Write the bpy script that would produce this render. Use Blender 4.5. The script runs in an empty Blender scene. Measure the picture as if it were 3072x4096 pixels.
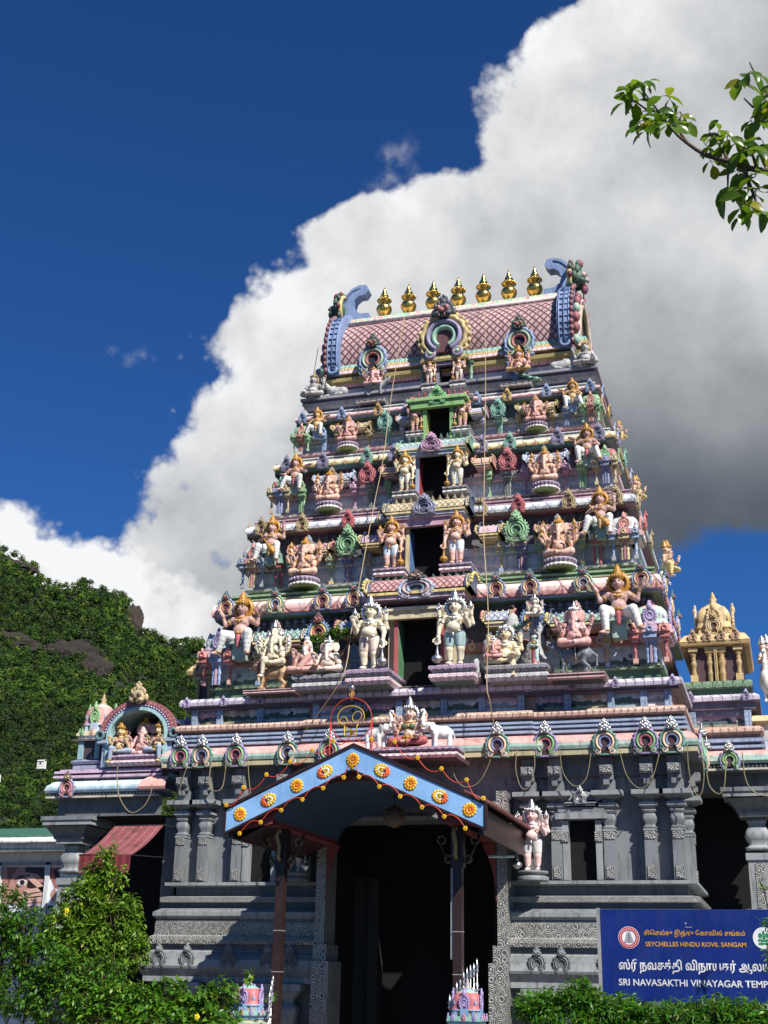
import bpy, bmesh, math, random
import numpy as np
from mathutils import Vector, Matrix, Euler, noise as mnoise
R = math.radians
rnd = random.Random(7)
scene = bpy.context.scene
COL = scene.collection
# ------------------------------------------------------------------ camera
F_PX, PITCH, YAW, ROLL = 5110.75, R(20.4881), R(17.2859), R(1.14313)
CAM = Vector((5.6817, -20.0, 1.7))
_f = Vector((-math.sin(YAW) * math.cos(PITCH), math.cos(YAW) * math.cos(PITCH), math.sin(PITCH)))
_r0 = Vector((math.cos(YAW), math.sin(YAW), 0)); _u0 = _r0.cross(_f)
_r = math.cos(ROLL) * _r0 + math.sin(ROLL) * _u0
_u = -math.sin(ROLL) * _r0 + math.cos(ROLL) * _u0
cam = bpy.data.cameras.new('camera'); camo = bpy.data.objects.new('camera', cam); COL.objects.link(camo)
M = Matrix.Identity(4)
for i in range(3):
    M[i][0], M[i][1], M[i][2], M[i][3] = _r[i], _u[i], -_f[i], CAM[i]
camo.matrix_world = M
cam.sensor_fit = 'VERTICAL'; cam.sensor_height = 36; cam.sensor_width = 27
cam.lens = F_PX / 4096 * 36; cam.clip_end = 6000; cam.clip_start = .1
scene.camera = camo
def at(sx, sy, Y):
    """point of the plane y=Y seen at a photograph position (3072 x 4096)"""
    d = _f + _r * ((sx - 1536) / F_PX) - _u * ((sy - 2048) / F_PX)
    return CAM + d * ((Y - CAM.y) / d.y)
# ------------------------------------------------------------------ light
SUN = Vector((1.15, -1.0, 1.5)).normalized()           # towards the sun
SUN_EL = math.asin(SUN.z); SUN_AZ = math.atan2(SUN.x, SUN.y)
sl = bpy.data.lights.new('sun', 'SUN'); sl.energy = 5.0; sl.angle = R(.5); sl.color = (1, .955, .89)
so = bpy.data.objects.new('sun', sl); COL.objects.link(so)
so.rotation_euler = SUN.to_track_quat('Z', 'Y').to_euler(); so.location = (20, -20, 40)
vs = scene.view_settings; vs.view_transform = 'Standard'; vs.look = 'None'; vs.exposure = .52; vs.gamma = 1
scene.cycles.use_denoising = True
scene.cycles.max_bounces = 6
scene.cycles.transparent_max_bounces = 8
# ------------------------------------------------------------------ node helper
class NG:
    def __init__(s, nt): s.nt = nt; s.n = nt.nodes; s.l = nt.links
    def __call__(s, typ, ins=None, **kw):
        nd = s.n.new(typ)
        for k, v in kw.items(): setattr(nd, k, v)
        for k, v in (ins or {}).items():
            sock = nd.inputs[k]
            if isinstance(v, bpy.types.NodeSocket): s.l.new(v, sock)
            elif isinstance(v, bpy.types.Node): s.l.new(v.outputs[0], sock)
            else: sock.default_value = v
        return nd
    def math(s, op, a, b=None, c=None, clamp=False):
        nd = s.n.new('ShaderNodeMath'); nd.operation = op; nd.use_clamp = clamp
        for i, v in enumerate((a, b, c)):
            if v is None: continue
            if isinstance(v, (bpy.types.NodeSocket,)): s.l.new(v, nd.inputs[i])
            else: nd.inputs[i].default_value = v
        return nd.outputs[0]
    def ss(s, x, a, b, lo=0., hi=1.):
        nd = s.n.new('ShaderNodeMapRange'); nd.interpolation_type = 'SMOOTHSTEP'
        s.l.new(x, nd.inputs[0])
        for i, v in enumerate((a, b, lo, hi)): nd.inputs[i + 1].default_value = v
        return nd.outputs[0]
    def mix(s, f, a, b, bt='MIX'):
        nd = s.n.new('ShaderNodeMix'); nd.data_type = 'RGBA'; nd.blend_type = bt; nd.clamp_factor = True
        for i, v in ((0, f), (6, a), (7, b)):
            if isinstance(v, bpy.types.NodeSocket): s.l.new(v, nd.inputs[i])
            else: nd.inputs[i].default_value = v if (i == 0 or len(v) == 4) else (*v, 1)
        return nd.outputs[2]
    def ramp(s, f, stops, interp='LINEAR'):
        nd = s.n.new('ShaderNodeValToRGB'); nd.color_ramp.interpolation = interp
        el = nd.color_ramp.elements
        while len(el) < len(stops): el.new(.5)
        for e, (p, c) in zip(el, stops):
            e.position = p; e.color = (c, c, c, 1) if isinstance(c, (int, float)) else (*c[:3], 1)
        s.l.new(f, nd.inputs[0]); return nd.outputs[0]
# ------------------------------------------------------------------ world: physical sky with a bank of cumulus
def direl(dx, dy):
    v = (_f + _r * ((dx / .54004 - 1536) / F_PX) - _u * ((dy / .54004 - 2048) / F_PX)).normalized()
    return math.atan2(v.x, v.y), math.asin(v.z)
w = bpy.data.worlds.new('World'); scene.world = w; w.use_nodes = True
g = NG(w.node_tree); g.n.clear()
tc = g('ShaderNodeTexCoord'); D = tc.outputs['Generated']
sp = g('ShaderNodeSeparateXYZ', {0: D})
az = g.math('ARCTAN2', sp.outputs[0], sp.outputs[1]); el = g.math('ARCSINE', sp.outputs[2])
A0, A1, E0, E1 = R(-60), R(30), R(0), R(60)
azn = g.math('DIVIDE', g.math('SUBTRACT', az, A0), A1 - A0); eln = g.math('DIVIDE', g.math('SUBTRACT', el, E0), E1 - E0)
def curve(pts, by):
    """piecewise-linear boundary through photograph positions: by='el' gives azimuth of elevation, by='az' the reverse"""
    st = []
    for p in pts:
        a, e = direl(*p); a = (a - A0) / (A1 - A0); e = (e - E0) / (E1 - E0)
        st.append((e, a) if by == 'el' else (a, e))
    return g.ramp(eln if by == 'el' else azn, sorted(st))
edge = curve([(1420, -260), (1215, -30), (1100, 65), (1030, 150), (950, 270), (925, 345), (760, 410), (640, 445), (565, 470), (525, 545), (470, 592), (425, 655), (385, 720), (372, 800), (325, 865), (292, 930), (272, 1000), (268, 1040), (210, 1090), (60, 1300)], 'el')
topl = curve([(-300, 960), (0, 985), (75, 990), (112, 1045), (185, 1085), (250, 1062), (330, 1110), (420, 1150), (470, 1225), (520, 1215), (620, 1260), (690, 1600), (760, 2200)], 'az')
botr = curve([(900, 1500), (1400, 1330), (1480, 1235), (1560, 1225), (1659, 1235), (1900, 1260)], 'az')
nz = g('ShaderNodeTexNoise', {'Vector': D, 'Scale': 7., 'Detail': 9., 'Roughness': .58})
nf = g('ShaderNodeTexNoise', {'Vector': D, 'Scale': 26., 'Detail': 8., 'Roughness': .62})
vo = g('ShaderNodeTexVoronoi', {'Vector': D, 'Scale': 16., 'Detail': 4., 'Roughness': .55}, feature='F1')
lump = g.math('ADD', g.math('MULTIPLY', g.math('SUBTRACT', nz.outputs[0], .5), .062),
       g.math('ADD', g.math('MULTIPLY', g.math('SUBTRACT', nf.outputs[0], .5), .026),
                     g.math('MULTIPLY', g.math('SUBTRACT', .45, vo.outputs[0]), .055)))
def unn(x, lo, hi): return g.math('ADD', g.math('MULTIPLY', x, hi - lo), lo)
s1 = g.math('SUBTRACT', az, unn(edge, A0, A1))
s2 = g.math('SUBTRACT', unn(topl, E0, E1), el)
s3 = g.math('SUBTRACT', el, unn(botr, E0, E1))
s1b = g.math('MINIMUM', g.math('ADD', s1, lump), g.math('ADD', g.math('MULTIPLY', s3, 1.), g.math('MULTIPLY', lump, .6)))
inside = g.math('MAXIMUM', s1b, g.math('ADD', s2, lump))
mask = g.ss(inside, -.007, .017)
# thin veil and two stray wisps out in the blue
def blob(dx, dy, rad):
    a, e = direl(dx, dy)
    da = g.math('SUBTRACT', az, a); de = g.math('MULTIPLY', g.math('SUBTRACT', el, e), 1.25)
    dd = g.math('SQRT', g.math('ADD', g.math('MULTIPLY', da, da), g.math('MULTIPLY', de, de)))
    return g.ss(g.math('ADD', dd, g.math('MULTIPLY', lump, -1.0)), rad * .05, rad, .42, 0)
wisps = g.math('MAXIMUM', blob(255, 770, R(2.2)), g.math('MAXIMUM', blob(845, 380, R(3.4)), blob(640, 350, R(1.6))))
wisps = g.math('MULTIPLY', wisps, g.ss(nf.outputs[0], .38, .62))
gap = g.math('SUBTRACT', 1, g.math('MULTIPLY', blob(905, 410, R(1.2)), 1.6), clamp=True)
gap2 = g.math('SUBTRACT', 1, g.math('MULTIPLY', blob(462, 1196, R(1.7)), 2.3), clamp=True)
mask = g.math('MAXIMUM', g.math('MULTIPLY', g.math('MULTIPLY', mask, gap), gap2), wisps)
# relief of the cloud: density towards the sun against density here
off = g('ShaderNodeVectorMath', {0: D, 1: tuple(SUN * .035 + Vector((.01, 0, .02)))}, operation='ADD')
nz2 = g('ShaderNodeTexNoise', {'Vector': off.outputs[0], 'Scale': 7., 'Detail': 9., 'Roughness': .58})
rel = g.math('SUBTRACT', nz.outputs[0], nz2.outputs[0])
depth = g.ss(g.math('ADD', s1, g.math('MULTIPLY', lump, .8)), .02, .22)
low = g.ss(el, direl(830, 1120)[1], direl(830, 480)[1], 1., 0.)
rgt = g.ss(az, direl(620, 900)[0], direl(1380, 900)[0], .25, 1.)
bright = g.math('SUBTRACT', .93, g.math('MULTIPLY', depth, g.math('ADD', .29, g.math('MULTIPLY', g.math('MULTIPLY', low, rgt), .50))))
leftb = g.ss(az, direl(420, 1150)[0], direl(640, 1150)[0], 1., 0.)
inlow = g.ss(g.math('ADD', s2, lump), -.004, .022)
under = g.math('MULTIPLY', g.ss(el, direl(330, 1090)[1], direl(330, 860)[1], 1., 0.), g.math('SUBTRACT', 1., inlow))
bright = g.math('MULTIPLY', bright, g.math('SUBTRACT', 1., g.math('MULTIPLY', under, .3)))
bright = g.math('MAXIMUM', bright, g.math('MULTIPLY', g.math('MULTIPLY', leftb, inlow), .92))
big = g('ShaderNodeTexNoise', {'Vector': D, 'Scale': 3.4, 'Detail': 5., 'Roughness': .5}).outputs[0]
bright = g.math('MULTIPLY', bright, g.math('ADD', 1., g.math('MULTIPLY', rel, 1.5)))
bright = g.math('MULTIPLY', bright, g.math('ADD', .62, g.math('MULTIPLY', big, .76)))
cl = g.mix(bright, (.35, .55, .85, 1), (8.6, 8.7, 8.8, 1))
sky = g('ShaderNodeTexSky', sky_type='NISHITA', sun_disc=False, sun_elevation=SUN_EL, sun_rotation=SUN_AZ, altitude=600, air_density=1., dust_density=.2, ozone_density=5.)
skyc = g.mix(1., sky.outputs[0], (.22, .50, .86, 1), 'MULTIPLY')
vd = g('ShaderNodeVectorMath', {0: D, 1: tuple(_f)}, operation='DOT_PRODUCT').outputs['Value']
mask = g.math('MULTIPLY', mask, g.ss(vd, .55, .78))             # bank cut off outside the view; unseen sky left clear to lower the fill light
colr = g.mix(mask, skyc, cl)
w.cycles.sampling_method = 'MANUAL'; w.cycles.sample_map_resolution = 256
bg = g('ShaderNodeBackground', {0: colr, 1: .075})
g('ShaderNodeOutputWorld', {0: bg.outputs[0]})
# ------------------------------------------------------------------ materials
def lin(h):
    h = h.lstrip('#'); o = []
    for i in (0, 2, 4):
        c = int(h[i:i + 2], 16) / 255; o.append(c / 12.92 if c <= .04045 else ((c + .055) / 1.055) ** 2.4)
    return tuple(o)
MATS = {}
def newmat(name):
    m = bpy.data.materials.new(name); m.use_nodes = True; n = NG(m.node_tree); n.n.clear()
    return m, n
def finish(n, col, rough=.6, metal=0., bump=None, bstr=.3, bdist=.01, spec=.4, **kw):
    ins = {'Base Color': col if isinstance(col, bpy.types.NodeSocket) else (*col[:3], 1), 'Roughness': rough, 'Metallic': metal, 'Specular IOR Level': spec}
    if bump is not None:
        b = n('ShaderNodeBump', {'Height': bump, 'Strength': bstr, 'Distance': bdist}); ins['Normal'] = b.outputs[0]
    ins.update(kw)
    p = n('ShaderNodeBsdfPrincipled', ins); n('ShaderNodeOutputMaterial', {0: p.outputs[0]}); return p
def weather(n, base, amt=.35, seedv=0.):
    """painted surface: uneven pigment, fine grain, soot streaks"""
    geo = n('ShaderNodeNewGeometry').outputs['Position']
    a = n('ShaderNodeTexNoise', {'Vector': geo, 'Scale': 2.3, 'Detail': 5.}).outputs[0]
    b = n('ShaderNodeTexNoise', {'Vector': geo, 'Scale': 30., 'Detail': 4., 'Roughness': .6}).outputs[0]
    mp = n('ShaderNodeMapping', {'Vector': geo, 'Scale': (9., 9., 1.4)})
    s = n('ShaderNodeTexNoise', {'Vector': mp.outputs[0], 'Scale': 1.2, 'Detail': 6., 'Roughness': .65}).outputs[0]
    c = base
    if not isinstance(c, bpy.types.NodeSocket):
        c = n('ShaderNodeRGB'); c.outputs[0].default_value = (*base[:3], 1); c = c.outputs[0]
    dk = n('ShaderNodeHueSaturation', {'Saturation': 1.05, 'Value': .74, 'Color': c}).outputs[0]
    c2 = n.mix(n.ss(a, .38, .66, 0, .75), c, dk)
    c2 = n.mix(n.ss(b, .45, .7, 0, .6), c2, dk)
    c2 = n.mix(n.math('MULTIPLY', n.ss(s, .47, .68), amt * 1.35), c2, (.05, .048, .045))
    return c2, b
def paint(hexc, rough=.55, amt=.32, gain=1.):
    key = (hexc, rough, amt, gain)
    if key not in MATS:
        m, n = newmat('paint_' + hexc.strip('#'))
        q = lin(hexc); lum = .25 * q[0] + .6 * q[1] + .15 * q[2]
        c, b = weather(n, tuple(min(.84, (x * .68 + lum * .32) * gain * 1.17 * k_) for x, k_ in zip(q, (1.02, 1., .94))), amt)
        finish(n, c, rough, bump=b, bstr=.25, bdist=.004)
        MATS[key] = m
    return MATS[key]
def metal(name, col, rough=.3, bs=.3):
    if name not in MATS:
        m, n = newmat(name)
        geo = n('ShaderNodeNewGeometry').outputs['Position']
        b = n('ShaderNodeTexNoise', {'Vector': geo, 'Scale': 22., 'Detail': 5.}).outputs[0]
        c = n.mix(n.ss(b, .45, .75, 0, .5), (*col, 1), (*[x * .45 for x in col], 1))
        finish(n, c, n.math('ADD', n.math('MULTIPLY', b, .25), rough - .1), 1., bump=b, bstr=bs, bdist=.01)
        MATS[name] = m
    return MATS[name]
def glossy(hexc, rough=.35, gain=1.):
    key = ('g', hexc, rough)
    if key not in MATS:
        m, n = newmat('enamel_' + hexc.strip('#'))
        c, b = weather(n, tuple(x * gain for x in lin(hexc)), .12)
        finish(n, c, rough, spec=.5)
        MATS[key] = m
    return MATS[key]
def uvpat(name, fn, rough=.55, amt=.3, bdist=.01, metalv=0.):
    """material whose colour and relief come from fn(n, u, v) on metric UVs"""
    if name not in MATS:
        m, n = newmat(name)
        uv = n('ShaderNodeUVMap'); s = n('ShaderNodeSeparateXYZ', {0: uv.outputs[0]})
        col, h = fn(n, s.outputs[0], s.outputs[1], uv.outputs[0])
        col = n('ShaderNodeHueSaturation', {'Saturation': .74, 'Value': 1.1, 'Color': col}).outputs[0]
        col = n.mix(1., col, (1.02, 1., .94, 1), 'MULTIPLY')
        c, b = weather(n, col, amt)
        hh = n.math('ADD', h, n.math('MULTIPLY', b, .2)) if h is not None else b
        finish(n, c, rough, metalv, bump=hh, bstr=.7 if h is not None else .2, bdist=bdist)
        MATS[name] = m
    return MATS[name]
def fr(n, x, k): return n.math('FRACT', n.math('MULTIPLY', x, k))
def lattice(name, c1, c2, k=9., cen=None):
    def fn(n, u, v, uv):
        a = fr(n, n.math('ADD', u, n.math('MULTIPLY', v, .8)), k); b = fr(n, n.math('SUBTRACT', u, n.math('MULTIPLY', v, .8)), k)
        da = n.math('ABSOLUTE', n.math('SUBTRACT', a, .5)); db = n.math('ABSOLUTE', n.math('SUBTRACT', b, .5))
        mx = n.math('MAXIMUM', da, db)
        line = n.ss(mx, .36, .44)
        dot = n.ss(mx, .16, .1)
        ring = n.math('MULTIPLY', n.ss(mx, .19, .22), n.ss(mx, .29, .26))
        c = n.mix(line, (*lin(c1), 1), (*lin(c2), 1))
        c = n.mix(n.math('MAXIMUM', n.math('MULTIPLY', dot, .5), n.math('MULTIPLY', ring, .35)), c, (*lin(cen or 'e0c8c4'), 1))
        return c, n.math('SUBTRACT', 1, line)
    return uvpat(name, fn, bdist=.02)
def petals(name, c1, c2, k=8., h=.12, line='5a4a50', up=False):
    """row of lotus petals / scallops along u"""
    def fn(n, u, v, uv):
        a = n.math('MULTIPLY', n.math('ABSOLUTE', n.math('SUBTRACT', fr(n, u, k), .5)), 2.)
        vv = n.math('FRACT', n.math('DIVIDE', v, h))
        if up: vv = n.math('SUBTRACT', 1, vv)
        arc = n.math('SQRT', n.math('SUBTRACT', 1., n.math('MULTIPLY', n.math('MULTIPLY', a, a), .98)))
        d = n.math('SUBTRACT', arc, vv)
        ln = n.math('MAXIMUM', n.math('SUBTRACT', 1, n.ss(n.math('ABSOLUTE', d), .03, .14)), n.ss(a, .86, .97))
        c = n.mix(n.ss(vv, .0, .9), (*lin(c1), 1), (*lin(c2), 1))
        c = n.mix(n.math('MULTIPLY', ln, .75), c, (*lin(line), 1))
        return c, n.math('SUBTRACT', 1, ln)
    return uvpat(name, fn, bdist=.012)
def band2(name, c1, c2, split, soft=.03, k=3.2, line='7a6a70', lo=0.):
    """cornice paint: c1 below split and c2 above, with painted stems along it"""
    def fn(n, u, v, uv):
        t = n.ss(v, split - soft, split + soft)
        c = n.mix(t, (*lin(c1), 1), (*lin(c2), 1))
        nz = n('ShaderNodeTexNoise', {'Vector': uv, 'Scale': 6., 'Detail': 2.}).outputs[0]
        wv = n.math('ADD', n.math('MULTIPLY', u, k), n.math('MULTIPLY', n.math('SUBTRACT', v, nz), 1.5))
        f = n.math('ABSOLUTE', n.math('SUBTRACT', n.math('FRACT', wv), .5))
        ln = n.math('SUBTRACT', 1, n.ss(f, .012, .05))
        c = n.mix(n.math('MULTIPLY', ln, .45), c, (*lin(line), 1))
        c = n.mix(n.math('MULTIPLY', n.ss(nz, .55, .75), .4), c, (*lin('f0dcd4'), 1))
        return c, None
    return uvpat(name, fn, rough=.45, amt=.25)
def scroll(name, base, hi, k=6., metalv=.55, rough=.35):
    """carved scroll-work picked out in silver"""
    def fn(n, u, v, uv):
        vo = n('ShaderNodeTexVoronoi', {'Vector': uv, 'Scale': k, 'Randomness': .35}, feature='F1')
        w1 = n.math('SINE', n.math('MULTIPLY', vo.outputs[0], 34.))
        nz = n('ShaderNodeTexNoise', {'Vector': uv, 'Scale': k * 3, 'Detail': 3.}).outputs[0]
        h = n.math('ADD', n.math('MULTIPLY', w1, .35), nz)
        t = n.ss(h, .3, .62)
        return n.mix(t, (*lin(base), 1), (*lin(hi), 1)), t
    return uvpat(name, fn, rough=rough, amt=.15, bdist=.03, metalv=metalv)
def painting(name, sky1, sky2, hill, ground, seed, palm=True):
    """a painted landscape panel: sky, far hills, water or sand, trees"""
    def fn(n, u, v, uv):
        mp = n('ShaderNodeMapping', {'Vector': uv, 'Location': (seed * 3.7, seed * 1.3, 0)}).outputs[0]
        nz = n('ShaderNodeTexNoise', {'Vector': mp, 'Scale': 7., 'Detail': 4.}).outputs[0]
        n2 = n('ShaderNodeTexNoise', {'Vector': mp, 'Scale': 22., 'Detail': 4.}).outputs[0]
        c = n.mix(n.ss(v, .08, .3), (*lin(sky1), 1), (*lin(sky2), 1))
        c = n.mix(n.math('MULTIPLY', n.ss(nz, .52, .62), .6), c, (*lin('e6dcd6'), 1))
        hl = n.math('ADD', v, n.math('MULTIPLY', n.math('SUBTRACT', nz, .5), .22))
        c = n.mix(n.ss(hl, .15, .13), c, (*lin(hill), 1))
        c = n.mix(n.ss(n.math('ADD', v, n.math('MULTIPLY', n.math('SUBTRACT', n2, .5), .08)), .075, .06), c, (*lin(ground), 1))
        if palm:
            vo = n('ShaderNodeTexVoronoi', {'Vector': mp, 'Scale': 5.5}, feature='F1').outputs[0]
            t = n.math('ADD', vo, n.math('MULTIPLY', n.math('SUBTRACT', n2, .5), .5))
            c = n.mix(n.math('MULTIPLY', n.ss(t, .3, .2), n.ss(v, .3, .2)), c, (*lin('24382a'), 1))
        return c, None
    return uvpat(name, fn, rough=.5, amt=.2)
GOLD = metal('burnished_gold', (.85, .55, .14), .22, .12)
SILVER = metal('silver_paint', (.62, .62, .60), .38, .4)
DULLGOLD = glossy('b9883a', .35)
# ------------------------------------------------------------------ mesh helper
class MB:
    def __init__(s): s.v = []; s.f = []; s.m = []; s.u = []; s.mats = []; s.sm = []
    def mi(s, m):
        if m not in s.mats: s.mats.append(m)
        return s.mats.index(m)
    def face(s, pts, m, uv=None, smooth=False):
        b = len(s.v); s.v += [tuple(p) for p in pts]; s.f.append(tuple(range(b, b + len(pts))))
        s.m.append(s.mi(m)); s.u.append(uv or [(0, 0)] * len(pts)); s.sm.append(smooth)
    def grid(s, rows, m, uvs=None, close=False, smooth=True):
        """rows of equally many points, joined into quads; m may be a list per row step"""
        b = len(s.v); nr = len(rows); nc = len(rows[0])
        for r in rows: s.v += [tuple(p) for p in r]
        for i in range(nr - 1):
            mm = s.mi(m[i] if isinstance(m, (list, tuple)) else m)
            for j in range(nc if close else nc - 1):
                k = (j + 1) % nc
                s.f.append((b + i * nc + j, b + i * nc + k, b + (i + 1) * nc + k, b + (i + 1) * nc + j)); s.m.append(mm); s.sm.append(smooth)
                if uvs:
                    k2 = j + 1
                    s.u.append([uvs(i, j), uvs(i, k2), uvs(i + 1, k2), uvs(i + 1, j)])
                else: s.u.append([(0, 0)] * 4)
    def box(s, x0, x1, y0, y1, z0, z1, m, bevel=0, faces='fblrtd'):
        P = lambda x, y, z: (x, y, z)
        w, d, h = x1 - x0, y1 - y0, z1 - z0
        if 'f' in faces: s.face([P(x0, y0, z0), P(x1, y0, z0), P(x1, y0, z1), P(x0, y0, z1)], m, [(0, 0), (w, 0), (w, h), (0, h)])
        if 'b' in faces: s.face([P(x1, y1, z0), P(x0, y1, z0), P(x0, y1, z1), P(x1, y1, z1)], m, [(0, 0), (w, 0), (w, h), (0, h)])
        if 'l' in faces: s.face([P(x0, y1, z0), P(x0, y0, z0), P(x0, y0, z1), P(x0, y1, z1)], m, [(0, 0), (d, 0), (d, h), (0, h)])
        if 'r' in faces: s.face([P(x1, y0, z0), P(x1, y1, z0), P(x1, y1, z1), P(x1, y0, z1)], m, [(0, 0), (d, 0), (d, h), (0, h)])
        if 't' in faces: s.face([P(x0, y0, z1), P(x1, y0, z1), P(x1, y1, z1), P(x0, y1, z1)], m, [(0, 0), (w, 0), (w, d), (0, d)])
        if 'd' in faces: s.face([P(x0, y1, z0), P(x1, y1, z0), P(x1, y0, z0), P(x0, y0, z0)], m, [(0, 0), (w, 0), (w, d), (0, d)])
    def sweep(s, plan, prof, cap=True, capm=None):
        """moulding: prof = [(offset, z, material of the step up from here), ...] run along an open plan polyline (left to right, front at -y)"""
        n = len(plan); nn = []
        for i in range(n - 1):
            dx, dy = plan[i + 1][0] - plan[i][0], plan[i + 1][1] - plan[i][1]; L = math.hypot(dx, dy); nn.append((dy / L, -dx / L, L))
        us = [0]
        for q in nn: us.append(us[-1] + q[2])
        def off(i, d):
            a = nn[max(0, i - 1)]; b = nn[min(n - 2, i)]; k = d / (1 + a[0] * b[0] + a[1] * b[1])
            return plan[i][0] + (a[0] + b[0]) * k, plan[i][1] + (a[1] + b[1]) * k
        vv = [0]
        for i in range(len(prof) - 1): vv.append(vv[-1] + math.hypot(prof[i + 1][0] - prof[i][0], prof[i + 1][1] - prof[i][1]))
        rows = [[(*off(i, o), z) for i in range(n)] for o, z, *_ in prof]
        reset = 0
        for k in range(len(prof) - 1):
            if k and prof[k][2] is not prof[k - 1][2]: reset = vv[k]
            for i in range(n - 1):
                s.face([rows[k][i], rows[k][i + 1], rows[k + 1][i + 1], rows[k + 1][i]], prof[k][2],
                       [(us[i], vv[k] - reset), (us[i + 1], vv[k] - reset), (us[i + 1], vv[k + 1] - reset), (us[i], vv[k + 1] - reset)])
        if cap:
            s.face(rows[-1], capm or prof[-2][2]); s.face(rows[0][::-1], capm or prof[0][2])
    def lathe(s, prof, cx, cy, z0, m, seg=12, sc=1., sq=0, smooth=True, ang=0., axis=None):
        """prof = [(radius, z[, material])]; sq>0 squares the section"""
        rows = []
        for p in prof:
            r = []
            for j in range(seg):
                a = 2 * math.pi * j / seg + ang; c, d = math.cos(a), math.sin(a)
                k = (1 - sq) + sq / max(abs(c), abs(d))
                q = Vector((p[0] * sc * c * k, p[0] * sc * d * k, p[1] * sc))
                if axis is not None: q = axis @ q
                r.append((cx + q.x, cy + q.y, z0 + q.z))
            rows.append(r)
        ms = [(p[2] if len(p) > 2 else m) for p in prof]
        s.grid(rows, ms, lambda i, j: (j / seg * 2 * math.pi * prof[0][0] * sc, prof[i][1] * sc), True, smooth)
        s.face(rows[-1], ms[-2] if len(ms) > 1 else m); s.face(rows[0][::-1], ms[0])
    def tube(s, pts, r, m, seg=8, close=False, caps=True, rr=None):
        pts = [Vector(p) for p in pts]; n = len(pts); rows = []; up = Vector((0, 0, 1))
        prev = None
        for i, p in enumerate(pts):
            a = pts[i - 1] if i or close else p; b = pts[(i + 1) % n] if i < n - 1 or close else p
            t = (b - a).normalized() if (b - a).length > 1e-9 else Vector((0, 0, 1))
            if prev is None:
                x = t.cross(up if abs(t.z) < .95 else Vector((1, 0, 0))).normalized()
            else:
                x = (prev - t * prev.dot(t)).normalized()
            prev = x; y = t.cross(x); q = rr[i] if rr else r
            rows.append([p + (x * math.cos(2 * math.pi * j / seg) + y * math.sin(2 * math.pi * j / seg)) * q for j in range(seg)])
        if close: rows.append(rows[0])
        s.grid(rows, m, None, True)
        if caps and not close: s.face(rows[0][::-1], m); s.face(rows[-1], m)
    def torus(s, c, axis, Rr, r, m, seg=16, sub=6, sc=(1, 1)):
        ax = Vector(axis).normalized(); x = ax.orthogonal().normalized()
        if abs(ax.z) > .7: x = Vector((1, 0, 0)); x = (x - ax * x.dot(ax)).normalized()
        y = ax.cross(x); c = Vector(c)
        s.tube([c + x * (Rr * sc[0] * math.cos(2 * math.pi * k / seg)) + y * (Rr * sc[1] * math.sin(2 * math.pi * k / seg)) for k in range(seg)], r, m, sub, True)
    def ball(s, c, r, m, seg=10, rings=6):
        r = (r, r, r) if isinstance(r, (int, float)) else r; rows = []
        for i in range(rings + 1):
            t = -math.pi / 2 + math.pi * i / rings
            rows.append([(c[0] + r[0] * math.cos(t) * math.cos(2 * math.pi * j / seg), c[1] + r[1] * math.cos(t) * math.sin(2 * math.pi * j / seg), c[2] + r[2] * math.sin(t)) for j in range(seg)])
        s.grid(rows, m, None, True)
    def add(s, o, mat=None, loc=(0, 0, 0), sc=1., rz=0., mir=False):
        c, d = math.cos(rz), math.sin(rz); b = len(s.v); sc = (sc,) * 3 if isinstance(sc, (int, float)) else sc
        for v in o.v:
            x, y, z = v[0] * sc[0] * (-1 if mir else 1), v[1] * sc[1], v[2] * sc[2]
            s.v.append((x * c - y * d + loc[0], x * d + y * c + loc[1], z + loc[2]))
        for f, m, u, sm in zip(o.f, o.m, o.u, o.sm):
            s.f.append(tuple(b + i for i in (f[::-1] if mir else f))); s.u.append(u[::-1] if mir else u); s.sm.append(sm)
            s.m.append(s.mi((mat or {}).get(o.mats[m], o.mats[m])))
    def mesh(s, name):
        me = bpy.data.meshes.new(name); me.from_pydata(s.v, [], s.f)
        for m in s.mats: me.materials.append(m)
        me.polygons.foreach_set('material_index', s.m); me.polygons.foreach_set('use_smooth', s.sm)
        uv = me.uv_layers.new(name='UVMap'); uv.data.foreach_set('uv', [c for f in s.u for p in f for c in p])
        me.update(); return me
    def build(s, name, parent=None, loc=(0, 0, 0), rz=0., fix=True):
        me = s.mesh(name)
        if fix:
            bm = bmesh.new(); bm.from_mesh(me); bmesh.ops.remove_doubles(bm, verts=bm.verts, dist=1e-5)
            bm.to_mesh(me); bm.free()
        return inst(name, me, parent, loc, rz)
def inst(name, me, parent=None, loc=(0, 0, 0), rz=0., sc=1., mats=None):
    o = bpy.data.objects.new(name, me); COL.objects.link(o); o.location = loc
    o.rotation_euler = rz if isinstance(rz, (tuple, list)) else (0, 0, rz)
    o.scale = (sc,) * 3 if isinstance(sc, (int, float)) else sc
    if parent: o.parent = parent
    if mats:
        for i, m in enumerate(mats):
            if m and i < len(o.material_slots): o.material_slots[i].link = 'OBJECT'; o.material_slots[i].material = m
    return o
def tag(o, label, cat, group=None):
    o['label'] = label; o['category'] = cat
    if group: o['group'] = group
    return o
def empty(name, loc, rz=0., sc=1.):
    o = bpy.data.objects.new(name, None); COL.objects.link(o); o.location = loc; o.rotation_euler = (0, 0, rz); o.scale = (sc,) * 3 if isinstance(sc, (int, float)) else sc
    o.empty_display_size = .1
    return o
def struct(o): o['kind'] = 'structure'; return o
def front(w, y, yb=None):
    yb = 6.6 - y if yb is None else yb
    return [(-w, yb), (-w, y), (w, y), (w, yb)]
def bay(w, y, wc, p, yb=None):
    yb = 6.6 - y if yb is None else yb
    return [(-w, yb), (-w, y), (-wc, y), (-wc, y - p), (wc, y - p), (wc, y), (w, y), (w, yb)]
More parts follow.
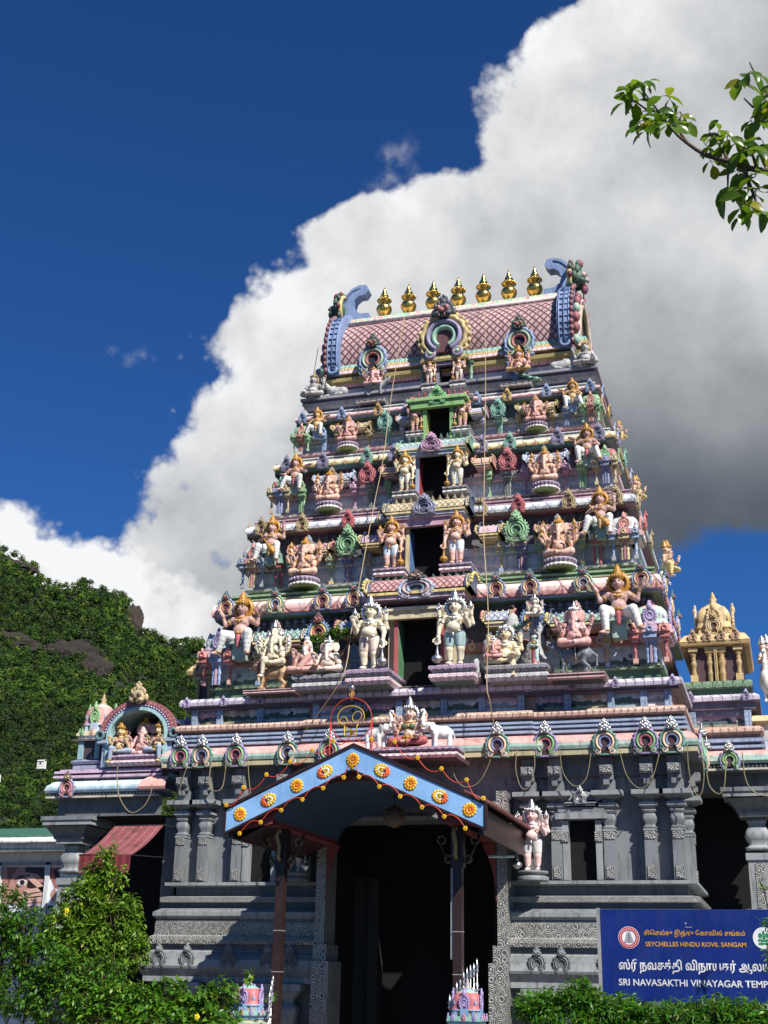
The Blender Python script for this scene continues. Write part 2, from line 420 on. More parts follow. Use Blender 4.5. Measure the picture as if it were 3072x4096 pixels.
# ------------------------------------------------------------------ soft bodies: signed-distance primitives blended and meshed
def sd_eval(p, X):
    t = p[0]
    if t == 'c':
        a, b = np.array(p[1], float), np.array(p[2], float); r1, r2 = p[3], p[4]
        ba = b - a; L = max(ba @ ba, 1e-9); h = np.clip(((X - a) @ ba) / L, 0, 1)
        return np.linalg.norm(X - a - h[..., None] * ba, axis=-1) - (r1 + (r2 - r1) * h)
    if t == 'e':
        q = X - np.array(p[1], float)
        if len(p) > 3 and isinstance(p[3], tuple): q = q @ np.array(Euler(p[3]).to_matrix())
        r = np.array(p[2], float); k0 = np.linalg.norm(q / r, axis=-1); k1 = np.linalg.norm(q / (r * r), axis=-1)
        return k0 * (k0 - 1) / np.maximum(k1, 1e-9)
    if t == 'b':
        q = np.abs(X - np.array(p[1], float)) - np.array(p[2], float)
        return np.linalg.norm(np.maximum(q, 0), axis=-1) + np.minimum(q.max(-1), 0) - p[3]
def sd_box(p):
    if p[0] == 'c':
        a, b = np.array(p[1], float), np.array(p[2], float); r = max(p[3], p[4]); return np.minimum(a, b) - r, np.maximum(a, b) + r
    if p[0] == 'e':
        c = np.array(p[1], float); r = np.full(3, max(p[2])) if len(p) > 3 and isinstance(p[3], tuple) else np.array(p[2], float); return c - r, c + r
    c = np.array(p[1], float); r = np.array(p[2], float) + p[3]; return c - r, c + r
def sdf_mesh(name, prims, h, k=.02, mat=None):
    bs = [sd_box(p) for p in prims]; pad = k + 2.5 * h
    lo = np.min([b[0] for b in bs], 0) - 2.5 * h; hi = np.max([b[1] for b in bs], 0) + 2.5 * h
    n = np.ceil((hi - lo) / h).astype(int) + 1
    V = np.full(n, 9., np.float32)
    ax = [lo[i] + np.arange(n[i]) * h for i in range(3)]
    for p, b in zip(prims, bs):
        i0 = np.maximum(((b[0] - pad - lo) / h).astype(int), 0); i1 = np.minimum(((b[1] + pad - lo) / h).astype(int) + 2, n)
        sl_ = tuple(slice(i0[i], i1[i]) for i in range(3))
        X = np.stack(np.meshgrid(*[ax[i][sl_[i]] for i in range(3)], indexing='ij'), -1)
        d = sd_eval(p, X).astype(np.float32); v = V[sl_]
        kk = p[-1]['k'] if isinstance(p[-1], dict) else k
        hh = np.maximum(kk - np.abs(d - v), 0) / kk
        V[sl_] = np.minimum(d, v) - hh * hh * kk * .25
    S = V < 0
    c = [S[a:n[0] - 1 + a, b:n[1] - 1 + b, d:n[2] - 1 + d] for a in (0, 1) for b in (0, 1) for d in (0, 1)]
    cnt = sum(x.astype(np.int8) for x in c); act = (cnt > 0) & (cnt < 8)
    idx = np.full(act.shape, -1, np.int64); ii = np.argwhere(act); idx[act] = np.arange(len(ii))
    P = np.zeros((len(ii), 3)); W = np.zeros(len(ii))
    for axn in range(3):
        o = [i for i in range(3) if i != axn]
        for a in (0, 1):
            for b in (0, 1):
                p0 = ii.copy(); p0[:, o[0]] += a; p0[:, o[1]] += b; p1 = p0.copy(); p1[:, axn] += 1
                v0 = V[tuple(p0.T)]; v1 = V[tuple(p1.T)]; mk = (v0 < 0) != (v1 < 0)
                t = np.where(mk, v0 / np.where(mk, v0 - v1, 1), 0); q = p0.astype(float); q[:, axn] += t
                P[mk] += q[mk]; W[mk] += 1
    P = lo + P / W[:, None] * h
    F = []
    for axn in range(3):
        o = [(axn + 1) % 3, (axn + 2) % 3]
        A = [slice(None)] * 3; B = [slice(None)] * 3; A[axn] = slice(0, n[axn] - 1); B[axn] = slice(1, n[axn])
        e = S[tuple(A)] != S[tuple(B)]; pos = np.argwhere(e); pos = pos[(pos[:, o[0]] > 0) & (pos[:, o[1]] > 0)]
        def g_(a, b): q = pos.copy(); q[:, o[0]] -= a; q[:, o[1]] -= b; return idx[tuple(q.T)]
        Q = np.stack([g_(1, 1), g_(0, 1), g_(0, 0), g_(1, 0)], 1); fl = S[tuple(pos.T)]
        Q[~fl] = Q[~fl][:, ::-1]; F.append(Q)
    F = np.concatenate(F); me = bpy.data.meshes.new(name); me.from_pydata(P.tolist(), [], F.tolist())
    me.polygons.foreach_set('use_smooth', [True] * len(F))
    if mat: me.materials.append(mat)
    me.update(); return me
# ------------------------------------------------------------------ carved ornaments, one mesh each, recoloured per copy
def lion_face(mb, c, s, m, m2, m3):
    """snarling guardian mask: bulging eyes, snout, fangs, leafy crest"""
    x, y, z = c
    mb.ball((x, y, z), (.2 * s, .15 * s, .19 * s), m, 12, 8)
    for q in (-1, 1):
        mb.ball((x + q * .085 * s, y - .12 * s, z + .03 * s), .065 * s, m2, 8, 6)
        mb.ball((x + q * .085 * s, y - .178 * s, z + .03 * s), .022 * s, m3, 6, 4)
        mb.ball((x + q * .17 * s, y - .02 * s, z + .12 * s), (.05 * s, .05 * s, .09 * s), m, 8, 5)
        mb.ball((x + q * .12 * s, y - .1 * s, z - .1 * s), (.085 * s, .07 * s, .06 * s), m, 8, 5)
        mb.lathe([(.018, .0), (.001, -.075)], x + q * .06 * s, y - .16 * s, z - .12 * s, m2, 5, s)
        mb.ball((x + q * .22 * s, y + .02 * s, z - .02 * s), (.06 * s, .05 * s, .1 * s), m, 7, 5)
    mb.ball((x, y - .17 * s, z - .045 * s), (.055 * s, .05 * s, .045 * s), m2, 8, 5)
    mb.ball((x, y - .1 * s, z - .17 * s), (.1 * s, .05 * s, .03 * s), m3, 8, 4)
    for k, (dx, dz, r) in enumerate(((0, .22, .085), (-.1, .19, .06), (.1, .19, .06), (-.05, .3, .05), (.05, .3, .05), (0, .36, .04))):
        mb.ball((x + dx * s, y - .02 * s, z + dz * s), (r * s, r * .8 * s, r * 1.15 * s), m, 8, 5)
S0 = [paint('777777'), paint('888888'), paint('999999'), paint('5b3a40'), paint('666666'), paint('dddddd'), paint('2a2a2a')]
def arch_mesh(nm, head=True, flames=False):
    mb = MB(); o, mi, inn, ni, hd, ey, bk = S0
    a0, a1 = R(-62), R(242); N = 44
    def bandz(r0, r1, dep, m, sc=0, y0=0.):
        rows = []
        for i in range(N + 1):
            a = a0 + (a1 - a0) * i / N; k = 1 + (sc * abs(math.sin((a - a0) / (a1 - a0) * math.pi * 11)) if sc else 0)
            row = []
            for t, yy in ((0, 0), (.12, -.75), (.35, -1), (.65, -1), (.88, -.75), (1, 0)):
                r = (r0 + (r1 * k - r0) * t); row.append((r * math.cos(a), y0 + yy * dep, .47 + r * math.sin(a)))
            rows.append(row[::-1])
        mb.grid(rows, m)
        mb.face(rows[0], m); mb.face(rows[-1][::-1], m)
    bandz(.385, .47, .10, o, .13); bandz(.27, .385, .14, mi); bandz(.165, .27, .10, inn)
    pts = [(.37 * math.cos(a0 + (a1 - a0) * i / 30), -.015, .47 + .37 * math.sin(a0 + (a1 - a0) * i / 30)) for i in range(31)]
    mb.face(pts, ni)
    for q in (-1, 1):
        mb.torus((q * .28, -.06, .1), (0, 1, 0), .085, .042, mi, 12, 6); mb.ball((q * .28, -.08, .1), .045, inn, 7, 5)
        mb.torus((q * .40, -.05, .2), (0, 1, 0), .06, .03, o, 10, 5)
    mb.box(-.46, .46, -.05, .1, -.03, .03, o)
    if flames:
        for i in range(17):
            a = R(-30) + R(240) * i / 16; r = .53
            mb.ball((r * math.cos(a), -.03, .47 + r * math.sin(a)), (.045, .04, .06), o, 7, 5)
    if head: lion_face(mb, (0, -.08, 1.02), .95, hd, ey, bk)
    return mb.mesh(nm)
ARCH = arch_mesh('arch_ornament'); ARCH_FL = arch_mesh('arch_ornament', True, True)
def arch(parent, x, y, z, wid, cols, name='arch_ornament', rz=0., me=None):
    """cols: outer, mid, inner, niche, head[, eyes, pupils]; paint colours or materials"""
    me = me or ARCH
    ms = [c if not isinstance(c, str) else paint(c) for c in cols] + S0[len(cols):]
    return inst(name, me, parent, (x, y, z), rz, wid, ms)
def mono(c, dark='6a3c40'): return [c, c, c, dark, c, c, '3a3230']
def pillar_mesh(nm, sq=.0, seg=12):
    mb = MB(); a, b = S0[0], S0[1]
    mb.box(-.17, .17, -.17, .17, 0, .2, b)
    mb.lathe([(.11, .2), (.13, .24), (.1, .3), (.1, .42), (.135, .48), (.15, .54), (.12, .6), (.085, .63), (.12, .66), (.12, .69), (.08, .71), (.13, .77), (.165, .82), (.13, .85)], 0, 0, 0, a, seg)
    mb.box(-.16, .16, -.16, .16, .85, .89, a); mb.box(-.22, .22, -.22, .22, .89, 1, b)
    return mb.mesh(nm)
PILLAR = pillar_mesh('pillar')
def pillar2_mesh(nm):
    mb = MB(); a, b = S0[0], S0[1]
    for q in (-1, 1):
        x = q * .2
        mb.lathe([(.1, 0), (.1, .2), (.12, .24), (.09, .3), (.09, .45), (.125, .52), (.13, .58), (.09, .64), (.12, .68), (.075, .71), (.12, .8), (.15, .85)], x, 0, 0, a, 10)
        mb.box(x - .15, x + .15, -.15, .15, .85, .92, a)
    mb.box(-.05, -.012, -.2, .1, 0, .92, b); mb.box(.012, .05, -.2, .1, 0, .92, b)
    mb.box(-.37, .37, -.2, .18, .92, 1, b)
    return mb.mesh(nm)
PILLAR2 = pillar2_mesh('paired_pillar')
def balu_mesh():
    mb = MB(); m = S0[0]
    mb.lathe([(.2, 0), (.3, .06), (.18, .12), (.12, .2), (.3, .36), (.34, .5), (.22, .62), (.1, .68), (.2, .74), (.1, .86), (.02, 1.05)], 0, 0, 0, m, 10)
    return mb.mesh('baluster')
BALU = balu_mesh()
def pavilion_mesh(nm, gold=False):
    """square corner pavilion: entablature with small arches, neck, bulbous roof, finial (unit width, height about 1)"""
    mb = MB(); en, nk, dm, ku, fi, tr = S0[:6]
    mb.box(-.5, .5, -.5, .5, 0, .09, tr); mb.box(-.56, .56, -.56, .56, .09, .15, en); mb.box(-.52, .52, -.52, .52, .15, .2, en)
    for ax in range(4):
        for q in (-.36, 0, .36):
            o = MB(); o.torus((q, -.56, .16), (0, 1, 0), .055, .028, ku if q else dm, 10, 5); o.ball((q, -.57, .16), .035, ku, 7, 4); o.ball((q, -.56, .245), (.03, .03, .035), ku, 6, 4)
            mb.add(o, rz=ax * math.pi / 2)
    mb.box(-.4, .4, -.4, .4, .2, .33, nk)
    for ax in range(4):
        o = MB()
        for q in (-.3, -.1, .1, .3): o.box(q - .05, q + .05, -.43, -.39, .2, .33, tr)
        mb.add(o, rz=ax * math.pi / 2)
    mb.lathe([(.47, .33, tr), (.47, .36, dm), (.44, .38, dm), (.42, .46, dm), (.435, .56, dm), (.4, .66, dm), (.31, .75, en), (.2, .8, en), (.18, .82, tr), (.12, .84)], 0, 0, 0, dm, 24, 1, .72, True, R(45) * 0)
    for ax in range(4):
        o = MB()
        for i in range(14):
            a = R(-55) + R(290) * i / 13; o.ball((.15 * math.cos(a), -.47, .52 + .16 * math.sin(a)), (.045, .04, .045), ku, 6, 4)
        o.torus((0, -.47, .52), (0, 1, 0), .085, .03, ku, 12, 5); o.ball((0, -.455, .5), (.06, .02, .1), S0[3], 7, 5)
        o.ball((0, -.48, .73), (.075, .06, .08), ku, 8, 5); o.ball((0, -.47, .81), (.05, .04, .06), ku, 7, 4); o.box(-.13, .13, -.5, -.42, .2, .38, tr)
        for q in (-1, 1): o.ball((q * .36, -.34, .52), (.06, .06, .09), tr, 7, 5)
        mb.add(o, rz=ax * math.pi / 2)
    mb.lathe([(.12, .84), (.13, .87), (.06, .9), (.11, .95), (.05, 1.0), (.06, 1.02), (.005, 1.1)], 0, 0, 0, fi, 10)
    return mb.mesh(nm)
PAV = pavilion_mesh('corner_pavilion')
def pavilion(parent, x, y, z, wd, ht, cols, name='corner_pavilion', dp=None):
    ms = [c if not isinstance(c, str) else paint(c) for c in cols] + [paint('4a2c30')] * 0
    ms = [ms[0], ms[1], ms[2], ms[3], ms[4], ms[5], paint('5b3a40')]
    # slot order of the mesh follows first use
    me = PAV; names = {S0[0]: ms[0], S0[1]: ms[1], S0[2]: ms[2], S0[3]: ms[3], S0[4]: ms[4], S0[5]: ms[5]}
    return inst(name, me, parent, (x, y, z), 0, (wd, dp or wd, ht), [names.get(m, m) for m in me.materials])
def slots(me, cols):
    """materials in the mesh's own slot order for colours given in S0 order"""
    ms = [c if not isinstance(c, str) else paint(c) for c in cols]
    return [ms[S0.index(m)] if m in S0 and S0.index(m) < len(ms) else m for m in me.materials]
def shala(parent, x, y, z, L, r, roof, frame, stripe, bead, trim, name='barrel_roof', hr=1.0, ridge=None, rows=2, curl=True):
    """oblong barrel-roofed pavilion seen from its long side; r = radius of the vault, y = front of its eave"""
    mb = MB(); cy = y + r
    e = r * .16
    mb.box(-L / 2 + .02, L / 2 - .02, -e, 2 * r, 0, r * .22, trim); mb.box(-L / 2, L / 2, -e * 1.7, 2 * r, r * .22, r * .36, stripe)
    prof = []
    for i in range(15):
        a = math.pi * (1.06 - i / 14 * 1.06) ; prof.append((r - r * 1.05 * -math.cos(a) * -1, r * .36 + r * hr * (math.sin(a) + .18)))
    rowsv = []
    for yy, zz in prof: rowsv.append([(-L / 2, yy, zz), (L / 2, yy, zz)])
    arc = [0]
    for i in range(1, 15): arc.append(arc[-1] + math.hypot(prof[i][0] - prof[i - 1][0], prof[i][1] - prof[i - 1][1]))
    mb.grid(rowsv[::-1], roof, lambda i, j: (j * L, arc[14 - i]))
    n = max(3, int(L / (r * .42)))
    for i in range(n):
        xx = -L / 2 + L * (i + .5) / n
        mb.ball((xx, r, r * .36 + r * hr * 1.2), (r * .11, r * .11, r * .16), ridge or trim, 7, 4)
    for q in (-1, 1):
        # end frame: thick horseshoe plate with stripes and a row of beads, curled tip
        for (t0, t1, rs, m) in ((0, .10, 1.10, frame), (.10, .15, 1.13, stripe), (.15, .25, 1.10, frame), (.25, .29, 1.13, stripe), (.29, .34, 1.08, frame)):
            x0, x1 = q * (L / 2 - .05 * r + t0 * r), q * (L / 2 - .05 * r + t1 * r)
            outer0 = []; outer1 = []
            for yy, zz in prof:
                dy, dz = (yy - r) * rs, (zz - r * .36) * rs
                outer0.append((x0, r + dy, r * .3 + dz)); outer1.append((x1, r + dy, r * .3 + dz))
            rw = [outer0, outer1]
            mb.grid([outer1, outer0] if q > 0 else [outer0, outer1], m, None)
            mb.face(outer1 if q < 0 else outer1[::-1], m)
            mb.face(outer0[::-1] if q < 0 else outer0, m)
        for i in range(1, 14, 1):
            yy, zz = prof[i]; mb.ball((q * (L / 2 + .33 * r), r + (yy - r) * 1.1, r * .32 + (zz - r * .36) * 1.1), r * .1, bead, 7, 4)
        if curl:
            top = r * .3 + r * hr * 1.2 * 1.1
            mb.tube([(q * (L / 2 + .1 * r), r, top - .05 * r), (q * (L / 2 + .16 * r), r, top + .18 * r), (q * (L / 2 + .1 * r), r, top + .34 * r), (q * (L / 2 - .05 * r), r, top + .36 * r), (q * (L / 2 - .1 * r), r, top + .26 * r)], .06 * r, frame, 6, rr=[.12 * r, .1 * r, .08 * r, .06 * r, .04 * r])
        mb.tube([(q * (L / 2 + .12 * r), -.16 * r, r * .36), (q * (L / 2 + .12 * r), -.24 * r, r * .5), (q * (L / 2 + .12 * r), -.16 * r, r * .6), (q * (L / 2 + .12 * r), -.06 * r, r * .5)], .06 * r, stripe, 6)
    return mb.build(name, parent, (x, y, z))
# ------------------------------------------------------------------ ground
GRAVEL = newmat('asphalt'); _m, _n = GRAVEL
c_, b_ = weather(_n, (.06, .06, .058), .2); finish(_n, c_, .9, bump=b_, bstr=.5)
mb = MB(); mb.face([(-1500, -900, 0), (1500, -900, 0), (1500, 1500, 0), (-1500, 1500, 0)], _m); struct(mb.build('ground'))
mb = MB(); mb.sweep([(-9, -5.5), (9, -5.5)], [(0, .02, paint('8a8784')), (0, .12, paint('8a8784'))], False)
mb.face([(-9, -5.5, .12), (9, -5.5, .12), (9, 7, .12), (-9, 7, .12)], paint('8a8784')); struct(mb.build('pavement'))
# ------------------------------------------------------------------ gateway tower: stone base
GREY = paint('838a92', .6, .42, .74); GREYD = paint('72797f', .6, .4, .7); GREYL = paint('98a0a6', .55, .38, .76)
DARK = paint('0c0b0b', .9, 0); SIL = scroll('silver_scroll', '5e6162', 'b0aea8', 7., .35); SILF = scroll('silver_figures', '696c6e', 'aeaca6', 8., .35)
SILB = scroll('silver_lace', '6a6c6d', 'b4b2ac', 22., .35)
tower = tag(empty('gateway_tower', (0, 0, 0)), 'tall tapering temple gateway with a grey stone base and painted tiers crowded with figures', 'temple tower')
YB = 6.2
def base_block(sgn):
    mb = MB()
    x0, x1 = (1.56, 4.17) if sgn > 0 else (-4.17, -1.56)
    pl = [(x0, .5), (x1, .5), (x1, YB)] if sgn > 0 else [(x0, YB), (x0, .5), (x1, .5)]
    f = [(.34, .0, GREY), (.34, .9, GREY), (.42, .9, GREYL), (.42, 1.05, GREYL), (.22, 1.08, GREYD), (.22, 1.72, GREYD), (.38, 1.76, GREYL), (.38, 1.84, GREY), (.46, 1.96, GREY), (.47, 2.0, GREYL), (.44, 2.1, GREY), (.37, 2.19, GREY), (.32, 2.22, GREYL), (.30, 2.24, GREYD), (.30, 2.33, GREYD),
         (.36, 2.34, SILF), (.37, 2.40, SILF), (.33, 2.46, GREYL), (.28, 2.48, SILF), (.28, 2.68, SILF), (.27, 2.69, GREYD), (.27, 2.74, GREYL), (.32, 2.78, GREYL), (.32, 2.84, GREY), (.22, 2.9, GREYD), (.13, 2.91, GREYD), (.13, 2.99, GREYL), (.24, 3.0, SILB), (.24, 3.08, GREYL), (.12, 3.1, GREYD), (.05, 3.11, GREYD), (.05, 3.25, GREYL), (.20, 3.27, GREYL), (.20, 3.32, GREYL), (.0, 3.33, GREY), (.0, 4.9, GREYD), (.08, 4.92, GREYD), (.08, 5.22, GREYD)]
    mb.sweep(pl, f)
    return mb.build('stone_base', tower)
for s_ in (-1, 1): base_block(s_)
mb = MB(); mb.box(-1.56, 1.56, .5, .95, 4.28, 5.22, GREY); mb.box(-1.5, 1.5, .44, .5, 4.3, 4.36, GREYL)
mb.build('lintel', tower)
mb = MB(); mb.box(-1.5, 1.5, 2.0, 2.1, .12, 3.6, DARK); mb.box(-1.555, 1.555, .96, 5.5, 4.29, 4.5, paint('0c0b0b', .9, 0));  # near-black sheet and linings stand in for the passage's deep shade
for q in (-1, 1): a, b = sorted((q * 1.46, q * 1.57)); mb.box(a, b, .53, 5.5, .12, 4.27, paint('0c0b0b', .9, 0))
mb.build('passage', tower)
def petal_plate(mb, x, y, z0, z1, w_, m):
    mb.box(x - w_ / 2, x + w_ / 2, y - .035, y, z0, z1, m)
def stone_pilaster(nm):
    """slender stone pilaster: silver lion plate, shaft, tassel band, pot, two capitals"""
    mb = MB(); a, sv = GREY, SILF
    mb.box(-.09, .09, -.1, .1, 0, .76, a); mb.box(-.06, .06, -.118, -.1, .02, .2, sv)
    mb.box(-.08, .08, -.112, -.1, .6, .72, sv); mb.box(-.1, .1, -.116, .1, .722, .75, GREYL)
    mb.lathe([(.1, .76), (.115, .78), (.08, .80), (.08, .82), (.105, .87), (.112, .92), (.095, .97), (.085, 1.0), (.115, 1.02), (.115, 1.04), (.08, 1.05)], 0, 0, 0, a, 24, 1, .8)
    mb.lathe([(.12, 1.05, a), (.18, 1.09, GREYL), (.2, 1.10, GREYL), (.2, 1.15, GREYL), (.13, 1.16, a), (.13, 1.19, a), (.3, 1.25, GREYL), (.34, 1.26, GREYL), (.34, 1.33, GREYL), (.12, 1.331)], 0, 0, 0, a, 4, 1., 0, False, R(45))
    mb.box(-.12, .12, -.1, .1, 1.331, 1.5, a); mb.box(-.1, .1, -.17, .08, 1.5, 1.58, a); mb.box(-.1, .1, -.24, .08, 1.58, 1.72, a); mb.box(-.09, .09, -.252, -.24, 1.6, 1.71, sv); mb.box(-.045, .045, -.2, 0, 1.42, 1.499, a)
    mb.box(-.1, .1, -.1, .08, 1.72, 1.86, a)
    return mb.mesh(nm)
STONEP = stone_pilaster('stone_pilaster')
for x in (4.02, 3.6, 2.98, 2.17, 1.74):
    for s_ in (-1, 1): inst('stone_pilaster', STONEP, tower, (s_ * x * 1.0 + s_ * .12, .4, 3.33))
for s_ in (-1, 1): inst('stone_pilaster', STONEP, tower, (s_ * 4.22, 1.25, 3.33), R(90) * s_)
for s_ in (-1, 1):
    for x in (1.98, 2.4, 3.1, 3.72):                                   # squat plinth columns
        mb = MB(); mb.lathe([(.13, 0), (.13, .2), (.17, .3), (.17, .36), (.1, .42), (.1, .48), (.2, .58), (.2, .66)], 0, 0, 0, GREY, 16, 1, .7)
        mb.box(-.24, .24, -.2, .1, .60, .7, GREYL); mb.build('plinth_column', tower, (s_ * x, .16, 1.05))
    for x in (1.98, 2.35, 3.02, 3.75, 4.25):
        arch(tower, s_ * x, .05, 1.98, .27, [GREYD, GREY, GREYD, GREYD, GREY, GREYL, GREYD])
    # blind niche with its little roof
    mb = MB(); x = s_ * 2.68
    mb.box(x - .2, x + .2, .462, .498, 3.34, 4.3, DARK)  # black panel painted in place of the recess's shadow
    for q in (-1, 1): mb.box(x + q * .26 - .05, x + q * .26 + .05, .3, .5, 3.33, 4.22, GREYL); mb.box(x + q * .26 - .06, x + q * .26 + .06, .28, .32, 3.9, 4.05, SILF)
    mb.box(x - .4, x + .4, .24, .5, 4.24, 4.33, GREYL); mb.box(x - .36, x + .36, .28, .5, 4.33, 4.42, GREY)
    mb.build('blind_niche', tower)
    shala(tower, x, .27, 4.44, .5, .16, GREY, SILF, GREYL, SILVER, GREYD, 'niche_roof', curl=False)
    arch(tower, x, .22, 4.47, .2, [SILVER, SILF, SILVER, GREYD, SILVER, SILVER, GREYD])
    # carved silver jamb, three widening steps
    mb = MB()
    for (xa, xb, z0, z1, yy) in ((1.395, 1.555, 2.35, 4.66, .0), (1.33, 1.553, 2.1, 2.348, -.05), (1.27, 1.551, .12, 2.098, -.1)):
        a, b = sorted((s_ * xa, s_ * xb)); mb.box(a, b, yy, .52, z0, z1, SIL)
    mb.build('carved_jamb', tower)
    mb = MB(); a, b = sorted((s_ * 1.0, s_ * 1.18)); mb.box(a, b, 1.6, 1.9, .12, 3.49, paint('26282a', .8, 0)); a, b = sorted((s_ * 1.181, s_ * 1.56)); mb.box(a, b, 1.7, 1.95, .12, 3.49, paint('24282a', .8, 0)); mb.build('inner_jamb', tower)  # jamb colour darkened to carry the shade of the passage
mb = MB(); mb.box(-1.45, 1.45, 1.62, 1.9, 3.5, 4.28, DARK); mb.build('inner_lintel', tower)  # black lintel, its shade put into the colour
# ------------------------------------------------------------------ great cornice and frieze above the base
PINKK = band2('cornice_rose', '8ab4a8', 'd8938e', .16, .02, 2.6, '8a4a50'); YEL = paint('b4a878'); BLUE = paint('8ea4ca'); BLUED = paint('4f5c84'); WHB = paint('c9d4e6')
TERRA = petals('torus_petals', 'c6957e', 'e0bca8', 9., .17, '8a4a38'); LILAC = petals('lilac_petals', 'b8aec8', 'cfc8dc', 7., .17, '6b5a8a'); LILD = paint('716880'); TERD = paint('a8806c')  # LILD is lilac with shade in its colour, for under the lip
mb = MB()
pl = bay(4.26, .40, 1.86, .07)
mb.sweep(pl, [(.02, 5.2, GREYD), (.26, 5.215, YEL), (.26, 5.285, YEL), (.22, 5.29, PINKK), (.275, 5.31, PINKK), (.29, 5.36, PINKK), (.275, 5.42, PINKK), (.22, 5.49, PINKK), (.15, 5.54, PINKK), (.11, 5.555, BLUED), (.07, 5.56, BLUED), (.07, 5.59, WHB), (.13, 5.60, BLUE), (.13, 5.635, BLUED), (.06, 5.64, BLUED), (.06, 5.67, WHB), (.12, 5.68, BLUE), (.12, 5.715, BLUED), (.05, 5.72, BLUED), (.05, 5.745, WHB), (.1, 5.755, BLUE), (.1, 5.79, BLUED), (.02, 5.80, TERD), (.02, 5.83, TERD), (.07, 5.84, TERRA), (.12, 5.87, TERRA), (.13, 5.92, TERRA), (.1, 5.96, TERRA), (.05, 5.98, TERD), (-.1, 5.985, TERD), (-.1, 6.245, LILD), (.02, 6.25, LILD), (.0, 6.29, LILD), (.09, 6.31, LILAC), (.1, 6.37, LILAC), (.07, 6.43, LILAC), (.0, 6.44, LILD), (-.1, 6.445)])
cornice = mb.build('cornice', tower)
KA = ['4f8f86', 'e3bd92', '6f80b8', '4a2f38', SILVER, SILVER, '303030']; KB = ['8f7fb8', '6fb06a', 'c8607a', '4a2f38', SILVER, SILVER, '303030']
for i, x in enumerate((4.15, 3.75, 3.12, 2.18, 1.42)):
    for s_ in (-1, 1):
        arch(tower, s_ * x, .10 if x > 1.9 else .03, 5.2, .40, (KA if (i % 2 == (0 if s_ > 0 else 1)) else KB))
for q in range(4):
    for s_ in (-1, 1): arch(tower, s_ * 4.53, .75 + q * 1.2, 5.2, .40, KA if q % 2 else KB, rz=R(90) * s_)
POST = petals('frieze_post', '6f8fb6', '89a6cc', 14., .08, '3a4a70')
PANEL = [painting('frieze_dusk', 'd88a8a', '4a6aa8', '3a5a6a', '8a8a70', 1), painting('frieze_dawn', 'e0b088', '7a6a5a', '3f5a44', '9aa070', 2), painting('frieze_lake', 'c8d4dc', '56789c', '3f5e54', '8fa8b0', 3), painting('frieze_snow', 'e6c0c0', '8a7a9a', '8f949c', 'd8d8d4', 4)]
posts = (-4.1, -3.62, -2.85, -1.8, -1.05, -.32, .45, 1.1, 1.75, 2.5, 3.2, 3.72, 4.1)
for i, x in enumerate(posts):
    yy = .40 + .1 if abs(x) > 1.9 else .33 + .1
    mb = MB(); mb.box(x - .055, x + .055, yy - .085, yy - .002, 5.987, 6.244, POST); mb.build('frieze_post', tower)
    if i < len(posts) - 1:
        xb = posts[i + 1]; mb = MB(); xm = 1.86 if x < 1.86 < xb else (-1.86 if x < -1.86 < xb else None)
        xa, xc = x + .06, xb - .06
        if xm: xa, xc = ((x + .06, xm - .11) if xm < 0 else (xm + .11, xb - .06))
        yy2 = .40 + .1 if abs((xa + xc) / 2) > 1.9 else .33 + .1
        mb.box(xa, xc, yy2 - .012, yy2 - .001, 5.995, 6.24, PANEL[i % 4]); mb.build('painted_panel', tower)
for x in (-4.2, -3.5, -2.8, -1.9, 1.9, 2.6, 3.3, 4.2): arch(tower, x, .285 if abs(x) > 1.86 else .21, 6.29, .13, mono('a898c8', '6b5a8a'), 'small_arch')
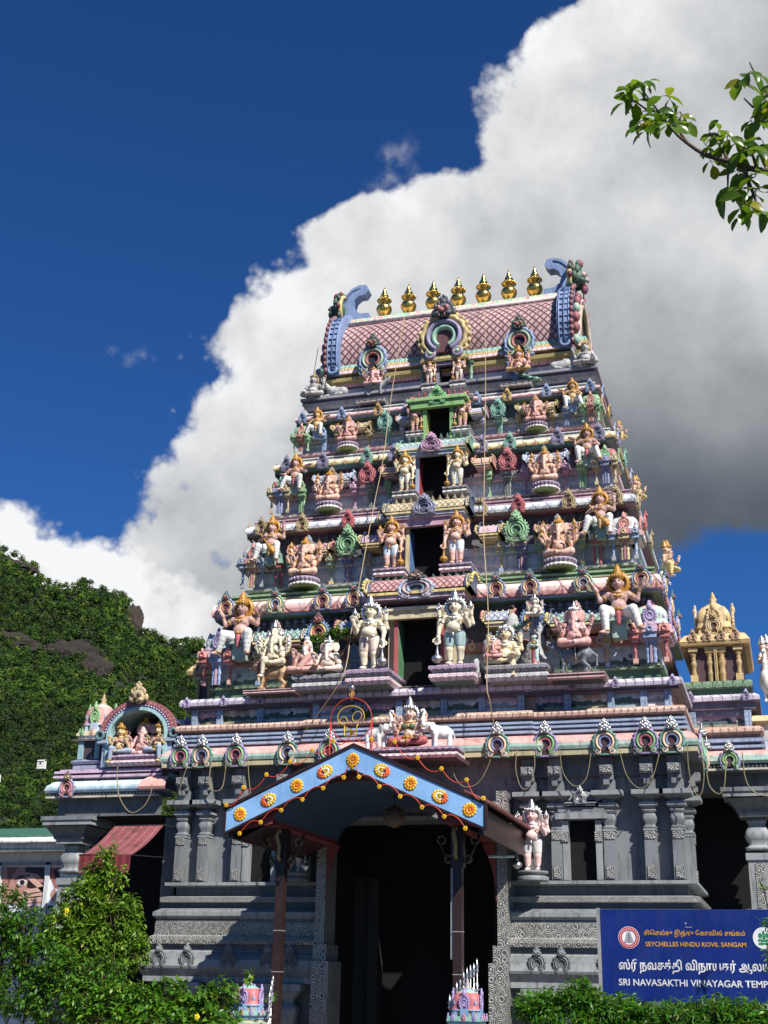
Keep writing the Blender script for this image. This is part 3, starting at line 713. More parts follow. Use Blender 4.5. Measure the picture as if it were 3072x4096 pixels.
# ------------------------------------------------------------------ the painted tiers
def tier(P):
    t = MB(); w, y, zb = P['w'], P['y'], P['zb']
    wall, wt, C = P['wall'], P['wt'], P['col']
    ya = y + P.get('in', .32)                                          # wall plane
    pl = front(w - .28, ya)
    pc = front(w, y)
    pr = [(.03, zb, C['plinth']), (.03, P['zp'] - .06, C['petal']), (.10, P['zp'] - .05, C['petal']), (.11, P['zp'] - .015, C['petal']), (.03, P['zp'], C['petal']), (-.2, P['zp'] + .002)]
    t.sweep(front(w - .12, y + .1), pr)
    ww = w - .1
    t.sweep(front(ww, ya), [(0, P['zp'], wall), (0, P['za'], wall)], False)
    t.sweep(front(ww, ya), [(.05, P['za'], C['arch']), (.10, P['za'] + .02, C['arch']), (.10, P['zt'] - .03, C['arch']), (.03, P['zt'] - .02, C['arch']), (.03, P['zt'], C['arch'])])
    t.sweep(front(ww - .05, ya + .06), [(0, P['zt'], C['back']), (0, P['zk'], C['back'])], False)
    kp = [(-.35, P['zk'] - .012, C['stepd']), (-.01, P['zk'], C['board']), (-.01, P['zk'] + .04, C['board']), (-.005, P['zk'] + .041, C['kap'])]  # underside coloured dark to stand in for its shadow
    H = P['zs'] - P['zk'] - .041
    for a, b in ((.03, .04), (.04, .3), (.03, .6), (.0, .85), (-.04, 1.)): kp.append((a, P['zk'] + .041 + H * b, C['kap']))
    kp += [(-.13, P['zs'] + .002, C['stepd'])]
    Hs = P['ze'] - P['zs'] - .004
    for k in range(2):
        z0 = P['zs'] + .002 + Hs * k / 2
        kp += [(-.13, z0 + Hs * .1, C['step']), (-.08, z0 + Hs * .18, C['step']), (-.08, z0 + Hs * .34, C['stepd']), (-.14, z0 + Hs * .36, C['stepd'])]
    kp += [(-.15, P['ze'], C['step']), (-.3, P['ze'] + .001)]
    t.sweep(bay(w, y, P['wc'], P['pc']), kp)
    Ht = P['zt'] - P['za']; n_ = int(ww * 2 / (Ht * 1.35)); mc = [paint(c) for c in P['deco']]
    for k in range(n_):
        x = -ww + ww * 2 * (k + .5) / n_
        if abs(x) < P['wc'] * .7: continue
        t.torus((x, ya - .1, P['za'] + Ht * .5), (0, 1, 0), Ht * .26, Ht * .1, mc[k % 3], 10, 5); t.ball((x, ya - .1, P['zt'] - .005), (Ht * .12, .02, Ht * .2), mc[(k + 1) % 3], 6, 4)
        z = P['zp']; t.ball((x, y + .06, z - .03), (Ht * .42, .05, .045), P['col']['petal'], 8, 5); t.ball((x + ww / n_, y + .06, z - .03), (Ht * .42, .05, .045), P['col']['petal'], 8, 5)
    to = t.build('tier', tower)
    H = P['za'] - P['zp']
    # paired and single pillars under the ledge, alternating in colour
    for i, (x, dbl, ca, cb, yy) in enumerate(P['pillars']):
        for s_ in (-1, 1):
            me = PILLAR2 if dbl else PILLAR; k = P.get('pk', .5)
            inst('paired_pillar' if dbl else 'pillar', me, to, (s_ * x, yy, P['zp'] + .003), 0, (k * H * (1.15 if dbl else .95), k * H * .9, H - .004), slots(me, [ca, cb]))
            m = MB(); hw = k * H * (.42 if dbl else .3); Ht = P['zt'] - P['za']
            m.box(s_ * x - hw, s_ * x + hw, yy - .12, ya + .1, P['za'] + .002, P['za'] + Ht * .45, paint(ca)); m.box(s_ * x - hw * 1.15, s_ * x + hw * 1.15, yy - .15, ya + .1, P['za'] + Ht * .45 + .001, P['zt'] + .004, paint(cb))
            m.torus((s_ * x, yy - .155, P['za'] + Ht * .7), (0, 1, 0), Ht * .2, Ht * .09, paint(ca), 10, 5); m.ball((s_ * x, yy - .15, P['zt'] + .02), (Ht * .16, .02, Ht * .22), paint(cb), 7, 4)
            m.build('capital', to)
    for i, (xa, xb, mt) in enumerate(P['panels']):
        for s_ in (-1, 1):
            a, b = sorted((s_ * xa, s_ * xb)); m = MB(); m.box(a, b, ya - .012, ya - .001, P['zp'] + .01, P['za'] - .01, mt); m.build('painted_panel', to)
    return to
def painted(k, p=False): return painting('mural_%s' % k, *{'sky': ('dfe4e8', '9db0d4', 'b4bcc8', 'e2e2de', 5, False), 'pink': ('e4ccd0', 'a8b4d4', 'a8b0bc', 'dadad6', 6, False), 'palm': ('e2dac8', 'a4b8d0', '5c7a60', 'd4c4a0', 7, True)}[k])
W_SKY, W_PINK, W_PALM = painted('sky'), painted('pink'), painted('palm')
def rowballs(parent, xs, y, z, h, wd, col, lim=99):
    for x in xs: inst('baluster', BALU, parent, (x, y, z), 0, (wd, wd, h), [paint(col)])
def lin_(a, b, n): return [a + (b - a) * i / (n - 1) for i in range(n)]
# ---- first tier
GRN = petals('green_petals', '6f9a72', '8fb48a', 7., .1, '3f5f46'); GRND = paint('4d7a55')
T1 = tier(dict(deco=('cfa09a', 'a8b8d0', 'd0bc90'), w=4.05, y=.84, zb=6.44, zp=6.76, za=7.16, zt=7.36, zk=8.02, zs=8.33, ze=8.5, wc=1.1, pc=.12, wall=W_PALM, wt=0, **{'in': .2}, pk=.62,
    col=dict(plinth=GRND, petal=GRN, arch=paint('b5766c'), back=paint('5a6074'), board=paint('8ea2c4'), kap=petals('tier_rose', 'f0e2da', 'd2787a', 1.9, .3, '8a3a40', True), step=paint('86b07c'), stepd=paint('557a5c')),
    pillars=[(4.1, 0, 'c0605e', 'e0a090', .70), (3.86, 1, '7d9ed2', 'c8a0bc', .70), (3.6, 0, 'c0605e', 'e0a090', .72), (3.12, 0, 'b9a060', '8aa6d8', .9), (2.42, 1, '7f9cc8', 'c8b878', .95), (1.98, 0, '86a8d0', '9ab8d8', .95), (1.3, 1, '5f86b8', '86a8cc', .95)],
    panels=[(3.08, 3.26, W_PALM), (2.6, 2.9, W_PALM), (2.06, 2.3, W_SKY), (1.5, 1.9, W_SKY)]))
LATT_T = lattice('lattice_teal', '8fb8ae', '4d7a78', 8., 'b0d0c8'); LATT_R = lattice('lattice_red', 'c88486', '7a3a44', 9., 'e0b8b4'); LATT_B = lattice('lattice_bluegrey', 'aab4cc', '6a76a0', 9., 'd0d4e0'); LATT_G = lattice('lattice_gold', 'cdb98e', '93804e', 9., 'e0d4b0'); LATT_Y = lattice('lattice_mint', 'a6c8bc', '6a9c90', 9., 'cfe0d8')
BRN = paint('5d3d3a'); STR = paint('d9c47c'); SLATE = paint('47587c'); PINKP = paint('d97f86'); YELP = paint('d9be52')
for s_ in (-1, 1):
    shala(T1, s_ * 2.68, .62, 7.38, .9, .25, LATT_T, SLATE, STR, YELP if s_ > 0 else paint('8fb0c8'), paint('b8837a'), hr=.85, ridge=paint('86a0c8'))
    shala(T1, s_ * 1.32, .62, 7.5, .42, .22, LATT_B, BRN, STR, PINKP, paint('c0a878'), hr=.95)
    pavilion(T1, s_ * 3.86, 1.0, 7.17, .66, .75, ['dba79c', 'a04a4c', '9fc0b8', 'a090c8', '7c5456', 'c6a6cc'])
    arch(T1, s_ * 1.92, .66, 7.42, .4, ['5f8fc0', 'd8b04a', 'c85a60', '3f2a30', '7a4a58', 'd0605a', '202020'], me=ARCH_FL)
    for i, x in enumerate((3.76, 2.79, 1.88, 1.29)):
        arch(T1, s_ * x, .72 if x > 1.2 else .62, 8.05, .34, (['7aa890', 'd8c07a', 'a8b8d8', '7a4a50', '4a6a78', 'c05a5a', '303030'] if i == 1 else ['7a8ab8', 'd2b070', 'b86a6a', '6a3a40', '50707a', 'c05050', '303030']))
    for q in range(3): arch(T1, s_ * 4.09, 1.2 + q * 1.3, 8.05, .34, ['7a8ab8', 'd2b070', 'b86a6a', '6a3a40', '50707a', 'c05050', '303030'], rz=R(90) * s_)
    rowballs(T1, [s_ * x for x in lin_(1.55, 3.75, 15)], 1.02, 7.86, .17, .16, '6d6a86')
shala(T1, 0, .24, 7.98, 1.72, .33, LATT_R, SLATE, YELP, YELP, paint('c09ab0'), hr=.85, ridge=paint('556070'))
arch(T1, 0, .19, 7.98, (.66, .5, .36), ['9aaccc', 'c4a8ac', '8a9cc4', '484c5c', '5c5450', 'c09080', '303030'])
# ---- second tier
GP = petals('grey_petals', 'b8b2b0', 'd0cac6', 6., .1, '5a5654'); GPD = paint('7d787c')
T2 = tier(dict(deco=('a8bcd8', 'd0bc7c', 'c8a4b4'), w=3.66, y=1.27, zb=8.5, zp=8.70, za=9.06, zt=9.22, zk=9.77, zs=9.97, ze=10.1, wc=.95, pc=.1, wall=W_PINK, wt=0, **{'in': .18}, pk=.6,
    col=dict(plinth=GPD, petal=GP, arch=paint('9fb2d0'), back=paint('666a70'), board=paint('a8925c'), kap=petals('tier_paleblue', 'c6d0e0', 'dbe0e8', 4., .2, '7f90b8', True), step=paint('c49ab0'), stepd=paint('8a6074')),
    pillars=[(3.66, 0, '90a8d0', '9a9aa4', 1.16), (3.47, 1, 'cbb476', 'c87a86', 1.15), (3.27, 0, '90a8d0', '9a9aa4', 1.17), (2.98, 1, 'b8545c', '86b8a8', 1.27), (2.72, 0, '6fa294', 'd2b458', 1.3), (1.96, 0, '7fae9c', 'd2b458', 1.35), (1.63, 1, '6a6fa0', 'c898ae', 1.34), (1.25, 0, 'b09a5c', '9cb4d8', 1.35)],
    panels=[(3.06, 3.24, W_SKY), (2.1, 2.6, W_PINK), (1.72, 1.9, W_SKY), (1.32, 1.52, W_PINK)]))
for s_ in (-1, 1):
    shala(T2, s_ * 2.33, 1.12, 9.23, .72, .2, LATT_R, BRN, STR, PINKP, paint('b89a9c'), hr=.85, ridge=paint('7c8a88'))
    shala(T2, s_ * 1.1, 1.0, 9.24, .35, .2, paint('c9a4b8'), SLATE, YELP, YELP, paint('c0a060'), hr=.95)
    pavilion(T2, s_ * 3.47, 1.4, 9.06, .56, .60, ['a89aa4', '4f7a64', 'b8c4cc', 'd08a80', '7c5456', 'c8a8b8'])
    arch(T2, s_ * 1.58, 1.12, 9.2, .42, mono('78b07c', '3f6a48'), me=ARCH_FL)
    for i, x in enumerate((3.35, 2.52, 1.61, .92)):
        arch(T2, s_ * x, 1.19, 9.76, .26, mono('c85860' if i == 2 else 'b09a64', '6a3a3a'))
    for q in range(3): arch(T2, s_ * 3.7, 1.5 + q * 1.1, 9.76, .26, mono('c85860' if q == 1 else 'b09a64', '6a3a3a'), rz=R(90) * s_)
    rowballs(T2, [s_ * x for x in lin_(1.3, 3.35, 14)], 1.42, 9.6, .15, .15, '565a60' if 1 else '')
shala(T2, 0, .76, 9.68, 1.48, .25, LATT_G, SLATE, STR, SLATE, paint('b8c0d0'), hr=.9, ridge=paint('7a7050'))
arch(T2, 0, .68, 9.7, (.44, .35, .27), mono('8a8fb0', '5a5a80'))
# ---- third tier
T3 = tier(dict(deco=('d0acc0', 'b8c4a8', 'a8b4d0'), w=3.32, y=1.66, zb=10.1, zp=10.30, za=10.62, zt=10.77, zk=11.20, zs=11.38, ze=11.5, wc=.8, pc=.1, wall=W_SKY, wt=0, **{'in': .16}, pk=.6,
    col=dict(plinth=GPD, petal=GP, arch=paint('c4a4b4'), back=paint('7a5c68'), board=paint('5e9484'), kap=petals('tier_yellow', 'f0e4d8', 'e2cf62', 4.4, .2, 'b8604a', True), step=paint('c3cbd6'), stepd=paint('64888a')),
    pillars=[(3.32, 0, 'c0b088', 'b8a878', 1.56), (3.15, 1, '8c96c4', '8e9ac6', 1.55), (2.98, 0, 'c0b088', 'b8a878', 1.57), (2.72, 1, '82b87a', '86b880', 1.64), (2.42, 0, 'c08cb0', 'd0a0c0', 1.68), (1.66, 0, 'c08cb0', 'c8a0be', 1.72), (1.32, 1, '6f7a78', '8a9490', 1.7), (.98, 0, '82b07c', '86b880', 1.72)],
    panels=[(2.8, 2.95, W_SKY), (1.76, 2.3, W_SKY), (1.42, 1.56, W_PINK), (1.06, 1.22, W_SKY)]))
for s_ in (-1, 1):
    shala(T3, s_ * 2.06, 1.5, 10.79, .7, .18, LATT_B, paint('8ea2c8'), paint('cfd8e4'), paint('b0c0d8'), paint('c0c8d8'), hr=.85, ridge=paint('7f90b8'))
    shala(T3, s_ * .9, 1.42, 10.8, .3, .16, paint('d8a890'), paint('c87f70'), STR, paint('d89a88'), paint('b88a90'), hr=.95)
    pavilion(T3, s_ * 3.15, 1.77, 10.63, .48, .50, ['8e96c0', 'b85a60', 'c05c64', '78b478', '7c4650', 'b6a67c'])
    arch(T3, s_ * 1.36, 1.52, 10.76, .32, mono('c4626a', '7a3a44'), me=ARCH_FL)
    for i, x in enumerate((3.05, 2.3, 1.4, .86)): arch(T3, s_ * x, 1.58, 11.18, .25, mono('6fae9c' if i == 2 else '8a86ac', '5a5a80'))
    for q in range(3): arch(T3, s_ * 3.36, 1.9 + q * 1.0, 11.18, .25, mono('6fae9c' if q == 1 else '8a86ac', '5a5a80'), rz=R(90) * s_)
    rowballs(T3, [s_ * x for x in lin_(1.2, 3.0, 12)], 1.8, 11.06, .13, .13, 'a04850')
shala(T3, 0, 1.2, 11.12, 1.3, .2, LATT_Y, paint('5fa08c'), STR, paint('7fb8a4'), paint('9fc4b8'), hr=.9, ridge=paint('5a8478'))
arch(T3, 0, 1.12, 11.1, (.42, .3, .27), mono('c290b4', '8a5a80'))
# ---- fourth tier
T4 = tier(dict(deco=('b8b4a4', 'a8c4b8', 'd0a8a8'), w=3.04, y=1.97, zb=11.5, zp=11.70, za=11.92, zt=12.02, zk=12.36, zs=12.5, ze=12.62, wc=.7, pc=.1, wall=W_SKY, wt=0, **{'in': .13}, pk=.62,
    col=dict(plinth=paint('a86a78'), petal=petals('rose_petals', 'c88a92', 'dcaab0', 7., .1, '8a4a58'), arch=paint('a8a49c'), back=paint('626e68'), board=paint('9aa8c4'), kap=petals('tier_blush', 'ecdcdc', 'd8969c', 5., .18, 'a86a70', True), step=paint('c8ced8'), stepd=paint('6c8884')),
    pillars=[(3.03, 0, '8cc090', '86bc86', 1.87), (2.89, 1, 'd69080', 'c87f74', 1.86), (2.74, 0, '8cc090', '86bc86', 1.88), (2.42, 1, '80a4d4', '8ca8cc', 1.94), (2.15, 0, 'c0aa68', 'b8a070', 2.0), (1.5, 0, 'b8a26a', 'b8a070', 2.02), (1.13, 1, '70b0a2', '7ab8a8', 2.0), (.8, 0, 'a8a8c8', 'b0aed0', 2.03)],
    panels=[(2.5, 2.7, W_SKY), (1.6, 2.05, W_SKY), (1.22, 1.42, W_PINK), (.86, 1.05, W_SKY)]))
for s_ in (-1, 1):
    shala(T4, s_ * 1.86, 1.84, 12.03, .72, .14, LATT_G, paint('9c8450'), STR, paint('b09a60'), paint('b8a880'), hr=.85, ridge=paint('9a5a60'))
    shala(T4, s_ * .72, 1.78, 12.03, .26, .14, paint('b8b4d0'), paint('9c9cc4'), STR, paint('c86a74'), paint('a0a0c0'), hr=.95)
    pavilion(T4, s_ * 2.89, 2.06, 11.93, .41, .46, ['86b886', 'c07a70', '84ba86', 'd49484', '8cc08c', '7cae80'])
    arch(T4, s_ * 1.13, 1.82, 12.0, .28, mono('74b4a4', '3f7a70'), me=ARCH_FL)
    for i, x in enumerate((2.89, 2.06, 1.3, .7)): arch(T4, s_ * x, 1.9, 12.34, .19, mono('c8a048' if i == 2 else '7f9ccc', '5a4a60'))
    for q in range(3): arch(T4, s_ * 3.08, 2.2 + q * .9, 12.34, .19, mono('c8a048' if q == 1 else '7f9ccc', '5a4a60'), rz=R(90) * s_)
    rowballs(T4, [s_ * x for x in lin_(1.0, 2.75, 9)], 2.12, 12.25, .1, .12, '8a5058')
shala(T4, 0, 1.62, 12.3, 1.02, .16, LATT_R, paint('a84450'), STR, paint('c05a64'), paint('c87f84'), hr=.9, ridge=paint('a04850'))
arch(T4, 0, 1.54, 12.27, (.38, .3, .27), mono('6cb868', '3f7a48'))
for (T_, xx, yy, zz, wd, cl) in ((T1, 2.68, .58, 7.44, .3, 'c8a09c'), (T2, 2.33, 1.08, 9.27, .25, '8a9aa8'), (T3, 2.06, 1.46, 10.82, .22, 'a8946c'), (T4, 1.86, 1.8, 12.06, .2, 'c890a4'), (T1, 3.3, .76, 7.36, .2, 'a8b0c8'), (T2, 2.98, 1.2, 9.2, .17, '7fb0a4'), (T3, 2.72, 1.58, 10.76, .15, '8ab886'), (T1, 2.2, .86, 7.36, .18, 'b8a878'), (T2, 1.95, 1.3, 9.22, .15, 'c8b468'), (T3, 1.66, 1.66, 10.77, .14, 'c898b8'), (T4, 1.5, 1.96, 12.02, .12, 'b0a480'), (T4, 2.42, 1.88, 12.02, .12, '88a8d0')):
    for s_ in (-1, 1): arch(T_, s_ * xx, yy, zz, wd, mono(cl, '5a4048'))
# ---- doorways of the tiers
def doorway(par, w2, z0, z1, y0, y1, jamb, inner, lintel, sill=None, lint_h=.14):
    mb = MB(); j = paint(jamb)
    for q in (-1, 1):
        a, b = sorted((q * w2, q * (w2 + .07))); mb.box(a, b, y0, y1, z0, z1, j)
        a, b = sorted((q * (w2 - .005), q * w2)); mb.box(a, b, y0 + .02, y1, z0, z1, paint(inner))
        a, b = sorted((q * (w2 + .075), q * (w2 + .2))); mb.box(a, b, y0 + .1, y1, z0, z1, paint(lintel))
    mb.box(-w2, w2, y1 - .04, y1, z0, z1, DARK); mb.box(-w2, w2, y0 + .02, y1, z1 - .005, z1, DARK); mb.box(-w2, w2, y0, y1, z0 - .02, z0, paint('7a6a70'))  # black back and ceiling sheets imitate the unlit depth of the door
    mb.box(-w2 - .3, w2 + .3, y0 - .08, y1, z1 + .002, z1 + lint_h, paint(lintel)); mb.box(-w2 - .36, w2 + .36, y0 - .12, y1, z1 + lint_h + .001, z1 + lint_h + .06, paint(sill or lintel))
    mb.box(-w2 - .42, w2 + .42, y0 + .12, y1 + .1, z1 + lint_h + .07, z1 + lint_h + .14, paint('6a6874'))
    return mb.build('doorway', par)
doorway(T1, .37, 6.5, 7.66, .40, .80, 'b84a50', '3f8a58', 'c8b88c', 'd2c49c')
doorway(T2, .32, 8.56, 9.5, .86, 1.24, 'c8b87c', '3f78b8', 'c896ae', 'd0a4b8')
doorway(T3, .27, 10.16, 11.05, 1.28, 1.62, '8ea0c4', 'a82838', '9fb4d4', 'a8bcd8')
doorway(T4, .23, 11.56, 12.2, 1.62, 1.94, '7cb854', 'a8b030', '78b458', '84bc64')
# balusters standing under each central barrel roof
rowballs(T1, lin_(-.75, .75, 12), .56, 8.36, .15, .14, '3f4a4c')
rowballs(T2, lin_(-.62, .62, 10), 1.0, 10.0, .15, .13, '8a7f60')
rowballs(T3, lin_(-.5, .5, 9), 1.38, 11.42, .13, .1, '456a66')
rowballs(T4, lin_(-.42, .42, 8), 1.74, 12.54, .1, .08, 'a0414c')
# ------------------------------------------------------------------ top storey and barrel roof
t = MB(); LEDG = paint('8f8c9c'); LEDD = paint('55536a'); LOTP = petals('lotus_rose', 'd88a96', 'e8b4ba', 12., .1, '8a4050'); YELC = paint('bda64a'); TEALB = petals('teal_rows', '74b0a4', '9ccabe', 10., .1, '3a6a64'); GOLDB = petals('gold_beads', 'b89030', 'd8b850', 14., .07, '6a5020'); PINKB = petals('pink_rows', 'dca8b0', 'ecd0d2', 10., .08, '9a6a74')
t.sweep(front(2.86, 2.22), [(.0, 12.62, LEDD), (.0, 12.74, LEDG), (.08, 12.76, LEDG), (.14, 12.84, LEDD), (.1, 12.85, LEDD), (.1, 12.9, LEDG), (.16, 12.91, LEDG), (.16, 12.96, LEDG), (-.12, 12.965)])
t.sweep(front(2.62, 2.5), [(0, 12.96, W_PINK), (0, 13.28, W_PINK)], False)
t.sweep(front(2.62, 2.5), [(.0, 13.28, paint('6a4a6a')), (.06, 13.29, LOTP), (.1, 13.35, YELC), (.2, 13.37, YELC), (.22, 13.44, paint('6a4a5a')), (.14, 13.46, paint('8a5a68')), (.14, 13.5, YELC), (.24, 13.52, PINKB), (.22, 13.60, GOLDB), (.2, 13.66, TEALB), (.17, 13.75, TEALB), (.05, 13.77)])
T6 = t.build('roof_storey', tower)
prof = [(2.34, 13.74), (2.29, 13.9), (2.29, 14.1), (2.35, 14.35), (2.46, 14.58), (2.6, 14.76), (2.78, 14.9)]
prof2 = [(2.74, 14.9), (2.74, 14.96), (2.86, 15.0), (2.88, 15.12), (3.05, 15.22), (3.3, 15.25)]
ROOFL = lattice('lattice_roof', 'b98488', '54343a', 6.4, 'e0c4c2')
RIDGE = uvpat('ridge_garland', lambda n, u, v, uv: (lambda nz: (n.mix(n.ss(nz, .5, .6), n.mix(n.ss(nz, .42, .46), (*lin('8cc0a4'), 1), (*lin('d8d0a8'), 1)), (*lin('d08a90'), 1)), nz))(n('ShaderNodeTexNoise', {'Vector': uv, 'Scale': 9., 'Detail': 2.}).outputs[0]), bdist=.02)
def vault(mb, pr, m, L, mir=True):
    arc = [0]
    for i in range(1, len(pr)): arc.append(arc[-1] + math.hypot(pr[i][0] - pr[i - 1][0], pr[i][1] - pr[i - 1][1]))
    mb.grid([[(-L, y, z), (L, y, z)] for y, z in pr], m, lambda i, j: (j * 2 * L, arc[i]))
    mb.grid([[(L, 6.6 - y, z), (-L, 6.6 - y, z)] for y, z in pr], m, lambda i, j: (j * 2 * L, arc[i]))
mb = MB(); vault(mb, prof, ROOFL, 2.32); vault(mb, prof2, RIDGE, 2.36)
for q in (-1, 1): mb.face([(q * 2.3, y, z) for y, z in prof] + [(q * 2.3, 6.6 - y, z) for y, z in prof[::-1]], paint('8a6a70'))
mb.tube([(-2.36, 2.74, 14.92), (2.36, 2.74, 14.92)], .045, paint('cdbcc0'), 8)
roof = mb.build('barrel_roof', tower)
# blue end frames that sweep up into curled horns, each with a monster mask on its outer side
FRB = paint('6f8fc4', .5, .3); FRB2 = paint('4a6498'); RED = paint('a0525a'); REDD = paint('8f5058')
for q in (-1, 1):
    mb = MB()
    outl = [(2.26, 13.5), (2.16, 13.75), (2.13, 14.0), (2.16, 14.3), (2.25, 14.6), (2.42, 14.88), (2.62, 15.04), (2.86, 15.2), (3.1, 15.3), (3.3, 15.33)]
    inl = [(2.42, 13.5), (2.42, 13.75), (2.42, 14.0), (2.45, 14.28), (2.55, 14.5), (2.7, 14.72), (2.86, 14.86), (3.0, 14.98), (3.15, 15.05), (3.3, 15.08)]
    x0, x1 = q * 2.26, q * 2.54
    ring = []
    for (a, b) in zip(outl, inl): ring.append([(x0, a[0], a[1]), (x0, b[0], b[1]), (x1, b[0], b[1]), (x1, a[0], a[1])])
    if q > 0: ring = [r_[::-1] for r_ in ring]
    mb.grid(ring, FRB, None, True, False); mb.face(ring[0], FRB); mb.face(ring[-1][::-1], FRB)
    mb.grid([[(x, 6.6 - y, z) for x, y, z in r_][::-1] for r_ in ring], FRB, None, True, False)
    # flat crescent horn curling towards the middle of the ridge
    hp = [(2.53, 14.95), (2.55, 15.3), (2.52, 15.55), (2.44, 15.78), (2.3, 15.93), (2.12, 16.0), (1.96, 15.98), (1.92, 15.86), (2.0, 15.74), (2.12, 15.74), (2.22, 15.66), (2.26, 15.52), (2.22, 15.38), (2.08, 15.3), (1.9, 15.29), (1.88, 15.2), (2.1, 15.0)]
    for yy in (2.96, 3.22):
        P_ = [(q * (x + .0), yy, z) for x, z in hp]; mb.face(P_ if (q > 0) == (yy < 3) else P_[::-1], FRB)
    n_ = len(hp)
    for k in range(n_):
        a, b = hp[k], hp[(k + 1) % n_]; Q = [(q * a[0], 2.96, a[1]), (q * b[0], 2.96, b[1]), (q * b[0], 3.22, b[1]), (q * a[0], 3.22, a[1])]
        mb.face(Q if q < 0 else Q[::-1], FRB)
    mb.tube([(q * x, 2.955, z) for x, z in [(2.5, 15.0), (2.51, 15.3), (2.47, 15.55), (2.38, 15.75), (2.26, 15.87), (2.1, 15.93)]], .016, FRB2, 5)
    for i in range(len(outl) - 3):
        for k in (0, .5):
            y = outl[i][0] * (1 - k) + outl[i + 1][0] * k; z = outl[i][1] * (1 - k) + outl[i + 1][1] * k
            if i < 7:
                mb.ball((q * 2.55, y - .01, z), (.05, .05, .065), REDD, 8, 5); mb.tube([(q * 2.3, y - .012, z), (q * 2.5, y - .012, z)], .014, FRB2, 5)
    for xx in (2.3, 2.4, 2.5): mb.tube([(q * xx, y - .012, z) for y, z in outl[:9]], .016, FRB2 if xx == 2.4 else FRB, 6)
    mb.torus((q * 2.4, 2.2, 13.62), (0, 1, 0), .09, .035, FRB, 12, 6)
    fo = mb.build('end_frame', tower)
    mk = MB(); MG = paint('3f6450'); lion_face(mk, (0, 0, 0), 1.15, MG, paint('a8988c'), paint('8a3038'))
    mk.torus((0, .12, 0), (0, 1, 0), .3, .05, YELP, 16, 6, (1, 1.1))
    for k in range(9):
        a = R(-40 + 260 * k / 8); mk.ball((.36 * math.cos(a), .1, .36 * math.sin(a)), (.07, .05, .07), paint('7c3a42') if k % 2 else paint('4f6a58'), 8, 5)
    mk.ball((.0, -.06, .36), (.09, .08, .1), paint('a84a5c'), 8, 6); mk.ball((.0, -.14, -.24), (.08, .08, .12), paint('8f4060'), 8, 6)
    mk.build('monster_mask', tower, (q * 2.58, 3.0, 15.42), R(90) * q)
    fl = MB(); oa = [(2.35 + .95 * (1 - math.cos(k / 16 * math.pi)), 13.65 + 1.35 * math.sin(k / 16 * math.pi)) for k in range(17)]
    for k, (y, z) in enumerate(oa):
        fl.ball((0, y - .1 * math.cos(k / 16 * math.pi), z + .08 * math.sin(k / 16 * math.pi)), (.08, .1, .12), RED if k % 3 else paint('86b09a'), 8, 5)
    fl.tube([(0, y, z) for y, z in oa], .07, paint('d8b8c0'), 8); fl.tube([(.02 * q, y + (3.3 - y) * .2, z - .12) for y, z in oa], .05, paint('b0a070'), 8)
    fl.face([(-.04 * q, y, z) for y, z in (oa if q < 0 else oa[::-1])], paint('4a3038')); fl.build('gable_fan', tower, (q * 2.62, 0, 0))
# arches on the roof front
arch(tower, 0, 2.12, 13.52, 1.0, ['c6ac5c', '8f86b0', '7fb8a0', '6a3a40', '4a5058', 'c07070', '303030'], 'great_arch', me=ARCH_FL)
for s_ in (-1, 1): arch(tower, s_ * 1.51, 2.16, 13.42, .62, ['7f98c8', '8fae94', 'b0605c', '2a2430', '45584e', 'b86058', '303030'], 'great_arch')
doorway(T6, .13, 12.97, 13.38, 2.2, 2.5, '7a7890', '4a4860', '7a6a90', 'a89a50', .08)
for s_ in (-1, 1): inst('pillar', PILLAR, T6, (s_ * .5, 2.3, 12.97), 0, (.28, .28, .5), slots(PILLAR, ['6fa284', '4d7a55']))
# ------------------------------------------------------------------ statues: one blended body each, with clothes, ornaments and crown as parts
SKIN = paint('d8a69a'); EYEM = paint('1c1614', .4, 0)
def hand(p, d, up, s, side=1, fist=False):
    """palm, four fingers of different length and a thumb from the side of the palm"""
    p, d, up = Vector(p), Vector(d).normalized(), Vector(up).normalized(); x = d.cross(up).normalized(); out = []
    q = p + d * .03 * s
    out.append(('c', p, p + d * .045 * s, .024 * s, .026 * s))
    for i, (o, L) in enumerate(((-.026, .05), (-.009, .06), (.009, .056), (.025, .042))):
        b = p + d * .055 * s + x * o * s; m = b + (d * .6 + up * (.55 if fist else .12)) * L * .6 * s; e = m + (d * (-.2 if fist else .8) + up * (1. if fist else .3)) * L * .55 * s
        out += [('c', b, m, .0105 * s, .0098 * s, {'k': .006}), ('c', m, e, .0098 * s, .0085 * s, {'k': .006})]
    t = p + d * .018 * s + x * (-.024 * side) * s
    out += [('c', t, t + (x * -side * .8 + d * .6 + up * .3) * .032 * s, .012 * s, .0105 * s, {'k': .006}), ('c', t + (x * -side * .8 + d * .6 + up * .3) * .032 * s, t + (x * -side * .5 + d * 1.1 + up * .5) * .05 * s, .0105 * s, .009 * s, {'k': .006})]
    return out
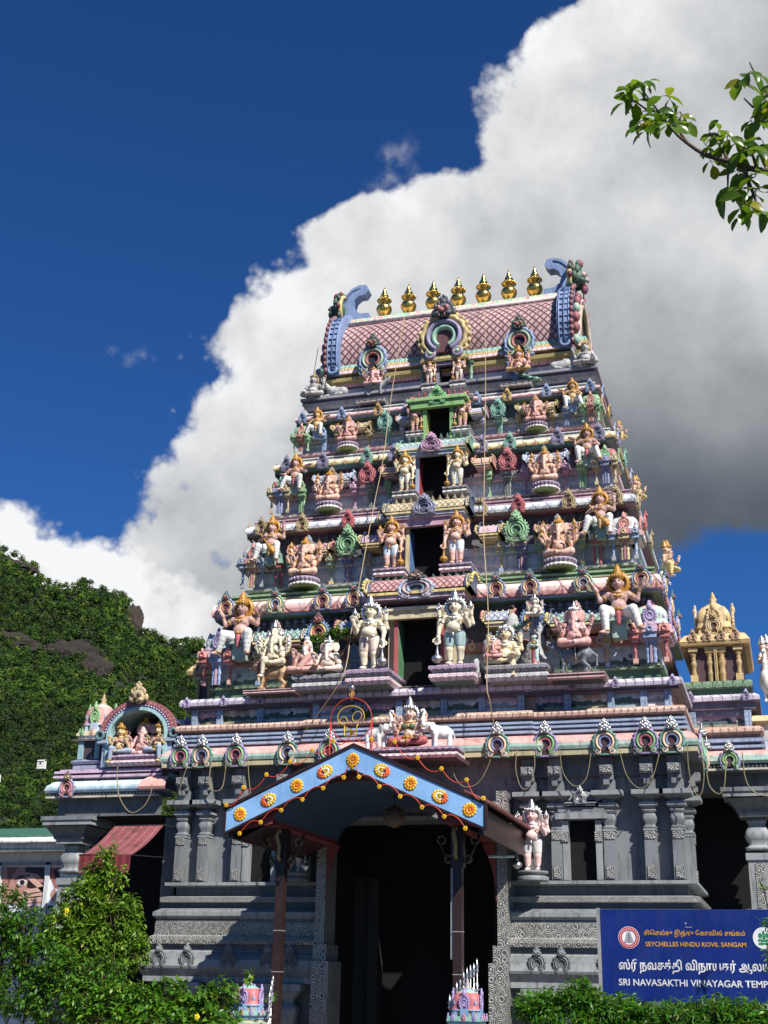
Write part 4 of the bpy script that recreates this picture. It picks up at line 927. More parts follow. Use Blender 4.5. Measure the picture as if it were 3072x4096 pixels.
class Fig:
    """figure with pelvis at height z; all lengths in units where a standing figure is about 1 tall"""
    def __init__(s, z, belly=1., slim=1., head='man', lean=0., fat=1.):
        s.z = z; s.body = []; s.cloth = []; s.orn = MB(); s.crown = MB(); s.eyes = MB(); s.tusk = [MB(), MB()]; s.extra = []; s.lean = lean
        B = s.body; L = lambda h: -.02 * h + lean * h
        B += [('e', (0, .005, z), (.112 * slim, .085, .075)), ('e', (0, -.02 - .018 * belly, z + .08), (.108 * slim * (.9 + .12 * belly), .085 + .026 * belly, .095)), ('e', (0, -.005, z + .2), (.12 * slim, .082, .09)),
              ('c', (-.125 * slim, 0, z + .24), (.125 * slim, 0, z + .24), .045, .045), ('c', (0, 0, z + .25), (0, -.012, z + .33), .042, .038)]
        for q in (-1, 1): B.append(('e', (q * .052 * slim, -.066, z + .2), (.047, .028, .04)))
        s.hz = z + .395; hz = s.hz
        if head == 'man':
            B += [('e', (0, -.012, hz), (.069, .075, .083)), ('e', (0, -.032, hz - .045), (.048, .05, .04)), ('c', (0, -.088, hz + .015), (0, -.1, hz - .02), .011, .015, {'k': .012})]
            for q in (-1, 1): B += [('e', (q * .074, .0, hz - .01), (.014, .022, .036), {'k': .01}), ('e', (q * .03, -.073, hz - .025), (.022, .016, .02)), ('e', (q * .028, -.078, hz + .03), (.024, .01, .008), {'k': .01})]
            B += [('e', (0, -.081, hz - .047), (.02, .01, .006), {'k': .006}), ('e', (0, -.079, hz - .058), (.017, .01, .006), {'k': .006})]
            for q in (-1, 1):
                s.eyes.ball((q * .028, -.083, hz + .012), (.0155, .008, .0085), EYEM, 8, 5); s.eyes.tube([(q * .012, -.086, hz + .036), (q * .03, -.084, hz + .043), (q * .05, -.07, hz + .036)], .004, EYEM, 5)
            s.eyes.ball((0, -.0895, hz - .052), (.019, .006, .006), paint('a03a3a'), 8, 4)
        else:                                                           # elephant head
            B += [('e', (0, -.01, hz), (.088, .085, .088)), ('e', (-.042, -.03, hz + .055), (.05, .045, .04)), ('e', (.042, -.03, hz + .055), (.05, .045, .04))]
            tr = [(0, -.075, hz - .01), (0, -.105, hz - .075), (-.004, -.125, hz - .15), (.0, -.135, hz - .22), (.022, -.142, hz - .27), (.052, -.145, hz - .275), (.066, -.145, hz - .245)]
            rr = [.05, .043, .035, .029, .024, .021, .017]
            for i in range(6): B.append(('c', tr[i], tr[i + 1], rr[i], rr[i + 1]))
            for q in (-1, 1):
                B += [('e', (q * .125, .012, hz - .005), (.062, .016, .088), (0, 0, q * .35)), ('e', (q * .05, -.06, hz - .06), (.035, .035, .035))]
                s.tusk[q > 0].tube([(q * .05, -.09, hz - .075), (q * .06, -.12, hz - .1), (q * .06, -.14, hz - .105)], .011, paint('efe9dc'), 6, rr=[.012, .01, .005])
                s.eyes.ball((q * .05, -.083, hz + .005), (.014, .009, .008), EYEM, 8, 5)
        s.sh = [(-.135 * slim, 0, z + .24), (.135 * slim, 0, z + .24)]
    def limb(s, a, b, c, r, mat='body'):
        B = s.body if mat == 'body' else s.cloth
        B += [('c', a, b, r[0], r[1]), ('c', b, c, r[1] * .98, r[2])]
    def arm(s, side, elbow, wrist, d=None, up=(0, -1, 0), hs=1., bands=True, fist=False, back=0.):
        sh = s.sh[0] if side < 0 else s.sh[1]
        if back: sh = (sh[0] * .9, back, sh[2] - .02)
        s.limb(sh, elbow, wrist, (.042, .034, .024)); e, w = Vector(elbow), Vector(wrist)
        dd = Vector(d) if d else (w - e); s.body += hand(wrist, dd, up, hs * 1.15, side, fist)
        if bands:
            a = Vector(sh).lerp(e, .45); s.orn.torus(a, e - Vector(sh), .041, .011, GOLDM, 12, 5); b = e.lerp(w, .85); s.orn.torus(b, w - e, .028, .0085, GOLDM, 10, 5)
        return w
    def legs_stand(s, short=True, bend=0.):
        z = s.z
        for q in (-1, 1):
            k = (q * .08, -.012 - (bend if q > 0 else 0), z * .52); a = (q * (.075 + (.02 if bend and q > 0 else 0)), .0, .055)
            s.body += [('c', (q * .066, 0, z - .01), k, .075, .056), ('c', k, a, .056, .036), ('c', (a[0], .012, .028), (a[0] + q * .015, -.085, .02), .03, .022), ('e', (a[0], .015, z * .33), (.05, .05, .08))]
            for i in range(5): s.body.append(('c', (a[0] + q * (-.012 + .011 * i), -.085, .017), (a[0] + q * (-.012 + .012 * i), -.108 + .006 * abs(i - 1), .013), .0105, .008, {'k': .005}))
            s.orn.torus((a[0], 0, .075), (0, 0, 1), .041, .011, GOLDM, 12, 5)
            if short: s.cloth += [('c', (q * .066, 0, z - .01), (q * .077, -.008, z * .66), .086, .07)]
        if short: s.cloth += [('e', (0, .005, z - .005), (.122, .096, .062))]
    def legs_cross(s, cl=False):
        z = s.z; B = s.cloth if cl else s.body
        for q in (-1, 1):
            k = (q * .235, -.11, z - .015); a = (q * -.0 + q * .03, -.2 - .025 * q, z - .045)
            B += [('c', (q * .07, 0, z - .01), k, .082, .062), ('c', k, a, .058, .038)]
            s.body += [('c', a, (a[0] - q * .09, a[1] - .0, z - .045), .03, .022)]
            for i in range(5): s.body.append(('c', (a[0] - q * .085, a[1] - .012 + .008 * i, z - .035 - .006 * i), (a[0] - q * .115, a[1] - .014 + .01 * i, z - .028 - .007 * i), .010, .008, {'k': .004}))
            s.orn.torus(a, (1, 0, 0), .042, .01, GOLDM, 10, 5)
    def leg_hang(s, q, cl=False, out=.02):
        z = s.z; B = s.cloth if cl else s.body
        k = (q * .13, -.17, z + .02); a = (q * (.13 + out), -.17, z - .23); B += [('c', (q * .07, 0, z - .01), k, .08, .06), ('c', k, a, .058, .036)]
        s.body += [('c', (a[0], a[1], a[2] - .025), (a[0] + q * .02, a[1] - .09, a[2] - .04), .03, .022)]
        for i in range(5): s.body.append(('c', (a[0] + q * (-.005 + .011 * i), a[1] - .09, a[2] - .043), (a[0] + q * (-.003 + .012 * i), a[1] - .112, a[2] - .046), .0105, .008, {'k': .004}))
        s.orn.torus((a[0], a[1], a[2] + .015), (0, 0, 1), .042, .011, GOLDM, 10, 5)
    def leg_fold(s, q, cl=False):
        z = s.z; B = s.cloth if cl else s.body
        k = (q * .235, -.11, z - .015); a = (q * .02, -.19, z - .04)
        B += [('c', (q * .07, 0, z - .01), k, .082, .062), ('c', k, a, .058, .038)]; s.body += [('c', a, (a[0] - q * .085, a[1], z - .04), .03, .022)]
        for i in range(5): s.body.append(('c', (a[0] - q * .08, a[1] - .012 + .008 * i, z - .03 - .006 * i), (a[0] - q * .11, a[1] - .014 + .01 * i, z - .024 - .007 * i), .010, .008, {'k': .004}))
    def legs_wide(s, feet):
        z = s.z
        for q, (k, f) in zip((-1, 1), feet):
            a = (f[0], f[1], f[2] + .045); s.cloth += [('c', (q * .065, 0, z - .01), k, .085, .068), ('c', k, a, .064, .043)]
            K, A = Vector(k), Vector(a)
            for i in range(4): p = K.lerp(A, .15 + .22 * i); s.cloth.append(('c', p, p + (A - K) * .1, .066 - .006 * i, .066 - .006 * i, {'k': .004}))
            s.body += [('c', (a[0], a[1], f[2] + .04), (a[0] + q * .05, a[1] - .075, f[2] + .02), .032, .024)]
            for i in range(5): s.body.append(('c', (a[0] + q * .05 + (-.018 + .01 * i), a[1] - .075, f[2] + .017), (a[0] + q * .065 + (-.02 + .011 * i), a[1] - .1, f[2] + .013), .0105, .008, {'k': .004}))
            s.orn.torus(A + Vector((0, 0, .01)), A - K, .046, .012, GOLDM, 10, 5)
    def regalia(s, crown='tall', halo=True, hair='gold', belt=True, neck=True):
        z, hz = s.z, s.hz; o = s.orn
        if neck:
            o.torus((0, -.02, z + .275), (0, -.35, 1), .075, .014, GOLDM, 18, 6, (1, .8)); o.torus((0, -.035, z + .245), (0, -.6, 1), .098, .013, GOLDM, 18, 6, (1, .75)); o.ball((0, -.102, z + .205), (.022, .014, .028), GOLDM, 8, 5)
            o.tube([(-.1, -.03, z + .26), (-.05, -.093, z + .16), (.03, -.123, z + .08), (.1, -.08, z + .02)], .006, GOLDM, 5)
        if belt:
            o.torus((0, -.012, z + .045), (0, 0, 1), .118, .016, GOLDM, 20, 6, (1, .86)); o.torus((0, -.012, z + .02), (0, .1, 1), .122, .012, GOLDM, 20, 6, (1, .84)); o.ball((0, -.125, z + .035), (.024, .016, .024), GOLDM, 8, 5); o.ball((0, -.118, z - .03), (.018, .014, .04), GOLDM, 8, 5)
        c = s.crown; m = GOLDM
        if crown == 'tall': pr = [(.078, 0), (.088, .02), (.088, .035), (.068, .045), (.078, .06), (.076, .075), (.058, .085), (.066, .098), (.06, .115), (.045, .125), (.05, .138), (.042, .155), (.026, .17), (.024, .182), (.008, .205)]
        elif crown == 'cone': pr = [(.082, 0), (.095, .015), (.092, .04), (.072, .045), (.074, .065), (.05, .075), (.052, .095), (.03, .105), (.034, .12), (.012, .14), (.006, .16)]
        elif crown == 'bun': pr = [(.074, 0), (.078, .02), (.05, .035), (.055, .055), (.052, .08), (.03, .1), (.006, .11)]
        else: pr = [(.095, 0), (.105, .015), (.1, .035), (.075, .045), (.08, .065), (.055, .08), (.058, .1), (.035, .115), (.02, .14), (.005, .155)]
        c.lathe(pr, 0, -.005, hz + .048, m, 14)
        for k in range(7):
            a = R(200 + 140 * k / 6); c.ball((.088 * math.cos(a), -.005 + .088 * math.sin(a), hz + .085), (.014, .012, .026), m, 6, 4)
        if halo:
            hr = halo if isinstance(halo, float) else .125
            c.torus((0, .05, hz + .01), (0, 1, 0), hr * .8, hr * .2, m, 20, 6)
            pts = [(hr * .8 * math.cos(2 * math.pi * k / 20), .055, hz + .01 + hr * .8 * math.sin(2 * math.pi * k / 20)) for k in range(20)]
            c.face(pts, m)
            for k in range(18): a = 2 * math.pi * k / 18; c.ball((hr * .98 * math.cos(a), .045, hz + .01 + hr * .98 * math.sin(a)), hr * .11, m, 6, 4)
    def sash(s, L=.16):
        z = s.z; s.cloth2 = [('e', (0, -.08, z - .03), (.05, .03, .03)), ('c', (0, -.1, z - .02), (0, -.1, z - L), .04, .028)]
GOLDM = DULLGOLD
def mace(mb, top, base, r=.05, m=None):
    """long handle ending in a ribbed knob, from top to base"""
    m = m or GOLDM; a, b = Vector(top), Vector(base); L = (b - a).length; q = (b - a).to_track_quat('Z', 'Y').to_matrix()
    mb.lathe([(.012, 0), (.02, .01), (.014, .03), (.015, L * .5), (.02, L * .62), (.03, L * .66), (.02, L * .68), (r * .55, L * .72), (r * .9, L * .78), (r, L * .85), (r * .9, L * .92), (r * .5, L * .97), (r * .6, L), (.004, L + .005)], a.x, a.y, a.z, m, 12, 1, axis=q)
def held(mb, p, kind='conch', m=None):
    p = Vector(p); m = m or GOLDM
    if kind == 'conch': mb.lathe([(.01, -.02), (.03, .01), (.036, .04), (.028, .07), (.016, .09), (.004, .115)], p.x, p.y, p.z, m, 10)
    elif kind == 'disc': mb.torus((p.x, p.y, p.z + .045), (0, 1, 0), .034, .011, m, 12, 5); mb.ball((p.x, p.y, p.z + .045), .016, m, 7, 4); mb.ball((p.x, p.y, p.z + .1), .012, m, 6, 4)
    elif kind == 'axe': mb.tube([(p.x, p.y, p.z - .05), (p.x, p.y, p.z + .1)], .009, m, 6); mb.box(p.x - .01, p.x + .045, p.y - .008, p.y + .008, p.z + .055, p.z + .1, m)
    elif kind == 'bowl': mb.ball((p.x, p.y - .02, p.z + .03), .03, m, 8, 6)
    elif kind == 'lotus':
        for k in range(7): a = 2 * math.pi * k / 7; mb.ball((p.x + .018 * math.cos(a), p.y + .018 * math.sin(a), p.z + .05), (.014, .014, .03), m, 6, 5)
        mb.tube([(p.x, p.y, p.z - .02), (p.x, p.y, p.z + .04)], .006, m, 5)
def lotus_seat(mb, rx, ry, h, m1, m2, m3):
    def ell(k, z): return [(rx * k * math.cos(2 * math.pi * j / 28), ry * k * math.sin(2 * math.pi * j / 28), z) for j in range(28)]
    rows = [ell(.8, -h), ell(.98, -h + .02), ell(1., -h * .72), ell(.9, -h * .6), ell(.86, -h * .5), ell(.93, -h * .35), ell(.98, -h * .14), ell(.93, -.004), ell(.85, 0)]
    mb.grid(rows, [m3, m2, m2, m3, m1, m1, m1, m1], None, True); mb.face(rows[-1], m1); mb.face(rows[0][::-1], m3)
    for j in range(22):
        a = 2 * math.pi * j / 22; c, d = math.cos(a), math.sin(a)
        mb.ball((rx * .96 * c, ry * .96 * d, -h * .26), (.026, .026, h * .2), m1, 7, 5); mb.ball((rx * .98 * c, ry * .98 * d, -h * .82), (.026, .026, h * .14), m2, 7, 4)
VOX = .0095
class Proto: pass
def bake(nm, f, extra=None, sash=True, vox=VOX, k=.018):
    """mesh the parts of a figure once"""
    p = Proto(); p.parts = []
    p.parts.append(('body', sdf_mesh(nm + '_body', f.body, vox, k, SKIN), 'skin'))
    if f.cloth: p.parts.append(('trousers', sdf_mesh(nm + '_cloth', f.cloth, vox, .012, SKIN), 'cloth'))
    if getattr(f, 'cloth2', None): p.parts.append(('sash', sdf_mesh(nm + '_sash', f.cloth2, vox, .012, SKIN), 'sash'))
    for n_, mb, key in (('ornaments', f.orn, 'gold'), ('crown', f.crown, 'crown'), ('eyes', f.eyes, None), ('tusk', f.tusk[0], None), ('tusk', f.tusk[1], None)):
        if mb.v: p.parts.append((n_, mb.mesh(nm + '_' + n_), key))
    for n_, mb, key in (extra or []): p.parts.append((n_, mb.mesh(nm + '_' + n_) if isinstance(mb, MB) else mb, key))
    return p
def place(p, name, label, x, y, z, sc, cols, rz=0., mir=False, group=None, cat='statue', skip=(), wx=1.):
    """a copy of a figure with its own colours"""
    root = tag(empty(name, (x, y, z), rz, ((-sc if mir else sc) * wx, sc * min(1, wx + .05), sc)), label, cat, group)
    for n_, me, key in p.parts:
        if n_ in skip: continue
        ms = None
        if key:
            m = cols.get(key, cols.get('gold')); m = paint(m) if isinstance(m, str) else m
            ms = [(m if q in (GOLDM, SKIN) else q) for q in me.materials]
        inst(n_, me, root, mats=ms)
    return root
PLB = paint('c6a0b4'); 
# ---- standing door guardian, four arms, hand on a mace (its right hand side of the picture: mace at +x)
def guardian():
    f = Fig(.44, 1.25); f.legs_stand()
    f.arm(1, (.215, -.02, .53), (.215, -.075, .40), (0, -.3, -1), (0, -1, 0), 1.1)
    f.arm(-1, (-.2, -.03, .55), (-.19, -.14, .62), (-.1, -.2, 1), (0, -1, 0), 1.1)
    for q in (-1, 1):
        w = f.arm(q, (q * .235, .045, .60), (q * .225, .01, .73), (0, 0, 1), (0, -1, 0), 1.05, back=.035)
        held(f.orn, (q * .225, -.01, .79), 'conch' if q < 0 else 'disc')
    f.regalia('tall', .155)
    m = MB(); mace(m, (.215, -.12, .40), (.225, -.1, .03), .078)
    pd = MB()
    return bake('guardian', f, [('mace', m, 'gold')])
G_STAND = guardian()
# ---- wide-seated athlete on a ledge; three arm poses
def sitter(pose):
    f = Fig(.30, .55, 1.08); f.legs_wide([((-.21, -.17, .30), (-.29, -.15, .02)), ((.19, -.18, .31), (.17, -.14, .0))]); f.sash(.15)
    if pose == 'lift':
        for q in (-1, 1): f.arm(q, (q * .26, -.01, .47), (q * .30, -.04, .60), (q * .55, -.2, .6), (0, 0, 1), 1.25)
    elif pose == 'mace':
        f.arm(-1, (-.24, -.05, .43), (-.12, -.18, .45), (1, -.3, .1), (0, -.5, 1), 1.15, fist=True); f.arm(1, (.26, .0, .49), (.27, -.03, .63), (0, -.1, 1), (0, -1, 0), 1.2)
    else:
        f.arm(-1, (-.26, -.03, .43), (-.20, -.19, .37), (.1, -1, -.4), (0, 0, 1), 1.15); f.arm(1, (.27, .0, .48), (.28, -.05, .60), (.9, -.1, .1), (0, 0, 1), 1.2)
    f.regalia('tall', .165)
    ex = []
    if pose == 'mace': m = MB(); mace(m, (-.17, -.20, .53), (.17, -.27, .13), .07); ex = [('mace', m, 'gold')]
    sd = MB(); sd.box(-.1, .1, -.05, .12, -.02, .19, SKIN); sd.box(-.15, .15, -.1, .12, .19, .23, SKIN)
    ex.append(('seat', sd, 'seat'))
    return bake('sitter_' + pose, f, ex)
A_LIFT, A_MACE, A_REST = sitter('lift'), sitter('mace'), sitter('rest')
# ---- elephant-headed god seated cross-legged on a lotus
def elephant_god(arms, lotus=True, five=False, lal=False, halo=False, small=False):
    f = Fig(.11, 1.45, 1.08, 'eleph')
    if lal: f.leg_hang(-1); f.leg_fold(1)
    else: f.legs_cross()
    f.cloth += [('e', (0, .005, .10), (.124, .097, .06))]
    f.arm(-1, (-.22, -.06, .20), (-.2, -.17, .24), (-.1, -.5, 1), (0, -1, 0), 1.15); f.arm(1, (.22, -.06, .2), (.18, -.17, .21), (-.3, -1, .1), (0, 0, 1), 1.15)
    held(f.orn, (.16, -.22, .22), 'bowl')
    kinds = ['axe', 'lotus', 'conch', 'disc', 'bowl']
    if arms > 2:
        n = (arms - 2) // 2
        for i in range(n):
            for q in (-1, 1):
                a = R(-12 + (66 if n > 1 else 40) * (i / max(1, n - 1) if n > 1 else .8)); e = (q * (.225 + .03 * (i % 2)), .02, .24 + .09 * i / max(1, n - 1)); wv = (q * (.225 + .085 * math.cos(a)), -.03 + .01 * i, .27 + .17 * math.sin(a) + .05)
                f.arm(q, e, wv, (q * math.cos(a) * .4, -.2, 1), (0, -1, 0), 1., back=.03); held(f.orn, (wv[0] + q * .01, wv[1] - .02, wv[2] + .06), kinds[(i + (q > 0)) % 5])
    f.regalia('cone', halo if halo else False)
    if five:
        for q in (-1, 1):
            f.body += [('e', (q * .1, .02, f.hz), (.075, .075, .075)), ('c', (q * .14, -.04, f.hz - .03), (q * .17, -.09, f.hz - .13), .036, .02)]
        f.body += [('e', (0, .0, f.hz + .14), (.07, .07, .07)), ('c', (0, -.06, f.hz + .13), (0, -.11, f.hz + .06), .032, .02)]
        f.crown = MB(); f.crown.lathe([(.07, 0), (.082, .02), (.06, .04), (.066, .07), (.04, .09), (.03, .12), (.005, .15)], 0, 0, f.hz + .19, GOLDM, 12); f.crown.torus((0, .05, f.hz + .03), (0, 1, 0), .17, .03, GOLDM, 20, 6)
        for q in (-1, 1): f.crown.lathe([(.06, 0), (.07, .02), (.05, .04), (.04, .08), (.005, .11)], q * .12, .02, f.hz + .06, GOLDM, 10)
    ex = []
    if lotus: m = MB(); lotus_seat(m, .3, .25, .15, S0[0], S0[1], S0[2]); ex.append(('lotus_seat', m, None))
    return bake('elephant_god', f, ex)
G4, G8, G4N = elephant_god(4), elephant_god(8), elephant_god(4, False)
G10F = elephant_god(10, False, True, True); G2N = elephant_god(2, False, lal=False)
# ---- sage with beard
f = Fig(.11, .3, .9); f.legs_cross(True); f.arm(-1, (-.19, -.03, .2), (-.17, -.13, .3), (0, -.2, 1), (0, -1, 0), 1.1, False); f.arm(1, (.19, -.03, .18), (.21, -.15, .13), (.1, -1, -.2), (0, 0, 1), 1.1, False)
f.cloth += [('e', (0, .0, .12), (.12, .1, .08)), ('c', (.1, -.06, .33), (-.06, -.1, .14), .05, .06), ('c', (.1, .02, .34), (.05, -.02, .12), .06, .09)]
hb = [('e', (0, .02, f.hz + .02), (.078, .078, .085)), ('e', (0, -.005, f.hz + .115), (.045, .045, .04)), ('c', (-.06, .02, f.hz), (-.08, .03, f.hz - .13), .03, .02), ('c', (.06, .02, f.hz), (.08, .03, f.hz - .13), .03, .02), ('c', (0, -.07, f.hz - .055), (0, -.095, f.hz - .17), .04, .012), ('c', (-.03, -.065, f.hz - .04), (0, -.095, f.hz - .1), .02, .02), ('c', (.03, -.065, f.hz - .04), (0, -.095, f.hz - .1), .02, .02)]
SAGE = bake('sage', f, [('hair', sdf_mesh('sage_hair', hb, VOX, .015, SKIN), 'hair')])
# ---- god seated with one leg hanging; ladies
def deity(hang=0, slim=.95, arms=4, crown='tall', bust=False, cl=True, halo=.12, belly=.4, pose='bless'):
    f = Fig(.11, belly, slim)
    if hang: f.leg_hang(hang, cl); f.leg_fold(-hang, cl)
    else: f.legs_cross(cl)
    if cl: f.cloth += [('e', (0, .005, .10), (.124, .097, .07))]
    if bust:
        bl = [('e', (q * .052, -.075, .305), (.05, .042, .046)) for q in (-1, 1)] + [('e', (0, -.005, .31), (.118 * slim, .085, .055)), ('c', (-.11, 0, .34), (-.16, .0, .29), .044, .042), ('c', (.11, 0, .34), (.16, .0, .29), .044, .042)]
        f.cloth2 = bl
    f.arm(-1, (-.2, -.04, .2), (-.17, -.15, .25), (-.1, -.3, 1), (0, -1, 0), 1.1); f.arm(1, (.2, -.04, .19), (.16, -.17, .14) if pose == 'bless' else (.17, -.15, .26), (0, -1, -.1) if pose == 'bless' else (.1, -.3, 1), (0, 0, 1) if pose == 'bless' else (0, -1, 0), 1.1)
    if arms > 2:
        for q in (-1, 1): f.arm(q, (q * .235, .02, .28), (q * .235, -.02, .39), (0, -.1, 1), (0, -1, 0), 1., back=.03); held(f.orn, (q * .235, -.04, .44), 'lotus' if bust else 'axe')
    f.regalia(crown, halo)
    return bake('deity', f)
D_HANG = deity(1, .98, 4, 'bun', False, False, .14, .6); D_LADY = deity(0, .85, 4, 'tall', True, True, .13); D_LADYH = deity(-1, .85, 2, 'tall', True, True, .12, pose='x'); D_YOUTH = deity(0, .9, 4, 'tall', False, True, .13)
# ---- standing lady
f = Fig(.44, .2, .8); f.legs_stand(False); f.cloth += [('c', (0, 0, .42), (0, -.01, .2), .105, .09), ('c', (0, -.01, .2), (0, -.01, .05), .09, .11)]
f.cloth2 = [('e', (q * .045, -.07, .64), (.045, .04, .042)) for q in (-1, 1)] + [('e', (0, 0, .64), (.1, .08, .055)), ('c', (-.1, 0, .68), (-.13, 0, .6), .042, .04), ('c', (.1, 0, .68), (.13, 0, .6), .042, .04)]
f.arm(-1, (-.16, -.05, .53), (-.07, -.16, .56), (1, -.3, .2), (0, -1, 0), 1.05); f.arm(1, (.17, -.04, .53), (.06, -.16, .55), (-1, -.3, .2), (0, -1, 0), 1.05); f.regalia('bun', .1)
LADY = bake('standing_lady', f)
# ---- seated chubby dwarf (upper corners) and three-headed rider
f = Fig(.11, 1.5, 1.05); f.legs_cross(); f.cloth += [('e', (0, .005, .10), (.124, .097, .06))]; f.arm(-1, (-.23, -.03, .2), (-.18, -.15, .12), (.2, -1, -.3), (0, 0, 1), 1.1); f.arm(1, (.24, -.02, .26), (.27, -.05, .38), (.1, -.1, 1), (0, -1, 0), 1.15); f.regalia('bun', .12)
DWARF = bake('dwarf', f)
f = Fig(.11, .5, .95); f.leg_hang(-1, True); f.leg_fold(1, True); f.cloth += [('e', (0, .005, .10), (.124, .097, .07))]
for q in (-1, 1):
    f.arm(q, (q * .2, -.05, .2), (q * .17, -.16, .26), (0, -.3, 1), (0, -1, 0), 1.1); f.body += [('e', (q * .075, .01, f.hz), (.06, .066, .078)), ('c', (q * .12, -.045, f.hz + .01), (q * .125, -.055, f.hz - .02), .01, .014, {'k': .01})]
f.regalia('tall', False)
for q in (-1, 1): f.crown.lathe([(.066, 0), (.075, .02), (.05, .05), (.055, .08), (.03, .13), (.006, .18)], q * .08, .01, f.hz + .045, GOLDM, 12)
TRIPLE = bake('three_headed', f)
# ------------------------------------------------------------------ animals (nose towards -x)
def legs4(B, xs, ys, z0, r0, r1, hock=True, paw=.05, top=None):
    for i, x in enumerate(xs):
        for y in ys:
            tz = top or z0
            if i == 0: B += [('c', (x, y, tz), (x + .01, y, tz * .5), r0, r1 * 1.15), ('c', (x + .01, y, tz * .5), (x - .01, y, .05), r1 * 1.1, r1), ('c', (x - .01, y, .035), (x - paw, y, .028), r1 * 1.05, r1 * .8)]
            else: B += [('c', (x, y, tz), (x - .05, y, tz * .62), r0 * 1.25, r1 * 1.5), ('c', (x - .05, y, tz * .62), (x + .05, y, tz * .34), r1 * 1.35, r1), ('c', (x + .05, y, tz * .34), (x + .01, y, .05), r1, r1 * .95), ('c', (x + .01, y, .035), (x - paw * .8, y, .028), r1 * 1.05, r1 * .8)]
def animal(nm, B, ex=(), vox=.013, k=.03):
    p = Proto(); p.parts = [('body', sdf_mesh(nm, B, vox, k, SKIN), 'skin')]
    for n_, mb, key in ex: p.parts.append((n_, mb.mesh(nm + '_' + n_) if isinstance(mb, MB) else mb, key))
    return p
def saddle(x, z, rx, rz, m1, m2):
    mb = MB()
    for q in (-1, 1):
        mb.ball((x, q * .0, z), (rx, .135, rz), m1, 16, 8)
    mb.torus((x, 0, z), (1, 0, 0), .13, .012, m2, 16, 5, (1, 1.0))
    return mb
# rat: pointed snout raised, open mouth, long thin legs, whip tail
B = [('e', (.02, 0, .36), (.26, .115, .12)), ('e', (-.16, 0, .38), (.13, .11, .125)), ('e', (.2, 0, .38), (.14, .12, .14)), ('c', (-.24, 0, .4), (-.38, 0, .5), .09, .075), ('c', (-.38, 0, .5), (-.5, 0, .62), .072, .03), ('c', (-.36, 0, .46), (-.45, 0, .53), .045, .022)]
legs4(B, (-.2, .22), (-.075, .075), .34, .055, .026)
B += [('e', (-.36, -.075, .575), (.03, .012, .04)), ('e', (-.36, .075, .575), (.03, .012, .04)), ('c', (.32, 0, .4), (.42, 0, .32), .03, .022), ('c', (.42, 0, .32), (.42, 0, .14), .022, .016), ('c', (.42, 0, .14), (.34, 0, .03), .016, .008)]
e = MB()
for q in (-1, 1): e.ball((-.4, q * .055, .56), .016, EYEM, 7, 5)
tth = MB()
for i in range(5): tth.ball((-.44 - .016 * i, -.03, .525 + .012 * i), (.01, .01, .016), paint('f0ece0'), 6, 4)
RAT = animal('rat', B, [('eyes', e, None), ('teeth', tth, None), ('saddle_cloth', saddle(.04, .375, .1, .125, paint('3f6f62'), paint('d8d2c0')), None)])
# lion: standing, maned head, tail up
B = [('e', (0, 0, .36), (.28, .12, .125)), ('e', (-.2, 0, .39), (.14, .125, .15)), ('e', (.22, 0, .37), (.13, .12, .14)), ('e', (-.34, 0, .5), (.12, .14, .15)), ('e', (-.4, 0, .53), (.09, .09, .095)), ('c', (-.44, 0, .5), (-.52, 0, .48), .055, .045)]
legs4(B, (-.22, .24), (-.08, .08), .34, .068, .036, paw=.06)
B += [('c', (.33, 0, .42), (.42, 0, .38), .025, .02), ('c', (.42, 0, .38), (.46, 0, .26), .02, .018), ('e', (.46, 0, .23), (.035, .03, .05))]
e = MB()
for q in (-1, 1): e.ball((-.47, q * .045, .56), .016, EYEM, 7, 5)
mn = MB()
for k in range(36):
    a = 2 * math.pi * k / 12; ring = k // 12; mn.ball((-.33 + .05 * ring, (.12 + .02 * ring) * math.cos(a + ring * .3), .51 + (.135 + .02 * ring) * math.sin(a + ring * .3)), (.04, .045, .045), SKIN, 7, 5)
LION = animal('lion', B, [('eyes', e, None), ('mane', mn, 'mane')])
# lying bull
B = [('e', (.05, 0, .2), (.3, .16, .17)), ('e', (.25, 0, .2), (.16, .16, .16)), ('e', (-.12, 0, .25), (.16, .15, .16)), ('e', (-.08, 0, .37), (.09, .07, .07)), ('c', (-.22, 0, .33), (-.34, 0, .46), .1, .085), ('c', (-.34, 0, .46), (-.48, 0, .4), .078, .05), ('c', (-.25, -.1, .06), (-.4, -.1, .05), .05, .035), ('c', (.2, -.15, .07), (.02, -.17, .05), .06, .04), ('c', (-.25, .1, .06), (-.4, .1, .05), .05, .035),
     ('e', (-.33, -.1, .47), (.03, .05, .025)), ('e', (-.33, .1, .47), (.03, .05, .025)), ('c', (-.33, -.05, .53), (-.35, -.07, .6), .018, .008), ('c', (-.33, .05, .53), (-.35, .07, .6), .018, .008)]
e = MB()
for q in (-1, 1): e.ball((-.4, q * .066, .47), .015, EYEM, 7, 5)
BULL = animal('bull', B, [('eyes', e, None), ('saddle_cloth', saddle(.1, .22, .12, .165, paint('c8888a'), paint('d8c070')), None)])
